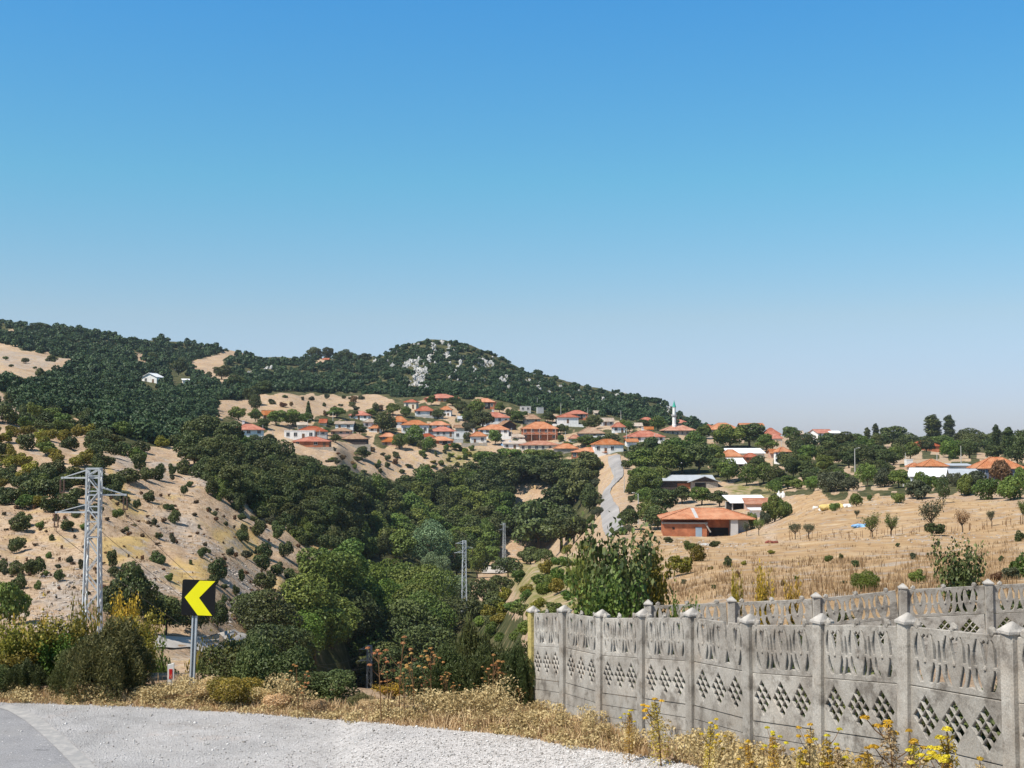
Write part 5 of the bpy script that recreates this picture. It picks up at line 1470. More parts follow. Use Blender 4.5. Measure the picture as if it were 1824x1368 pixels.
pm = MB(); pm.tube([(0, 0, -1.5), (0, 0, 8.0)], [0.17, 0.1], 8); pole_me = pm.mesh('pole', M['conc'])
am = MB(); am.tube([(0, 0, 7.6), (-0.5, 0, 8.1), (-1.2, 0, 8.25)], 0.04, 6); arm_me = am.mesh('lamp_arm', M['galv'])
lm2 = MB(); lm2.blob((-1.5, 0, 8.25), 0.38, 0.14, 0.09, 1, 0.1, sub=1); head_me = lm2.mesh('lamp_head', M['whitep'])
xm = MB(); xm.box(-0.8, 0.8, -0.05, 0.05, 7.3, 7.42); xm.box(-0.7, -0.64, -0.03, 0.03, 7.42, 7.6); xm.box(0.64, 0.7, -0.03, 0.03, 7.42, 7.6); xm.box(-0.03, 0.03, -0.03, 0.03, 8.0, 8.2); cross_me = xm.mesh('crossarm', M['galv'])
POLES = [
    (1523, 798, 846, 1, "concrete lamp post standing against the dark garden trees left of the far right yard"),
    (1137, 878, 932, 1, "concrete lamp post among shrubs right of the lower bend of the village road"),
    (1112, 849, 878, 0, "concrete pole on the bank right of the village road's middle bend"),
    (1119, 790, 828, 2, "taller pole with wires at the right side of the road head"),
    (1123, 803, 824, 0, "short pole next to the taller wired pole at the road head"),
    (1116, 762, 792, 2, "pole left of the white house with the water tank"),
    (1166, 772, 798, 1, "lamp post right of the white house with the water tank"),
    (1191, 793, 814, 0, "plain pole in the trees below the mosque"),
    (1258, 786, 800, 1, "lamp post above the small tan roof in the right gardens"),
    (1392, 785, 800, 0, "pole just above the tall narrow white house"),
    (911, 762, 784, 2, "pole between the orange hip roof house and the balconied brick house"),
    (1007, 767, 790, 0, "pole to the right of the balconied brick house"),
    (999, 717, 740, 0, "pole above the bright white house against the hill wood"),
    (957, 708, 724, 1, "lamp post over the grey roofless walls against the hill wood"),
    (1047, 726, 744, 0, "pole at the right of the unfinished brick house"),
    (1106, 731, 752, 1, "lamp post against the hill wood left of the small red brick house"),
    (1146, 737, 750, 0, "pole behind the small red roofed brick house"),
    (815, 733, 752, 0, "pole in the trees right of the little two storey white house"),
    (486, 768, 790, 1, "lamp post left of the flat white building"),
    (569, 766, 794, 0, "pole in front of the long low orange brick house"),
    (548, 747, 768, 1, "lamp post behind the wide red roof of the grey house"),
    (468, 756, 778, 0, "pole right of the lone white house at the village's left end"),
    (593, 733, 752, 0, "pole in the tree left of the white house below the tan field"),
    (1589, 804, 826, 0, "plain pole amid trees left of the small white box house"),
    (1613, 806, 826, 0, "plain pole right behind the small white box house"),
    (1669, 807, 822, 1, "lamp post behind the pyramid roofed house"),
    (1712, 793, 828, 0, "tall plain pole by the long grey sheet roofed shed"),
    (1757, 813, 824, 0, "pole stub above the large orange roof of the blue-grey house"),
    (1535, 787, 802, 1, "lamp post in the garden trees below the dark domed tree"),
    (1503, 776, 792, 0, "short pole in front of the low red skyline roofs"),
    (1095, 835, 858, 0, "thin pole at the outer edge of the village road's bend"),
]
proto_poles = {}
for px, y0, y1, typ, lab in POLES:
    g = ground(px, y1, 150)
    if g is None: continue
    hgt = at(px, y0, g.y).z - g.z; s = hgt / 8.2
    if typ in proto_poles:
        o = copy_tree(proto_poles[typ])
    else:
        o = empty("street_lamp" if typ == 1 else "utility_pole", (0, 0, 0))
        q = bpy.data.objects.new('pole', pole_me); COL.objects.link(q); q.parent = o
        if typ == 1:
            a = bpy.data.objects.new('lamp_arm', arm_me); COL.objects.link(a); a.parent = o
            h_ = bpy.data.objects.new('lamp_head', head_me); COL.objects.link(h_); h_.parent = a
        if typ == 2:
            a = bpy.data.objects.new('crossarm', cross_me); COL.objects.link(a); a.parent = o
        proto_poles[typ] = o
    o.location = g; o.scale = (max(0.9, s) * 0.95, max(0.9, s) * 0.95, s); o.rotation_euler = (0, 0, random.Random(int(px)).uniform(-0.5, 2.6) if typ == 1 else 0.4)
    if typ == 1 and px in (1523, 1166, 548): o.rotation_euler.z = math.pi
    if typ == 1 and px == 1137: o.rotation_euler.z = 0
    tag(o, lab, "lamp post" if typ == 1 else "utility pole", "lamp posts in the village" if typ == 1 else "utility poles in the village")

# stake fence across the field
g0 = None
root = None
st = MB(); st.tube([(0, 0, -0.3), (0.02, 0, 0.6), (0.05, 0.02, 1.15)], [0.04, 0.035, 0.02], 5); st_me = st.mesh('stake', M['stem'])
r = random.Random(3)
for i, px in enumerate(np.linspace(1385, 1900, 70)):
    px += r.uniform(-9, 9); g = ground(px, np.interp(px, [1385, 1600, 1824, 1900], [953, 950, 938, 934]) + r.uniform(-1.6, 1.6), 60)
    if root is None:
        root = empty("stake_fence", g); tag(root, "uneven row of thin dark stakes crossing the dry field between the small trees", "stake fence")
    o = bpy.data.objects.new('stake', st_me); COL.objects.link(o); o.parent = root; o.location = g - root.location
    o.rotation_euler = (r.uniform(-0.15, 0.15), r.uniform(-0.15, 0.15), r.uniform(0, 6)); s = r.uniform(0.35, 1.15); o.scale = (1, 1, s)
HAZE = 0.00007
# ------------------------------------------------------------------ vegetation
def poly_points(poly, n, r, sx, sy, tries=12000, exist=None):
    """scattered frame points inside an area, kept apart by sx, sy"""
    xs = [p[0] for p in poly]; ys = [p[1] for p in poly]; out = [] if exist is None else exist; res = []
    for _ in range(tries):
        x = r.uniform(min(xs), max(xs)); y = r.uniform(min(ys), max(ys))
        if not in_poly(np.array([x]), np.array([y]), poly)[0]: continue
        if any(((x - a) / sx) ** 2 + ((y - b) / sy) ** 2 < 1 for a, b in out): continue
        out.append((x, y)); res.append((x, y))
        if len(res) >= n: break
    return res

r = random.Random(21)
# --- individual bushes on the bare left hill: (x, foot, width, height) in the frame
G_SH = "bushes on the bare left hillside"
L_SH = "small round dark green bush dotting the bare rocky left hillside"
for px, py, w, h in [
    (246, 830, 27, 27), (283, 848, 26, 28), (307, 839, 16, 19), (222, 887, 20, 20), (244, 892, 13, 18), (267, 889, 20, 20), (66, 890, 62, 45), (35, 940, 38, 30), (43, 925, 30, 22),
    (30, 966, 30, 28), (4, 1000, 20, 26), (28, 1003, 30, 27), (64, 1006, 30, 34), (56, 1018, 32, 30), (33, 1040, 28, 28), (105, 1031, 18, 22), (199, 988, 22, 28), (205, 1006, 26, 20),
    (281, 987, 30, 26), (311, 920, 22, 22), (328, 875, 12, 18), (388, 1022, 38, 40), (380, 1030, 20, 20), (436, 951, 18, 28), (431, 958, 24, 20), (461, 955, 28, 30), (495, 958, 26, 30),
    (538, 962, 26, 34), (565, 956, 20, 24), (594, 970, 30, 34), (618, 982, 30, 36), (606, 968, 26, 26), (470, 982, 34, 30), (509, 986, 24, 30), (465, 1004, 32, 24), (495, 1014, 22, 22), (472, 1044, 38, 32),
    (523, 1042, 40, 30), (556, 1030, 24, 42), (430, 1034, 14, 24), (645, 985, 36, 40), (118, 940, 24, 18), (230, 850, 46, 26), (262, 852, 30, 22), (392, 878, 14, 12), (408, 890, 10, 8), (424, 880, 14, 10),
    (447, 884, 18, 12), (350, 832, 18, 14), (338, 860, 14, 11), (372, 860, 18, 14), (340, 1000, 8, 8), (362, 990, 18, 12), (170, 905, 30, 22), (125, 895, 40, 30), (205, 860, 38, 28), (160, 868, 46, 34), (100, 925, 14, 12),
    (268, 845, 20, 18), (196, 880, 26, 20), (372, 985, 9, 8), (355, 928, 7, 7), (226, 940, 10, 8), (240, 935, 7, 6), (310, 905, 9, 7), (372, 905, 10, 8), (135, 918, 18, 12), (286, 1052, 8, 12), (178, 1020, 10, 16), (420, 1052, 12, 18), (400, 1040, 14, 10), (515, 1018, 14, 10), (585, 1000, 12, 9), (452, 925, 14, 10), (402, 930, 10, 9), (382, 912, 12, 9)]:
    plant_px('shrub:oak', 'hillside_bush', L_SH, 'bush', px, py + 3, w * 1.1, h * 1.12, G_SH, 90, sink=0.05)
plant_px('low:mid', 'broadleaf_tree', "bushy green tree at the frame's left edge on the lower hillside", 'tree', 18, 1098, 78, 80, None, 60)
# mixed band of dark and yellow-green bushes above
ex = []
A = [(-20, 745), (130, 735), (250, 770), (330, 800), (300, 815), (210, 812), (190, 850), (210, 880), (120, 905), (-20, 905)]
for x, y in poly_points(A, 100, r, 17, 9, exist=ex):
    yl = (x < 165 and 770 < y < 830 and r.random() < 0.75) or r.random() < 0.12
    if yl:
        plant_px('shrub:yellow', 'hillside_bush', "yellow-green bush in the sunny belt across the upper left hillside", 'bush', x, y, r.uniform(22, 38), r.uniform(18, 26), "yellow-green bushes on the left hillside", 90)
    else:
        plant_px('shrub:oak' if r.random() < 0.7 else 'shrub:mid', 'hillside_bush', "dark green bush crowded in the belt across the upper left hillside", 'bush', x, y, r.uniform(26, 46), r.uniform(20, 32), "dark bushes in the belt on the left hillside", 90)
for x, y in poly_points([(-20, 690), (130, 720), (180, 760), (60, 760), (-20, 745)], 22, r, 16, 9):
    plant_px('shrub:oak', 'hillside_bush', "dark bush at the upper rim of the left hillside below the wood", 'bush', x, y, r.uniform(20, 32), r.uniform(16, 24), "bushes at the rim of the left wood", 90)
for px, py, w, h in [(45, 646, 16, 10), (92, 644, 22, 14), (72, 684, 24, 34), (20, 655, 9, 5), (120, 648, 10, 6), (10, 640, 12, 7), (62, 655, 8, 5), (372, 672, 14, 12), (360, 690, 22, 14), (350, 672, 14, 12), (268, 660, 14, 14)]:
    plant_px('low:oak', 'broadleaf_tree', "small dark tree alone in a bare clearing high on the left ridge", 'tree', px, py + 1, w, h, "trees in the ridge clearings", 200)

for x, y in poly_points([(320, 830), (420, 885), (470, 905), (575, 935), (650, 985), (640, 1010), (560, 975), (480, 935), (400, 900), (330, 850)], 44, r, 15, 8):
    plant_px(r.choice(['shrub:oak', 'shrub:oak', 'shrub:mid']), 'hillside_bush', "dark bush fringing the foot of the valley wood along the bare hillside", 'bush', x, y, r.uniform(22, 38), r.uniform(20, 34), "bushes fringing the valley wood", 90)
tv = []; tt_ = []
src_ = [(np.array([v.co for v in proto('shrub:oak')[k][0].vertices]), proto('shrub:oak')[k][0]) for k in range(4)]
for x, y in poly_points([(0, 880), (200, 880), (330, 860), (560, 980), (600, 1040), (420, 1090), (0, 1080)], 190, r, 11, 7):
    g = ground(x, y, 90); k = r.randrange(4); Vs_ = src_[k][0].reshape(-1, 4, 3)[::5]
    w_ = r.uniform(4, 12) * g.y / F / 2.0; h_ = r.uniform(3, 9) * g.y / F / 1.65; mid = Vs_.mean(1, keepdims=True)
    Vs_ = mid + (Vs_ - mid) * 2.2
    tv.append((Vs_ * np.array([w_, w_, h_]) + np.array(g)).reshape(-1, 3)); tt_.append(np.clip(np.random.default_rng(int(x * 7)).normal(r.uniform(0.1, 0.9), 0.2, len(Vs_)), 0, 1))
tv = np.vstack(tv); tft = leaf_mat("tuft_leaf", (0.05, 0.05, 0.02), (0.19, 0.11, 0.05), 0.15)
o = bpy.data.objects.new("hillside_scrub", fast_mesh("hillside_scrub", tv, np.arange(len(tv)).reshape(-1, 4), tft, np.concatenate(tt_))); COL.objects.link(o); tag(o, "tiny brown and green tufts speckling the bare left hillside", "scrub", kind='stuff')

for x, y in poly_points([(0, 885), (130, 900), (230, 850), (330, 840), (420, 895), (600, 990), (600, 1030), (420, 1085), (0, 1075)], 38, r, 26, 17):
    plant_px(r.choice(['shrub:oak', 'shrub:mid', 'shrub:oak', 'shrub:grey']), 'hillside_bush', L_SH, 'bush', x, y, r.uniform(10, 24), r.uniform(9, 20), G_SH, 90)

# --- valley wood below the village
E = [(325, 800), (360, 765), (420, 790), (500, 815), (590, 850), (690, 868), (800, 850), (880, 835), (900, 905), (885, 985), (820, 1020), (760, 985), (700, 985), (650, 985), (575, 930), (480, 905), (400, 870)]
ex = []
pts = poly_points(E, 135, r, 24, 11.5, 30000, ex)
for x, y in sorted(pts, key=lambda q: q[1]):
    br = x > 640 and r.random() < 0.55
    kind = 'tree:mid' if br else 'tree:oak'
    lab = "green leafy tree in the dense valley wood below the village" if br else "dark oak-like tree in the dense valley wood below the village"
    plant_px(kind, 'broadleaf_tree', lab, 'tree', x, y + 16, r.uniform(40, 60), r.uniform(36, 56), "green trees of the valley wood" if br else "dark trees of the valley wood", 180)
L_DK = "heavy dark broad-crowned tree on the slope left of the winding road"
for px, py, w, h in [(1020, 858, 66, 40), (1048, 846, 50, 44), (990, 870, 60, 46), (1026, 888, 64, 58), (1000, 905, 60, 50), (1036, 896, 52, 62), (1050, 908, 34, 44), (960, 980, 86, 92), (1000, 978, 72, 76), (930, 960, 60, 66), (1022, 965, 48, 50), (975, 860, 60, 40), (905, 868, 56, 48), (930, 855, 50, 40), (880, 855, 60, 44), (950, 845, 50, 34), (890, 900, 50, 50), (1040, 836, 46, 22), (1015, 838, 50, 22), (870, 880, 60, 50)]:
    plant_px('tree:oak', 'broadleaf_tree', L_DK, 'tree', px, py + 4, w * 1.12, h * 1.12, "dark trees left of the winding road", 200)
for px, py, w, h in [(912, 828, 60, 32), (955, 828, 50, 28), (870, 838, 56, 36), (985, 828, 44, 24), (930, 840, 40, 28)]:
    plant_px('tree:mid', 'broadleaf_tree', "fresh green tree at the upper wood edge below the pink-roofed house", 'tree', px, py, w, h, "fresh green trees at the upper wood edge", 200)
plant_px('willow:willow', 'willow_tree', "large pale blue-green willow rounded above the gully trees", 'tree', 765, 1012, 96, 92, None, 200)
plant_px('willow:willow', 'willow_tree', "smaller pale green willow at the foot of the large one", 'tree', 778, 1045, 60, 66, None, 200)
plant_px('willow:willow', 'willow_tree', "blue-green willow bushing out beside the slender pylon", 'tree', 808, 1085, 72, 60, None, 200)
for px, py, w, h in [(835, 985, 60, 50), (870, 990, 50, 44), (850, 1030, 40, 60), (800, 1000, 60, 60), (700, 960, 60, 50), (740, 955, 60, 50)]:
    plant_px('tree:mid', 'broadleaf_tree', "mid green tree crowding round the large pale willow", 'tree', px, py, w, h, "trees around the pale willow", 200)
L_BIG = "large leafy green tree filling the near gully behind the weeds"
for px, py, w, h, kd in [(540, 1130, 120, 110, 'mid'), (480, 1140, 120, 110, 'oak'), (450, 1110, 80, 90, 'oak'), (560, 1180, 130, 120, 'mid'), (500, 1200, 130, 110, 'oak'), (440, 1190, 80, 90, 'oak'), (590, 1150, 110, 100, 'mid'), (520, 1165, 110, 100, 'bright')]:
    plant_px('big:' + kd, 'broadleaf_tree', L_BIG, 'tree', px, py, w, h, "large trees in the near gully", 60, sink=0.3)
for px, d_, hh_, ww_, kd in [(585, 218, 11, 11, 'mid'), (606, 226, 11, 11, 'mid'), (628, 230, 12, 12, 'bright'), (652, 234, 12, 11, 'mid'), (680, 238, 12, 12, 'bright'), (708, 240, 12, 11, 'bright'), (735, 236, 11, 11, 'mid'), (620, 217, 10, 11, 'oak'), (645, 220, 10, 11, 'mid'), (672, 224, 11, 11, 'mid'), (700, 226, 11, 11, 'mid'), (728, 222, 11, 11, 'oak'), (755, 226, 11, 11, 'mid'), (640, 255, 12, 12, 'bright'), (672, 262, 13, 12, 'bright'), (705, 262, 13, 12, 'mid'), (735, 258, 12, 12, 'mid'), (765, 250, 11, 11, 'mid'), (690, 285, 12, 11, 'bright'), (725, 290, 12, 11, 'mid'), (655, 280, 11, 11, 'mid'), (755, 280, 11, 11, 'oak'), (690, 214, 7, 9, 'oak'), (660, 213, 6.5, 9, 'oak'), (790, 232, 8, 10, 'oak'), (720, 205, 8, 9, 'oak'), (760, 205, 9, 10, 'oak')]:
    u_ = uv(px, 1100)[0]; plant('big:' + kd, 'broadleaf_tree', L_BIG, 'tree', (u_ * d_, d_, gz(u_ * d_, d_)), hh_, ww_, "large trees in the near gully", sink=0.3)
for px, py, w, h in [(880, 1090, 60, 40), (860, 1075, 60, 44), (895, 1062, 50, 34), (845, 1100, 40, 34), (905, 1030, 60, 34), (945, 1005, 50, 30), (970, 1000, 36, 26)]:
    plant_px('low:oak', 'broadleaf_tree', "dark low tree on the tan spur right of the slender pylon", 'tree', px, py, w, h, "low trees on the tan spur", 100)
L_CUT = "dark green tree standing on the hill foot beside the pale lower road"
for px, py, w, h, k in [(232, 1108, 84, 112, 'tree:oak'), (200, 1105, 54, 80, 'tree:oak'), (296, 1116, 66, 70, 'tree:oak'), (345, 1110, 80, 74, 'tree:oak'), (388, 1102, 40, 50, 'tree:oak'), (265, 1112, 50, 66, 'tree:oak')]:
    plant_px(k, 'broadleaf_tree', L_CUT, 'tree', px, py, w, h, "trees by the lower road", 60)

# --- village trees
G_V = "garden trees among the village houses"
L_V = "dark green garden tree between the tiled village houses"
VT = [(425, 752, 36, 28), (455, 752, 28, 26), (492, 756, 42, 34), (522, 756, 46, 36), (545, 758, 32, 30), (470, 764, 26, 22), (600, 744, 40, 24), (661, 744, 24, 18), (669, 740, 16, 26), (700, 738, 30, 28), (722, 744, 26, 22), (683, 772, 46, 46), (640, 776, 32, 26),
      (598, 788, 26, 20), (645, 816, 34, 30), (736, 794, 46, 40), (766, 808, 36, 30), (480, 790, 30, 26), (455, 792, 40, 26), (430, 794, 34, 22), (712, 800, 34, 30), (822, 734, 26, 28), (848, 738, 36, 32), (860, 764, 50, 42), (890, 735, 24, 24), (922, 752, 30, 26),
      (976, 752, 32, 26), (999, 772, 22, 20), (882, 796, 28, 34), (832, 786, 20, 18), (1055, 764, 42, 30), (1042, 792, 50, 22), (1090, 790, 40, 24), (1121, 770, 26, 22), (768, 722, 18, 22), (806, 722, 24, 20), (1172, 766, 38, 30), (1145, 764, 30, 20), (1255, 782, 34, 28), (1280, 786, 34, 22), (1410, 786, 40, 34), (1446, 772, 18, 18), (836, 752, 30, 24), (700, 766, 20, 18), (580, 772, 18, 16), (850, 820, 22, 18), (935, 742, 14, 12), (780, 745, 30, 20), (1130, 780, 22, 16), (812, 802, 24, 16)]
for px, py, w, h in VT:
    plant_px('tree:oak' if r.random() < 0.4 else 'tree:mid', 'broadleaf_tree', L_V, 'tree', px, py, w * 0.9, h * 0.85, G_V, 200)
for x, y in poly_points([(400, 770), (480, 755), (690, 735), (720, 712), (890, 712), (1100, 750), (1180, 765), (1180, 790), (1100, 800), (1000, 815), (870, 800), (740, 805), (640, 800), (560, 785)], 70, r, 16, 7, 9000):
    if any(abs(x - hx_) < 24 and -2 < y - hy_ < 9 for _, hx_, hy_, _ in HOUSES): continue
    plant_px(r.choice(['low:oak', 'low:mid', 'low:oak', 'tree:mid']), 'garden_bush', "small dark bush filling the gaps between village houses", 'bush', x, y, r.uniform(12, 24), r.uniform(8, 14), "small bushes in the village gaps", 200)
plant_px('cypress:oak', 'conifer', "pointed dark conifer against the tan field in the left of the village", 'conifer', 549, 750, 13, 34, None, 200)
plant_px('low:grey', 'broadleaf_tree', "greyish leafless-looking tree between the middle row houses", 'tree', 835, 768, 28, 16, None, 200)
L_M = "green tree in the gardens between the winding road and the mosque"
for px, py, w, h in [(1136, 828, 44, 40), (1150, 845, 60, 50), (1182, 848, 60, 54), (1215, 845, 56, 50), (1245, 845, 56, 60), (1200, 815, 56, 40), (1160, 812, 50, 40), (1235, 808, 50, 40), (1270, 830, 40, 40), (1300, 800, 60, 42), (1335, 800, 56, 44), (1365, 805, 40, 36), (1280, 850, 36, 36), (1146, 872, 48, 44), (1160, 880, 44, 44), (1134, 884, 34, 36), (1175, 868, 36, 44), (1150, 905, 40, 30), (1185, 915, 56, 50), (1150, 935, 46, 44), (1124, 942, 28, 40), (1172, 940, 50, 40), (1215, 898, 40, 34), (1250, 898, 44, 34), (1282, 900, 36, 30), (1296, 856, 40, 40), (1330, 866, 40, 38), (1360, 862, 44, 36), (1350, 845, 40, 34), (1385, 866, 40, 40)]:
    plant_px('tree:mid' if r.random() < 0.55 else 'tree:oak', 'broadleaf_tree', L_M, 'tree', px, py, w * 1.05, h, "trees between the road and the mosque", 200)
L_R = "dark tree in the thick belt of gardens at the right of the village"
ex = []
for x, y in sorted(poly_points([(1392, 820), (1420, 800), (1500, 790), (1600, 800), (1700, 790), (1830, 785), (1830, 815), (1740, 815), (1690, 815), (1640, 822), (1600, 850), (1610, 868), (1540, 868), (1440, 870), (1395, 868)], 62, r, 22, 9, 20000, ex), key=lambda q: q[1]):
    if any(abs(x - hx_) < 26 and y > hy_ and y - hy_ < 34 for _, hx_, hy_, _ in HOUSES if hx_ > 1600): continue
    if abs(x - 1523) < 14 and y > 845: continue
    plant_px('tree:oak' if r.random() < 0.7 else 'tree:mid', 'broadleaf_tree', L_R, 'tree', x, y + 4, r.uniform(32, 54), r.uniform(24, 38), "trees of the right garden belt", 200)
for px, py, w, h in [(1590, 798, 60, 40), (1616, 800, 44, 28), (1735, 804, 50, 36), (1712, 802, 40, 32), (1757, 802, 40, 32), (1812, 830, 50, 62), (1832, 820, 50, 56), (1570, 798, 34, 26), (1650, 802, 40, 18), (1790, 812, 34, 30), (1640, 792, 40, 14), (1350, 760, 30, 18), (1300, 760, 40, 18), (1275, 756, 30, 14), (1322, 765, 40, 16), (1390, 772, 50, 24), (1425, 765, 20, 12)]:
    plant_px('tree:oak', 'broadleaf_tree', "dark tree making the skyline at the right end of the village", 'tree', px, py, w, h, "skyline trees at the right", 200)
plant_px('low:oak', 'broadleaf_tree', "smooth dark domed tree on the skyline beside the white gabled house", 'tree', 1518, 784, 34, 18, None, 200)
for px, py, w, h, lab in [(1662, 795, 27, 60, "broad dark poplar, tallest on the right skyline"), (1691, 792, 17, 55, "slim poplar just right of the broad tallest poplar"), (1545, 790, 10, 33, "left of two small poplars on the skyline before the garden belt"), (1560, 790, 10, 38, "right of two small poplars on the skyline, slightly taller"), (1775, 815, 12, 58, "narrow poplar at the far right between round trees"), (1797, 815, 18, 54, "loose poplar next to the dark trees at the right edge"), (1372, 775, 14, 32, "small thin poplar poking above the round garden trees on the skyline")]:
    plant_px('poplar:oak', 'poplar', lab, 'poplar', px, py, w * 1.15, h, None, 200)
plant_px('low:rust', 'broadleaf_tree', "reddish brown tree in front of the large orange roofed blue-grey house", 'tree', 1780, 858, 44, 44, None, 100)
plant_px('low:bright', 'broadleaf_tree', "yellowish green round tree between the red hip roof and the tall pole", 'tree', 1697, 818, 42, 34, None, 200)
# right yard and field edge
L_F = "olive green bush along the hedge edge of the dry field"
for px, py, w, h in [(1480, 878, 60, 36), (1450, 880, 40, 26), (1510, 876, 40, 26), (1420, 872, 30, 18), (1545, 868, 40, 40), (1575, 868, 40, 34), (1380, 880, 30, 26), (1635, 888, 50, 34), (1650, 880, 40, 32), (1720, 880, 40, 40), (1600, 894, 28, 18), (1740, 870, 50, 34), (1700, 868, 30, 24), (1640, 868, 26, 26), (1622, 876, 24, 20), (1760, 890, 56, 36), (1800, 890, 60, 44), (1825, 880, 40, 50), (1526, 905, 26, 24), (1486, 912, 22, 14), (1549, 892, 12, 10), (1380, 928, 46, 48), (1395, 922, 30, 34), (1362, 938, 20, 26), (1340, 945, 22, 30)]:
    plant_px('low:grey' if r.random() < 0.45 else 'low:mid', 'hedge_bush', L_F, 'bush', px, py, w, h, "bushes at the field edge", 100)
plant_px('tree:oak', 'broadleaf_tree', "narrow very dark tree at the edge of the dry field below the white roofed barn", 'tree', 1680, 896, 24, 48, None, 100)
L_FT = "thin young fruit tree on the dry field beside the stake fence"
for px, py, w, h, m in [(1416, 951, 28, 30, 'grey'), (1441, 952, 26, 28, 'grey'), (1554, 953, 34, 46, 'mid'), (1588, 953, 34, 40, 'mid'), (1822, 938, 22, 44, 'mid'), (1330, 958, 18, 26, 'grey'), (1352, 956, 24, 30, 'mid'), (1766, 940, 18, 30, 'grey'), (1526, 918, 14, 16, 'grey')]:
    plant_px('sparse:' + m, 'fruit_tree', L_FT, 'tree', px, py, w, h, "young fruit trees in the field", 100)
plant_px('sparse:grey', 'fruit_tree', "largest feathery olive tree of the field with a dark bush at its foot", 'tree', 1660, 957, 50, 60, None, 100)
plant_px('shrub:oak', 'hedge_bush', "dark bush at the foot of the largest feathery field tree", 'bush', 1666, 960, 38, 24, None, 100)
plant_px('sparse:dry', 'fruit_tree', "pale nearly bare tree right of the largest feathery field tree", 'tree', 1714, 948, 36, 44, None, 100)
for poly_, n_, kinds in (([(560, 795), (700, 800), (740, 835), (700, 850), (600, 838)], 26, ['shrub:oak', 'shrub:mid', 'shrub:grey', 'shrub:rust']), ([(740, 800), (850, 798), (860, 830), (760, 838)], 22, ['shrub:mid', 'shrub:bright', 'shrub:oak', 'shrub:yellow']), ([(460, 705), (690, 708), (690, 742), (480, 742)], 22, ['shrub:grey', 'shrub:rust', 'shrub:oak'])):
    for x, y in poly_points(poly_, n_, r, 11, 5):
        plant_px(r.choice(kinds), 'bank_bush', "small bush or tuft on the open straw banks around the village", 'bush', x, y, r.uniform(7, 18), r.uniform(5, 12), "bushes on the open banks around the village", 200)
for px, y0, y1 in ((1052, 900, 970), (1066, 830, 905), (1122, 830, 940), (1112, 905, 955)):
    for i in range(7):
        plant_px(r.choice(['low:oak', 'low:mid', 'low:grey']), 'roadside_bush', "bush on the bank right along the winding village road", 'bush', px + r.uniform(-9, 9) + (6 if px < 1100 and y0 > 880 else 0), r.uniform(y0, y1), r.uniform(12, 24), r.uniform(9, 18), "bushes along the winding road", 200)
# bushes scattered in the dry field
L_B = "low bush standing alone in the dry field"
for px, py, w, h, m in [(1212, 1018, 44, 34, 'yellow'), (1243, 1002, 30, 32, 'yellow'), (1228, 985, 22, 16, 'mid'), (1296, 1004, 16, 22, 'oak'), (1273, 977, 22, 12, 'oak'), (1476, 1001, 15, 13, 'mid'), (1524, 1016, 14, 15, 'oak'), (1632, 1040, 24, 24, 'mid'), (1815, 960, 18, 22, 'oak'), (1822, 1022, 46, 44, 'mid'), (1800, 1032, 36, 20, 'grey'), (1777, 1036, 20, 16, 'rust'), (1010, 1004, 20, 16, 'mid'), (982, 1030, 26, 22, 'mid'), (1010, 985, 26, 14, 'yellow'), (1050, 985, 30, 16, 'yellow'), (1190, 970, 18, 10, 'oak'), (1150, 985, 26, 14, 'grey')]:
    plant_px('shrub:' + m, 'field_bush', L_B, 'bush', px, py, w * 1.1, h * 1.1, "lone bushes of the dry field", 30)
plant_px('bush:bright', 'field_bush', "bright yellow-green round bush close behind the second fence", 'bush', 1543, 1054, 60, 40, None, 25)
for x, y in poly_points([(1180, 985), (1500, 970), (1824, 965), (1824, 1035), (1500, 1045), (1200, 1060)], 22, r, 40, 14):
    plant_px('shrub:' + r.choice(['mid', 'rust', 'grey', 'oak', 'yellow']), 'field_bush', "small weedy tuft among the stubble of the dry field", 'bush', x, y, r.uniform(8, 18), r.uniform(6, 14), "weedy tufts in the dry field", 30)
# slope left of the fence
L_S = "yellow-green bush on the tan slope left of the first fence"
for x, y in poly_points([(945, 1015), (1040, 985), (1060, 1060), (1000, 1090), (930, 1150), (870, 1140), (850, 1110), (890, 1080)], 34, r, 19, 13):
    m = r.choice(['yellow', 'yellow', 'mid', 'mid', 'bright', 'oak'])
    plant_px('shrub:' + m, 'slope_bush', L_S if m in ('yellow', 'bright') else "dark green bush on the tan slope left of the first fence", 'bush', x, y, r.uniform(24, 46), r.uniform(18, 32), "yellow-green bushes of the near slope" if m in ('yellow', 'bright') else "dark bushes of the near slope", 30)

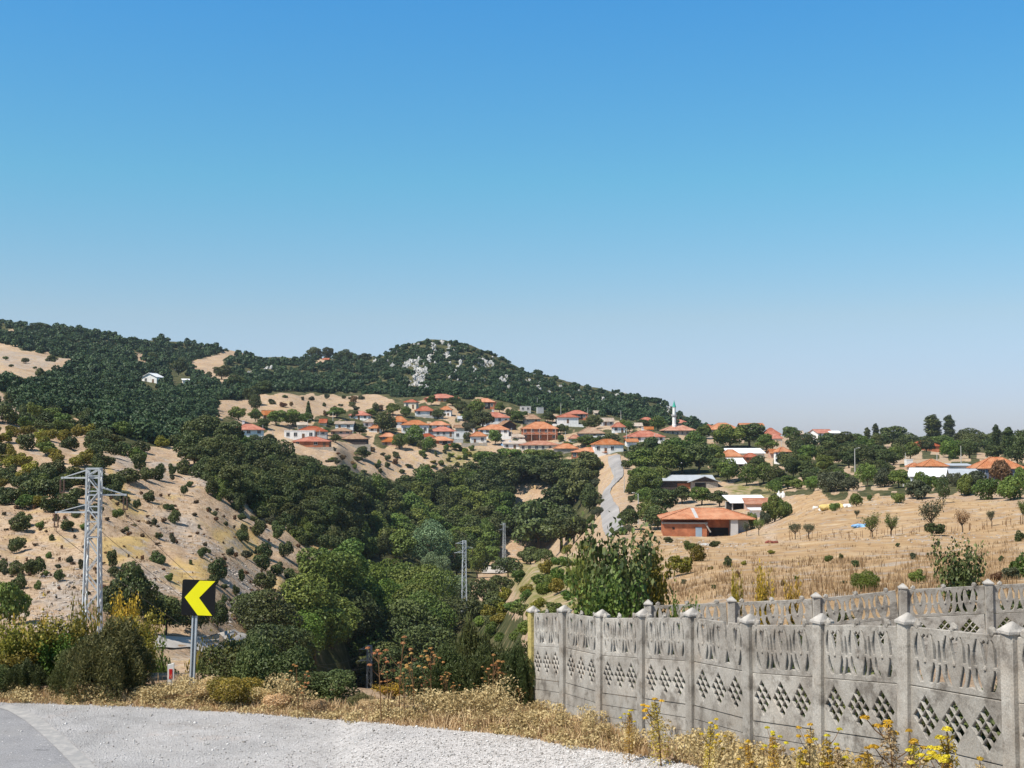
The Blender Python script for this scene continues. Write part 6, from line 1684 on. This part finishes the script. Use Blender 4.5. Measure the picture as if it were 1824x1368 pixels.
# --- foreground thicket along the verge (frame foot, width, height, distance)
def NEAR(*a): return a
L_T = "dense dark feathery shrub in the roadside thicket behind the verge"
for px, py, w, h, d, k in [(195, 1238, 190, 125, 'near', 'broom:olive'), (125, 1238, 110, 75, 'near', 'broom:olive'), (40, 1238, 90, 60, 'near', 'broom:oak'), (218, 1236, 90, 95, 'near', 'bush:olive'), (-20, 1240, 90, 60, 'near', 'bush:oak'),
                           (170, 1215, 140, 90, 'near', 'bush:olive'), (212, 1205, 90, 90, 'near', 'bush:oak'), (70, 1215, 100, 70, 'near', 'broom:oak'),
                           (400, 1225, 110, 90, 'near', 'bush:oak'), (372, 1215, 60, 70, 29, 'bush:mid'), (300, 1215, 90, 60, 34, 'bush:oak'), (330, 1210, 80, 60, 36, 'bush:mid'), (372, 1235, 60, 60, 31, 'bush:oak'), (455, 1235, 100, 110, 'near', 'bush:oak'),
                           (588, 1252, 110, 62, 'near', 'bush:oak'), (545, 1252, 90, 60, 'near', 'bush:oak'), (500, 1240, 120, 100, 'near', 'bush:oak'),
                           (800, 1255, 130, 100, 'near', 'broom:oak'), (870, 1262, 120, 110, 'near', 'broom:oak'), (745, 1250, 90, 74, 'near', 'bush:oak'), (920, 1262, 90, 110, 'near', 'broom:oak'), (845, 1230, 150, 120, 32, 'broom:oak'), (905, 1220, 110, 100, 34, 'bush:oak')]:
    plant_px(k, 'roadside_shrub', L_T, 'shrub', px, py, w, h, "dark shrubs of the roadside thicket", d=d)
L_Y = "yellow-leaved climbing bush lit up in the roadside thicket"
for px, py, w, h, d, k in [(75, 1215, 90, 115, 'near', 'leafy:yellow'), (118, 1212, 80, 110, 'near', 'leafy:yellow'), (30, 1218, 80, 110, 'near', 'leafy:yellow'), (95, 1220, 60, 90, 'near', 'leafy:bright'), (217, 1200, 50, 145, 'near', 'leafy:gold'), (245, 1205, 70, 120, 'near', 'leafy:yellow'), (256, 1212, 50, 75, 'near', 'leafy:yellow'), (60, 1150, 60, 60, 30, 'leafy:gold'), (20, 1225, 70, 70, 'near', 'leafy:yellow'), (100, 1200, 70, 60, 'near', 'bush:yellow'),
                           (0, 1180, 60, 70, 28, 'leafy:yellow'), (385, 1190, 60, 60, 30, 'leafy:yellow'), (355, 1200, 50, 50, 30, 'leafy:gold'), (150, 1130, 60, 60, 33, 'leafy:yellow'), (270, 1170, 50, 50, 29, 'leafy:bright')]:
    plant_px(k, 'climbing_bush', L_Y, 'bush', px, py, w, h, "yellow-leaved bushes of the thicket", d=d)
L_W = "low sprawling yellow-green weed bush at the verge"
for px, py, w, h, d, k in [(425, 1256, 110, 60, 'near', 'bush:yellow'), (380, 1252, 80, 50, 'near', 'bush:dry'), (500, 1262, 60, 34, 'near', 'bush:dry'), (300, 1252, 44, 18, 'near', 'bush:rust'), (345, 1250, 50, 24, 'near', 'bush:dry'), (560, 1268, 50, 26, 'near', 'bush:dry'), (668, 1266, 64, 26, 'near', 'bush:dry'), (640, 1262, 50, 30, 'near', 'bush:olive'), (140, 1244, 60, 34, 'near', 'bush:dry'), (700, 1278, 60, 60, 21.5, 'leafy:gold'), (735, 1272, 50, 60, 22.5, 'leafy:yellow'), (470, 1258, 60, 40, 'near', 'bush:dry')]:
    plant_px(k, 'verge_bush', L_W, 'bush', px, py, w, h, "weed bushes at the verge", d=d)
# around and behind the fences
plant_px('leafy:oak', 'fig_bush', "big leafy dark green bush rising behind the first fence", 'bush', 1105, 1085, 150, 150, None, d=27)
plant_px('leafy:mid', 'fig_bush', "leafy green bush with upright shoots left of the big fig-like one", 'bush', 1060, 1082, 80, 120, None, d=28)
plant_px('leafy:yellow', 'fig_bush', "yellowing leafy bush at the right shoulder of the big fig-like one", 'bush', 1150, 1085, 100, 110, None, d=28.5)
plant_px('leafy:mid', 'fig_bush', "bright green lower leafy bush in the gap between the two fences", 'bush', 1080, 1098, 110, 80, None, d=25)
plant_px('leafy:bright', 'fig_bush', "small fresh green sprig hanging over the second fence's left end", 'bush', 1215, 1110, 46, 50, None, d=22.6)
plant_px('leafy:oak', 'fig_bush', "dark branching bush with large leaves right behind the second fence", 'bush', 1712, 1055, 96, 90, None, d=26)
for px, py, w, h, lab in [(1360, 1078, 34, 70, "tall yellow-flowered weed behind the second fence, tallest of three"), (1311, 1078, 22, 60, "thin yellow-flowered weed left of the tallest one behind the second fence"), (1411, 1075, 26, 50, "stubby dark yellow weed right of the tallest one behind the second fence")]:
    plant_px('leafy:gold', 'flowering_weed', lab, 'weed', px, py, w, h, None, d=25.5)

for i in range(38):  # dark shrubs added behind the panels so the fence openings look dark
    f_ = r.uniform(0.3, 8.9) if i < 26 else 6.4 + (i - 26) * 0.21; k_ = int(f_); a_, b_ = near_pts[k_], near_pts[k_ + 1]; o_ = r.uniform(1.05, 2.3)
    x_ = a_.x + (b_.x - a_.x) * (f_ - k_) + 0.944 * o_; y_ = a_.y + (b_.y - a_.y) * (f_ - k_) + 0.33 * o_
    plant('bush:oak' if r.random() < 0.6 else 'broom:oak', 'darkening_shrub', "dark shrub added behind the first fence to darken the view through its openings", 'shrub', (x_, y_, HC + float(base_z(x_ / y_, y_))), r.uniform(0.8, 1.15), r.uniform(1.0, 1.4), "added dark shrubs behind the first fence")
for i in range(9):  # more shrubs added to darken what shows through the second fence
    a_ = back_pts[0]; x_ = a_.x + i * 0.95 + r.uniform(-0.2, 0.2); y_ = a_.y + r.uniform(0.6, 1.2)
    plant('bush:oak', 'darkening_shrub', "dark low shrub added behind the second fence to darken its openings", 'shrub', (x_, y_, HC + float(base_z(x_ / y_, y_))), r.uniform(0.8, 1.15), r.uniform(1.1, 1.6), "added dark shrubs behind the second fence")

# --- one wood on the far hills (reads as one mass)
WOODS = [([(-60, 580), (0, 580), (150, 592), (350, 608), (500, 626), (560, 632), (640, 624), (700, 610), (740, 598), (800, 596), (860, 618), (920, 645), (1000, 668), (1100, 685), (1200, 712), (1280, 745), (1300, 770), (1205, 763), (1150, 752), (1060, 742), (950, 732), (890, 716), (820, 706), (700, 706), (640, 700), (480, 700), (460, 725), (430, 740), (385, 742), (320, 765), (330, 800), (250, 785), (180, 770), (140, 740), (40, 728), (20, 700), (-60, 692)], 2700, 8.2, 4.5)]
rw = np.random.default_rng(5)
tmpl = []
for s in range(6):
    P, D, T = crown_points(np.random.default_rng(s + 50), 3.3, 3.1, 2.9, 2.4, 14, 300, core=0.03, under=1.0)
    Vt, Qt = leaf_quads(P, D, 0.72, np.random.default_rng(s), jit=0.55, aspect=0.75, up=0.3)
    tmpl.append((Vt, T))
fine = []
for s in range(4):
    P, D, T = crown_points(np.random.default_rng(s + 80), 3.3, 3.1, 2.9, 2.4, 18, 700, core=0.03, under=1.0)
    Vt, Qt = leaf_quads(P, D, 0.42, np.random.default_rng(s), jit=0.6, aspect=0.7, up=0.3)
    fine.append((Vt, T))
VV = []; TT = []; nt_ = 0
hole = [c for c in CLEAR[:6]]
ROCKS = [(735, 655, 30, 20), (750, 668, 26, 20), (738, 680, 34, 14), (722, 650, 10, 8), (765, 640, 12, 22), (795, 628, 12, 22), (788, 612, 10, 10), (772, 622, 8, 12), (825, 640, 9, 12), (870, 648, 22, 12), (862, 652, 12, 10), (893, 678, 12, 8), (845, 660, 6, 12), (700, 656, 12, 6), (760, 690, 16, 8), (480, 660, 20, 6), (520, 680, 14, 4), (585, 688, 12, 4), (1000, 685, 12, 4), (960, 686, 8, 5), (940, 675, 10, 5), (1035, 695, 10, 5), (1085, 695, 12, 5), (1115, 700, 14, 6), (1098, 706, 8, 5), (1075, 712, 8, 4), (918, 690, 6, 5), (667, 647, 8, 5), (440, 665, 22, 8), (1190, 738, 7, 7), (1175, 752, 6, 5), (810, 668, 8, 5), (818, 655, 5, 6), (755, 655, 6, 10)]
for poly, cnt, sx, sy in WOODS:
    xs = [p[0] for p in poly]; ys = [p[1] for p in poly]
    X = rw.uniform(min(xs), max(xs), 60000); Y = rw.uniform(min(ys), max(ys), 60000)
    ok = in_poly(X, Y, poly)
    for h_ in hole: ok &= ~in_poly(X, Y, h_)
    for rx_, ry_, rw_, rh_ in ROCKS:
        ok &= ~((np.abs(X - rx_) < rw_ * 0.42) & (Y > ry_ - rh_ * 0.4) & (Y < ry_ + rh_ * 0.75 + 2))
    ok &= ~((np.abs(X - 269) < 23) & (Y > 668) & (Y < 701)) & ~((np.abs(X - 320) < 18) & (Y > 655) & (Y < 695))
    X, Y = X[ok], Y[ok]
    cell = {}
    for x, y in zip(X, Y):
        key = (int(x / sx), int(y / sy)) if not (x > 640 and y < 725) else (int(x / 6.5) + 5000, int(y / 3.6))
        if key in cell: continue
        cell[key] = 1
        g = ground(x, y, 250)
        if g is None: continue
        src = fine if g.y < 560 else tmpl; k = rw.integers(len(src)); V0, T0 = src[k]
        s = rw.uniform(0.5, 1.08) * (1.0 if g.y > 650 else 0.95); sz_ = s * rw.uniform(0.8, 1.2)
        if x > 640 and y < 720: s *= rw.uniform(0.6, 1.0); sz_ *= rw.uniform(0.5, 0.95)
        a = rw.uniform(0, 6.283); c_, s_ = math.cos(a), math.sin(a)
        Vn = np.stack([(V0[:, 0] * c_ - V0[:, 1] * s_) * s + g.x, (V0[:, 0] * s_ + V0[:, 1] * c_) * s + g.y, V0[:, 2] * sz_ + g.z - 0.6], 1)
        VV.append(Vn.astype(np.float32)); TT.append(np.clip(T0 + rw.uniform(-0.3, 0.3), 0, 1).astype(np.float32)); nt_ += 1
VV = np.vstack(VV); TT = np.concatenate(TT)
me = fast_mesh("hill_wood", VV, np.arange(len(VV)).reshape(-1, 4), M['forest'], TT)
o = bpy.data.objects.new("hill_wood", me); COL.objects.link(o); tag(o, "dark evergreen wood covering the far hills and the left ridge", "wood", kind='stuff')
print("wood trees", nt_)
# taller single trees standing out on the ridge
for px, py, w, h in [(528, 636, 46, 26), (562, 640, 30, 18), (585, 640, 22, 20), (612, 640, 30, 18), (650, 640, 26, 16), (958, 668, 8, 10), (1010, 676, 12, 9), (1030, 680, 12, 10), (70, 587, 40, 10), (125, 585, 46, 14), (440, 625, 20, 8), (470, 700, 36, 24), (448, 715, 34, 28), (455, 730, 26, 26), (318, 665, 30, 28), (395, 672, 36, 22), (420, 690, 40, 24), (270, 645, 26, 14)]:
    plant_px('tree:oak', 'broadleaf_tree', "bigger dark tree standing out above the wood on the ridges", 'tree', px, py + 3, w, h + 3, "single trees standing out of the hill wood", 250)

# limestone outcrops on the hill
b = MB(); rr = random.Random(8)
for px, py, w, h in ROCKS:
    for i in range(max(4, int(w * h / 16))):
        x = px + rr.uniform(-0.5, 0.5) * w; y = py + rr.uniform(-0.5, 0.5) * h
        g = ground(x, y, 250)
        if g is None: continue
        k = g.y / F; s = rr.uniform(1.6, 4.0) * k
        b.blob((g.x, g.y, g.z + s * 0.35), s * rr.uniform(0.7, 1.2), s * 0.8, s * rr.uniform(0.7, 1.5), rr.randrange(999), 1.1, sub=2, freq=1.6)
for x, y in poly_points([(680, 645), (740, 612), (790, 608), (860, 632), (930, 668), (1100, 702), (1180, 735), (1000, 715), (860, 705), (740, 698)], 95, rr, 8, 5, 2500):
    g = ground(x, y, 250)
    if g is None: continue
    k = g.y / F; s = rr.uniform(1.2, 2.8) * k
    b.blob((g.x, g.y, g.z + s * 0.5), s, s * 0.8, s * rr.uniform(0.8, 1.8), rr.randrange(999), 1.1, sub=2, freq=1.6)
o = b.build("limestone_outcrop", M['rock']); tag(o, "pale limestone crags breaking through the wood on the round hill", "rocks", kind='stuff')
# loose stones on the left hill and in the field
b = MB()
for poly in ROCKY[:9] + [[(1180, 955), (1330, 960), (1330, 985), (1200, 990)], [(1460, 955), (1700, 948), (1824, 955), (1700, 972), (1480, 972)], [(1580, 885), (1640, 890), (1600, 905), (1480, 900)]]:
    for x, y in poly_points(poly, 110, rr, 2.4, 1.6, 500):
        g = ground(x, y, 60)
        if g is None: continue
        s = rr.uniform(0.06, 0.24) * (1 if x < 700 else 0.8)
        b.blob((g.x, g.y, g.z + s * 0.1), s * rr.uniform(0.8, 1.5), s, s * rr.uniform(0.4, 0.8), rr.randrange(999), 0.8, sub=1, freq=1.5)
o = b.build("rubble", M['scree']); tag(o, "pale stones and rubble strewn over the bare hillside and the field", "stones", kind='stuff')

# ------------------------------------------------------------------ dry grass and weeds (stuff)
def blades(P, hgt, wid, lean, rg):
    """bent grass blades: two quads each"""
    n = len(P); a = rg.uniform(0, 2 * math.pi, n); w = np.stack([np.cos(a), np.sin(a), 0 * a], 1) * (wid * rg.uniform(0.6, 1.3, n))[:, None]
    b_ = rg.uniform(0, 2 * math.pi, n); ln = np.stack([np.cos(b_), np.sin(b_), 0 * a], 1) * (hgt * lean * rg.uniform(0.1, 1.0, n))[:, None]
    up = np.stack([0 * a, 0 * a, hgt], 1)
    p1 = P + up * 0.55 + ln * 0.35; p2 = P + up + ln
    V_ = np.stack([P - w, P + w, p1 + w * 0.8, p1 - w * 0.8, p2 + w * 0.15, p2 - w * 0.15], 1).reshape(-1, 3)
    i = np.arange(n) * 6
    Q_ = np.stack([np.stack([i, i + 1, i + 2, i + 3], 1), np.stack([i + 3, i + 2, i + 4, i + 5], 1)], 1).reshape(-1, 4)
    return V_, Q_
def merge(parts):
    off = 0; Vs = []; Qs = []; Ts = []
    for V_, Q_, T_ in parts:
        Vs.append(V_); Qs.append(Q_ + off); Ts.append(T_); off += len(V_)
    return np.vstack(Vs), np.vstack(Qs), np.concatenate(Ts)
rg = np.random.default_rng(12)
parts = []; wparts = []
def verge_point(px, back):
    p = near_ground(px, edge_y(px)); d = p.y + back; u = uv(px, edge_y(px))[0]
    return np.array([u * d, d, HC + float(base_z(u, d))])
n = 0
P = []; Hh = []
for _ in range(17000):
    px = rg.uniform(-260, 1150)
    back = abs(rg.normal(0.35, 0.75)) - 0.1 if px < 900 else rg.uniform(-0.1, 1.5)
    if px < 260 and back > 0.9: continue
    P.append(verge_point(px, back)); cl = mnoise.noise(Vector((px * 0.02, back, 4))) * 0.5 + 0.75
    Hh.append(max(0.05, rg.uniform(0.07, 0.26) * cl * min(1, 0.35 + back)))
for _ in range(9000):            # foot of the near fence
    t = rg.uniform(0.0, 8.9); i = int(t); f = t - i; a = near_pts[i]; b_ = near_pts[i + 1]
    x = a.x + (b_.x - a.x) * f; y = a.y + (b_.y - a.y) * f; off = rg.uniform(0.05, 1.9 + 0.05 * i) ** 1.0
    x -= 0.944 * off; y -= 0.33 * off
    zr = float(base_z(x / y, y)); fx, fy = frame_of(x, y, zr)
    if fx < 1290 and fy > edge_y(fx) - 1: continue
    P.append(np.array([x, y, HC + zr])); Hh.append(rg.uniform(0.08, 0.34) * (0.7 + 0.5 * mnoise.noise(Vector((x * 1.5, y * 1.5, 0)))))
P = np.array(P); Hh = np.array(Hh)
V_, Q_ = blades(P, Hh, np.full(len(P), 0.0085), 0.75, rg); T_ = np.repeat(np.clip(rg.normal(0.5, 0.25, len(P)), 0, 1), 2)
parts.append((V_, Q_, T_))
V_, Q_, T_ = merge(parts)
o = bpy.data.objects.new("dry_grass", fast_mesh("dry_grass", V_, Q_, M['dry'], T_)); COL.objects.link(o); tag(o, "straw coloured dry grass along the gravel edge and fence foot", "grass", kind='stuff')

# bushy dried weeds: clouds of small leaves on stalks
P = []; D = []; T = []; S = []
def weed(c, w, h, n, col):
    th = rg.uniform(0, 2 * math.pi, n); rr_ = np.sqrt(rg.random(n)); z = rg.random(n) ** 0.75
    prof = 0.35 + 0.65 * np.sin(np.clip(z, 0, 1) * math.pi * 0.8 + 0.25)
    P.append(np.stack([c[0] + np.cos(th) * rr_ * w * prof, c[1] + np.sin(th) * rr_ * w * prof, c[2] + z * h], 1)); D.append(np.tile([0, 0, 0.6], (n, 1))); T.append(np.clip(rg.normal(col, 0.2, n), 0, 1)); S.append(np.full(n, 0.023))
for _ in range(260):
    px = rg.uniform(-240, 1130); back = abs(rg.normal(0.7, 0.8)) if px > 280 else abs(rg.normal(0.3, 0.4))
    if px < 260: back = min(back, 0.7)
    c = verge_point(px, back); k = mnoise.noise(Vector((px * 0.012, 7, 1)))
    weed(c, rg.uniform(0.12, 0.3), rg.uniform(0.08, 0.23) * (0.9 + 0.5 * k) * min(1, 0.45 + back), 170, rg.uniform(0.25, 0.7))
for px, back, w, h in [(320, 0.6, 0.35, 0.36), (360, 0.6, 0.35, 0.33), (400, 0.6, 0.35, 0.3), (270, 0.5, 0.3, 0.28), (160, 0.4, 0.3, 0.25), (30, 0.3, 0.3, 0.22), (480, 0.8, 0.4, 0.5), (520, 0.7, 0.35, 0.4), (880, 0.9, 0.4, 0.6), (840, 0.8, 0.35, 0.5), (800, 0.8, 0.3, 0.5), (760, 0.8, 0.3, 0.45)]:
    for q in range(4):
        weed(verge_point(px + rg.uniform(-22, 22), back + rg.uniform(-0.2, 0.3)), w * 0.8, h * rg.uniform(0.7, 1.1), 260, rg.uniform(0.35, 0.7))
for _ in range(330):
    t = rg.uniform(0.0, 8.9) if rg.random() < 0.5 else rg.uniform(4.0, 8.9); i = int(t); f = t - i; a = near_pts[i]; b_ = near_pts[i + 1]; off = rg.uniform(0.15, 1.5)
    x = a.x + (b_.x - a.x) * f - 0.944 * off; y = a.y + (b_.y - a.y) * f - 0.33 * off
    zr = float(base_z(x / y, y)); fx, fy = frame_of(x, y, zr)
    if fx < 1290 and fy > edge_y(fx) - 3: continue
    weed((x, y, HC + zr), rg.uniform(0.10, 0.22), rg.uniform(0.15, 0.42), 190, rg.uniform(0.3, 0.7))
P = np.vstack(P); D = np.vstack(D); T = np.concatenate(T); S = np.concatenate(S)
V_, Q_ = leaf_quads(P, D, S, rg, jit=1.0, aspect=0.45)
o = bpy.data.objects.new("dry_weeds", fast_mesh("dry_weeds", V_, Q_, M['dry'], T)); COL.objects.link(o); tag(o, "golden dried weeds massed along the verge", "weeds", kind='stuff')

# stubble and brown stalks on the far field and the hillside
P = []; Hh = []
areas = [([(0, 830), (200, 850), (330, 850), (560, 960), (620, 1020), (420, 1100), (0, 1100)], 2600, 0.55), ([(385, 705), (690, 705), (690, 745), (385, 748)], 300, 0.6), ([(1130, 945), (1824, 930), (1824, 1060), (1180, 1080), (1130, 1020)], 1500, 0.7), ([(1380, 870), (1824, 895), (1824, 935), (1380, 945)], 400, 0.6), ([(1150, 1000), (1824, 975), (1824, 1050), (1180, 1075)], 900, 0.75)]
for poly, cnt, hs_ in areas:
    for x, y in poly_points(poly, cnt, rr, 0.01, 0.01, cnt * 3):
        if mnoise.noise(Vector((x * 0.02, y * 0.06, 2))) < -0.12 and rr.random() < 0.7: continue
        g = ground(x, y, 25)
        if g is None: continue
        for q in range(7):
            P.append((g.x + rr.gauss(0, 0.14), g.y + rr.gauss(0, 0.3), g.z - 0.03)); Hh.append(rr.uniform(0.1, 0.6) * hs_ * (1.0 if g.y > 60 else 0.75))
P = np.array(P); Hh = np.array(Hh)
V_, Q_ = blades(P, Hh, np.clip(0.010 + P[:, 1] * 0.00012, 0.012, 0.05), 0.3, rg); T_ = np.repeat(np.clip(rg.normal(0.42, 0.28, len(P)), 0, 1), 2)
o = bpy.data.objects.new("field_stubble", fast_mesh("field_stubble", V_, Q_, M['stubble'], T_)); COL.objects.link(o); tag(o, "brown stalks and stubble over the dry field", "stubble", kind='stuff')

# gravel stones
P = []
oct_v = np.array([[1, 0, 0], [0, 1, 0], [-1, 0, 0], [0, -1, 0], [0, 0, 0.8], [0, 0, -0.6]]); oct_f = np.array([[0, 1, 4], [1, 2, 4], [2, 3, 4], [3, 0, 4], [1, 0, 5], [2, 1, 5], [3, 2, 5], [0, 3, 5]])
Vs = []; Fs = []; off = 0; Ts = []
for _ in range(9000):
    px = rg.uniform(-100, 1290); py = rg.uniform(edge_y(px) - 2, 1395)
    if rg.random() > 0.25 + 0.75 * max(0, (px - 150) / 1000): continue
    p = near_ground(px, py); s = rg.uniform(0.006, 0.018) * (1.7 if rg.random() < 0.05 else 1)
    R = np.linalg.qr(rg.normal(size=(3, 3)))[0]
    v = (oct_v * rg.uniform(0.6, 1.4, (1, 3)) + rg.normal(size=(6, 3)) * 0.18) @ R * s; v[:, 2] *= 0.75
    Vs.append(v + np.array([p.x, p.y, p.z + 0.014 + s * 0.2])); Fs.append(oct_f + off); off += 6; Ts.append(np.full(8, rg.random()))
gs, n = newmat("gravel_stone"); L = n.links.new
o_ = N(n, "ShaderNodeOutputMaterial"); b_ = N(n, "ShaderNodeBsdfPrincipled"); b_.inputs['Roughness'].default_value = 0.9
a_ = N(n, "ShaderNodeAttribute", attribute_name="tint"); rp = ramp(n, [(0, (0.22, 0.20, 0.18)), (0.4, (0.46, 0.44, 0.42)), (1, (0.68, 0.66, 0.64))]); L(a_.outputs['Fac'], rp.inputs[0]); L(rp.outputs[0], b_.inputs['Base Color']); L(b_.outputs[0], o_.inputs[0])
o = bpy.data.objects.new("loose_gravel", fast_mesh("loose_gravel", np.vstack(Vs), np.vstack(Fs), gs, np.concatenate(Ts))); COL.objects.link(o); tag(o, "pale loose gravel stones on the road shoulder", "gravel", kind='stuff')

# ------------------------------------------------------------------ single tall weeds in front
def thistle(seed, h):
    """dried umbel weed: stem parts with round seed heads"""
    r_ = random.Random(seed); st_ = MB(); hd_ = MB()
    P0 = Vector((0, 0, -0.15)); tops = []
    lean = Vector((r_.uniform(-0.1, 0.1), r_.uniform(-0.1, 0.1), 0))
    st_.tube([P0, Vector((0, 0, h * 0.5)) + lean * h * 0.4, Vector((0, 0, h * 0.95)) + lean * h], [0.014, 0.011, 0.007], 5)
    tops.append(Vector((0, 0, h * 0.97)) + lean * h)
    for k in range(r_.randint(4, 8)):
        z = h * r_.uniform(0.35, 0.85); a = r_.uniform(0, 6.283); l = h * r_.uniform(0.12, 0.28)
        b0 = Vector((0, 0, z)) + lean * z; b1 = b0 + Vector((math.cos(a) * l * 0.7, math.sin(a) * l * 0.7, l * 0.9))
        st_.tube([b0, (b0 + b1) / 2 + Vector((math.cos(a), math.sin(a), -0.3)) * 0.02, b1], [0.007, 0.006, 0.004], 4); tops.append(b1)
    n_ = 0; Pp = []; Dd = []; Tt = []
    g = np.random.default_rng(seed)
    for t in tops:
        m_ = 150; q = unit(g.normal(size=(m_, 3))); q[:, 2] = np.abs(q[:, 2]) * 0.8 - 0.15
        Pp.append(np.array(t) + q * np.array([0.05, 0.05, 0.042]) * g.uniform(0.5, 1.0, (m_, 1))); Dd.append(q); Tt.append(np.clip(g.normal(0.5, 0.2, m_) + g.uniform(-0.15, 0.15), 0, 1))
    Pp = np.vstack(Pp); V1, Q1 = leaf_quads(Pp, np.vstack(Dd), 0.014, g, jit=0.5, aspect=0.6)
    n2 = 900; z2 = g.random(n2) ** 0.8; a2 = g.uniform(0, 6.283, n2); w2 = 0.17 * (1.15 - z2) + 0.04
    Pl = np.stack([np.cos(a2) * w2 * np.sqrt(g.random(n2)) + lean.x * h * z2, np.sin(a2) * w2 * np.sqrt(g.random(n2)) + lean.y * h * z2, z2 * h * 0.92], 1)
    V2, Q2 = leaf_quads(Pl, np.tile([0, 0, 0.5], (n2, 1)), 0.022, g, jit=1.0, aspect=0.4)
    return st_.mesh('stem', M['stem']), (V1, Q1, np.concatenate(Tt)), (V2, Q2, np.clip(g.normal(0.5, 0.25, n2), 0, 1))
umb_m = leaf_mat("dry_seed_head", (0.26, 0.12, 0.035), (0.60, 0.36, 0.13), 0.2)
yel_m = leaf_mat("yellow_flower", (0.42, 0.30, 0.02), (0.80, 0.64, 0.05), 0.25)
TH = []; LV = []
for s in range(4):
    sm_, (V1, Q1, T1), (V2, Q2, T2) = thistle(s + 3, 1.5); LV.append((fast_mesh('leaves', V2, Q2, M['gold'], T2), fast_mesh('leaves', V2, Q2, M['dry'], T2))); TH.append((sm_, fast_mesh('seed_heads', V1, Q1, umb_m, T1), fast_mesh('flower_heads', V1, Q1, yel_m, T1)))
def tall_weed(px, ptop, pfoot, d, label, group, yellow=False, seed=0, fat=1.0):
    u, v = uv(px, ptop); x = u * d; g = HC + float(base_z(u, d)); top = HC + v * d
    h = max(0.3, top - g); root = empty('flowering_weed' if yellow else 'dried_umbel_weed', (x, d, g), seed * 1.3)
    tag(root, label, 'weed', group)
    s_, hd_, fl_ = TH[seed % 4]
    for nm, me_ in (('stem', s_), ('flower_heads' if yellow else 'seed_heads', fl_ if yellow else hd_), *((('leaves', LV[seed % 4][0 if seed % 3 else 1]),) if yellow else ())):
        c_ = bpy.data.objects.new(nm, me_); COL.objects.link(c_); c_.parent = root
    root.scale = (h / 1.5 * fat, h / 1.5 * fat, h / 1.5)
for i, (px, pt) in enumerate([(680, 1155), (710, 1140), (738, 1160), (768, 1150), (775, 1165), (722, 1195), (693, 1195), (800, 1195), (790, 1200), (822, 1205), (830, 1225), (812, 1215), (755, 1210), (532, 1185), (540, 1200), (878, 1165), (885, 1175), (868, 1190), (890, 1195), (920, 1215), (930, 1225), (845, 1220), (770, 1225), (735, 1225)]):
    tall_weed(px, pt, 1270, 19.2 + (i % 5) * 0.3, "dried brown umbel weed with round rusty seed heads before the dark shrubs", "dried umbel weeds at the verge", False, i)
L_YF = "yellow-flowered weed clump growing at the foot of the first fence"
for i, (px, pt, d, fat) in enumerate([(1598, 1280, 9.6, 1.3), (1612, 1310, 9.8, 1.1), (1697, 1290, 9.0, 1.2), (1440, 1283, 11.0, 1.0), (1380, 1302, 11.2, 1.0), (1475, 1302, 10.6, 1.1), (1500, 1330, 10.4, 1.1), (1178, 1240, 14.6, 1.3), (1262, 1285, 12.6, 1.0), (1640, 1330, 9.2, 1.2), (1690, 1345, 8.8, 1.2), (1560, 1330, 9.8, 1.1), (1270, 1310, 12.2, 1.0), (1340, 1320, 11.4, 1.0), (1420, 1330, 10.6, 1.0), (1750, 1350, 8.6, 1.0), (1120, 1262, 15.2, 1.0)]):
    tall_weed(px, pt, 1370, d, L_YF, "yellow-flowered weeds at the fence foot", True, i, fat)
# ------------------------------------------------------------------ air between here and the hills
b = MB(); b.box(-3600, 3600, -40, 2680, -75, 175)
hz = b.build("haze", []); tag(hz, "thin summer haze over the valley and the far hills", "haze", kind='stuff')
hm, n = newmat("thin_haze"); o_ = N(n, "ShaderNodeOutputMaterial"); pv = N(n, "ShaderNodeVolumePrincipled")
pv.inputs['Density'].default_value = HAZE; pv.inputs['Color'].default_value = (0.80, 0.88, 1.0, 1); pv.inputs['Anisotropy'].default_value = 0.3
n.links.new(pv.outputs[0], o_.inputs['Volume']); hz.data.materials.append(hm)
print("objects", len(bpy.data.objects), "plants", len(ALLV))
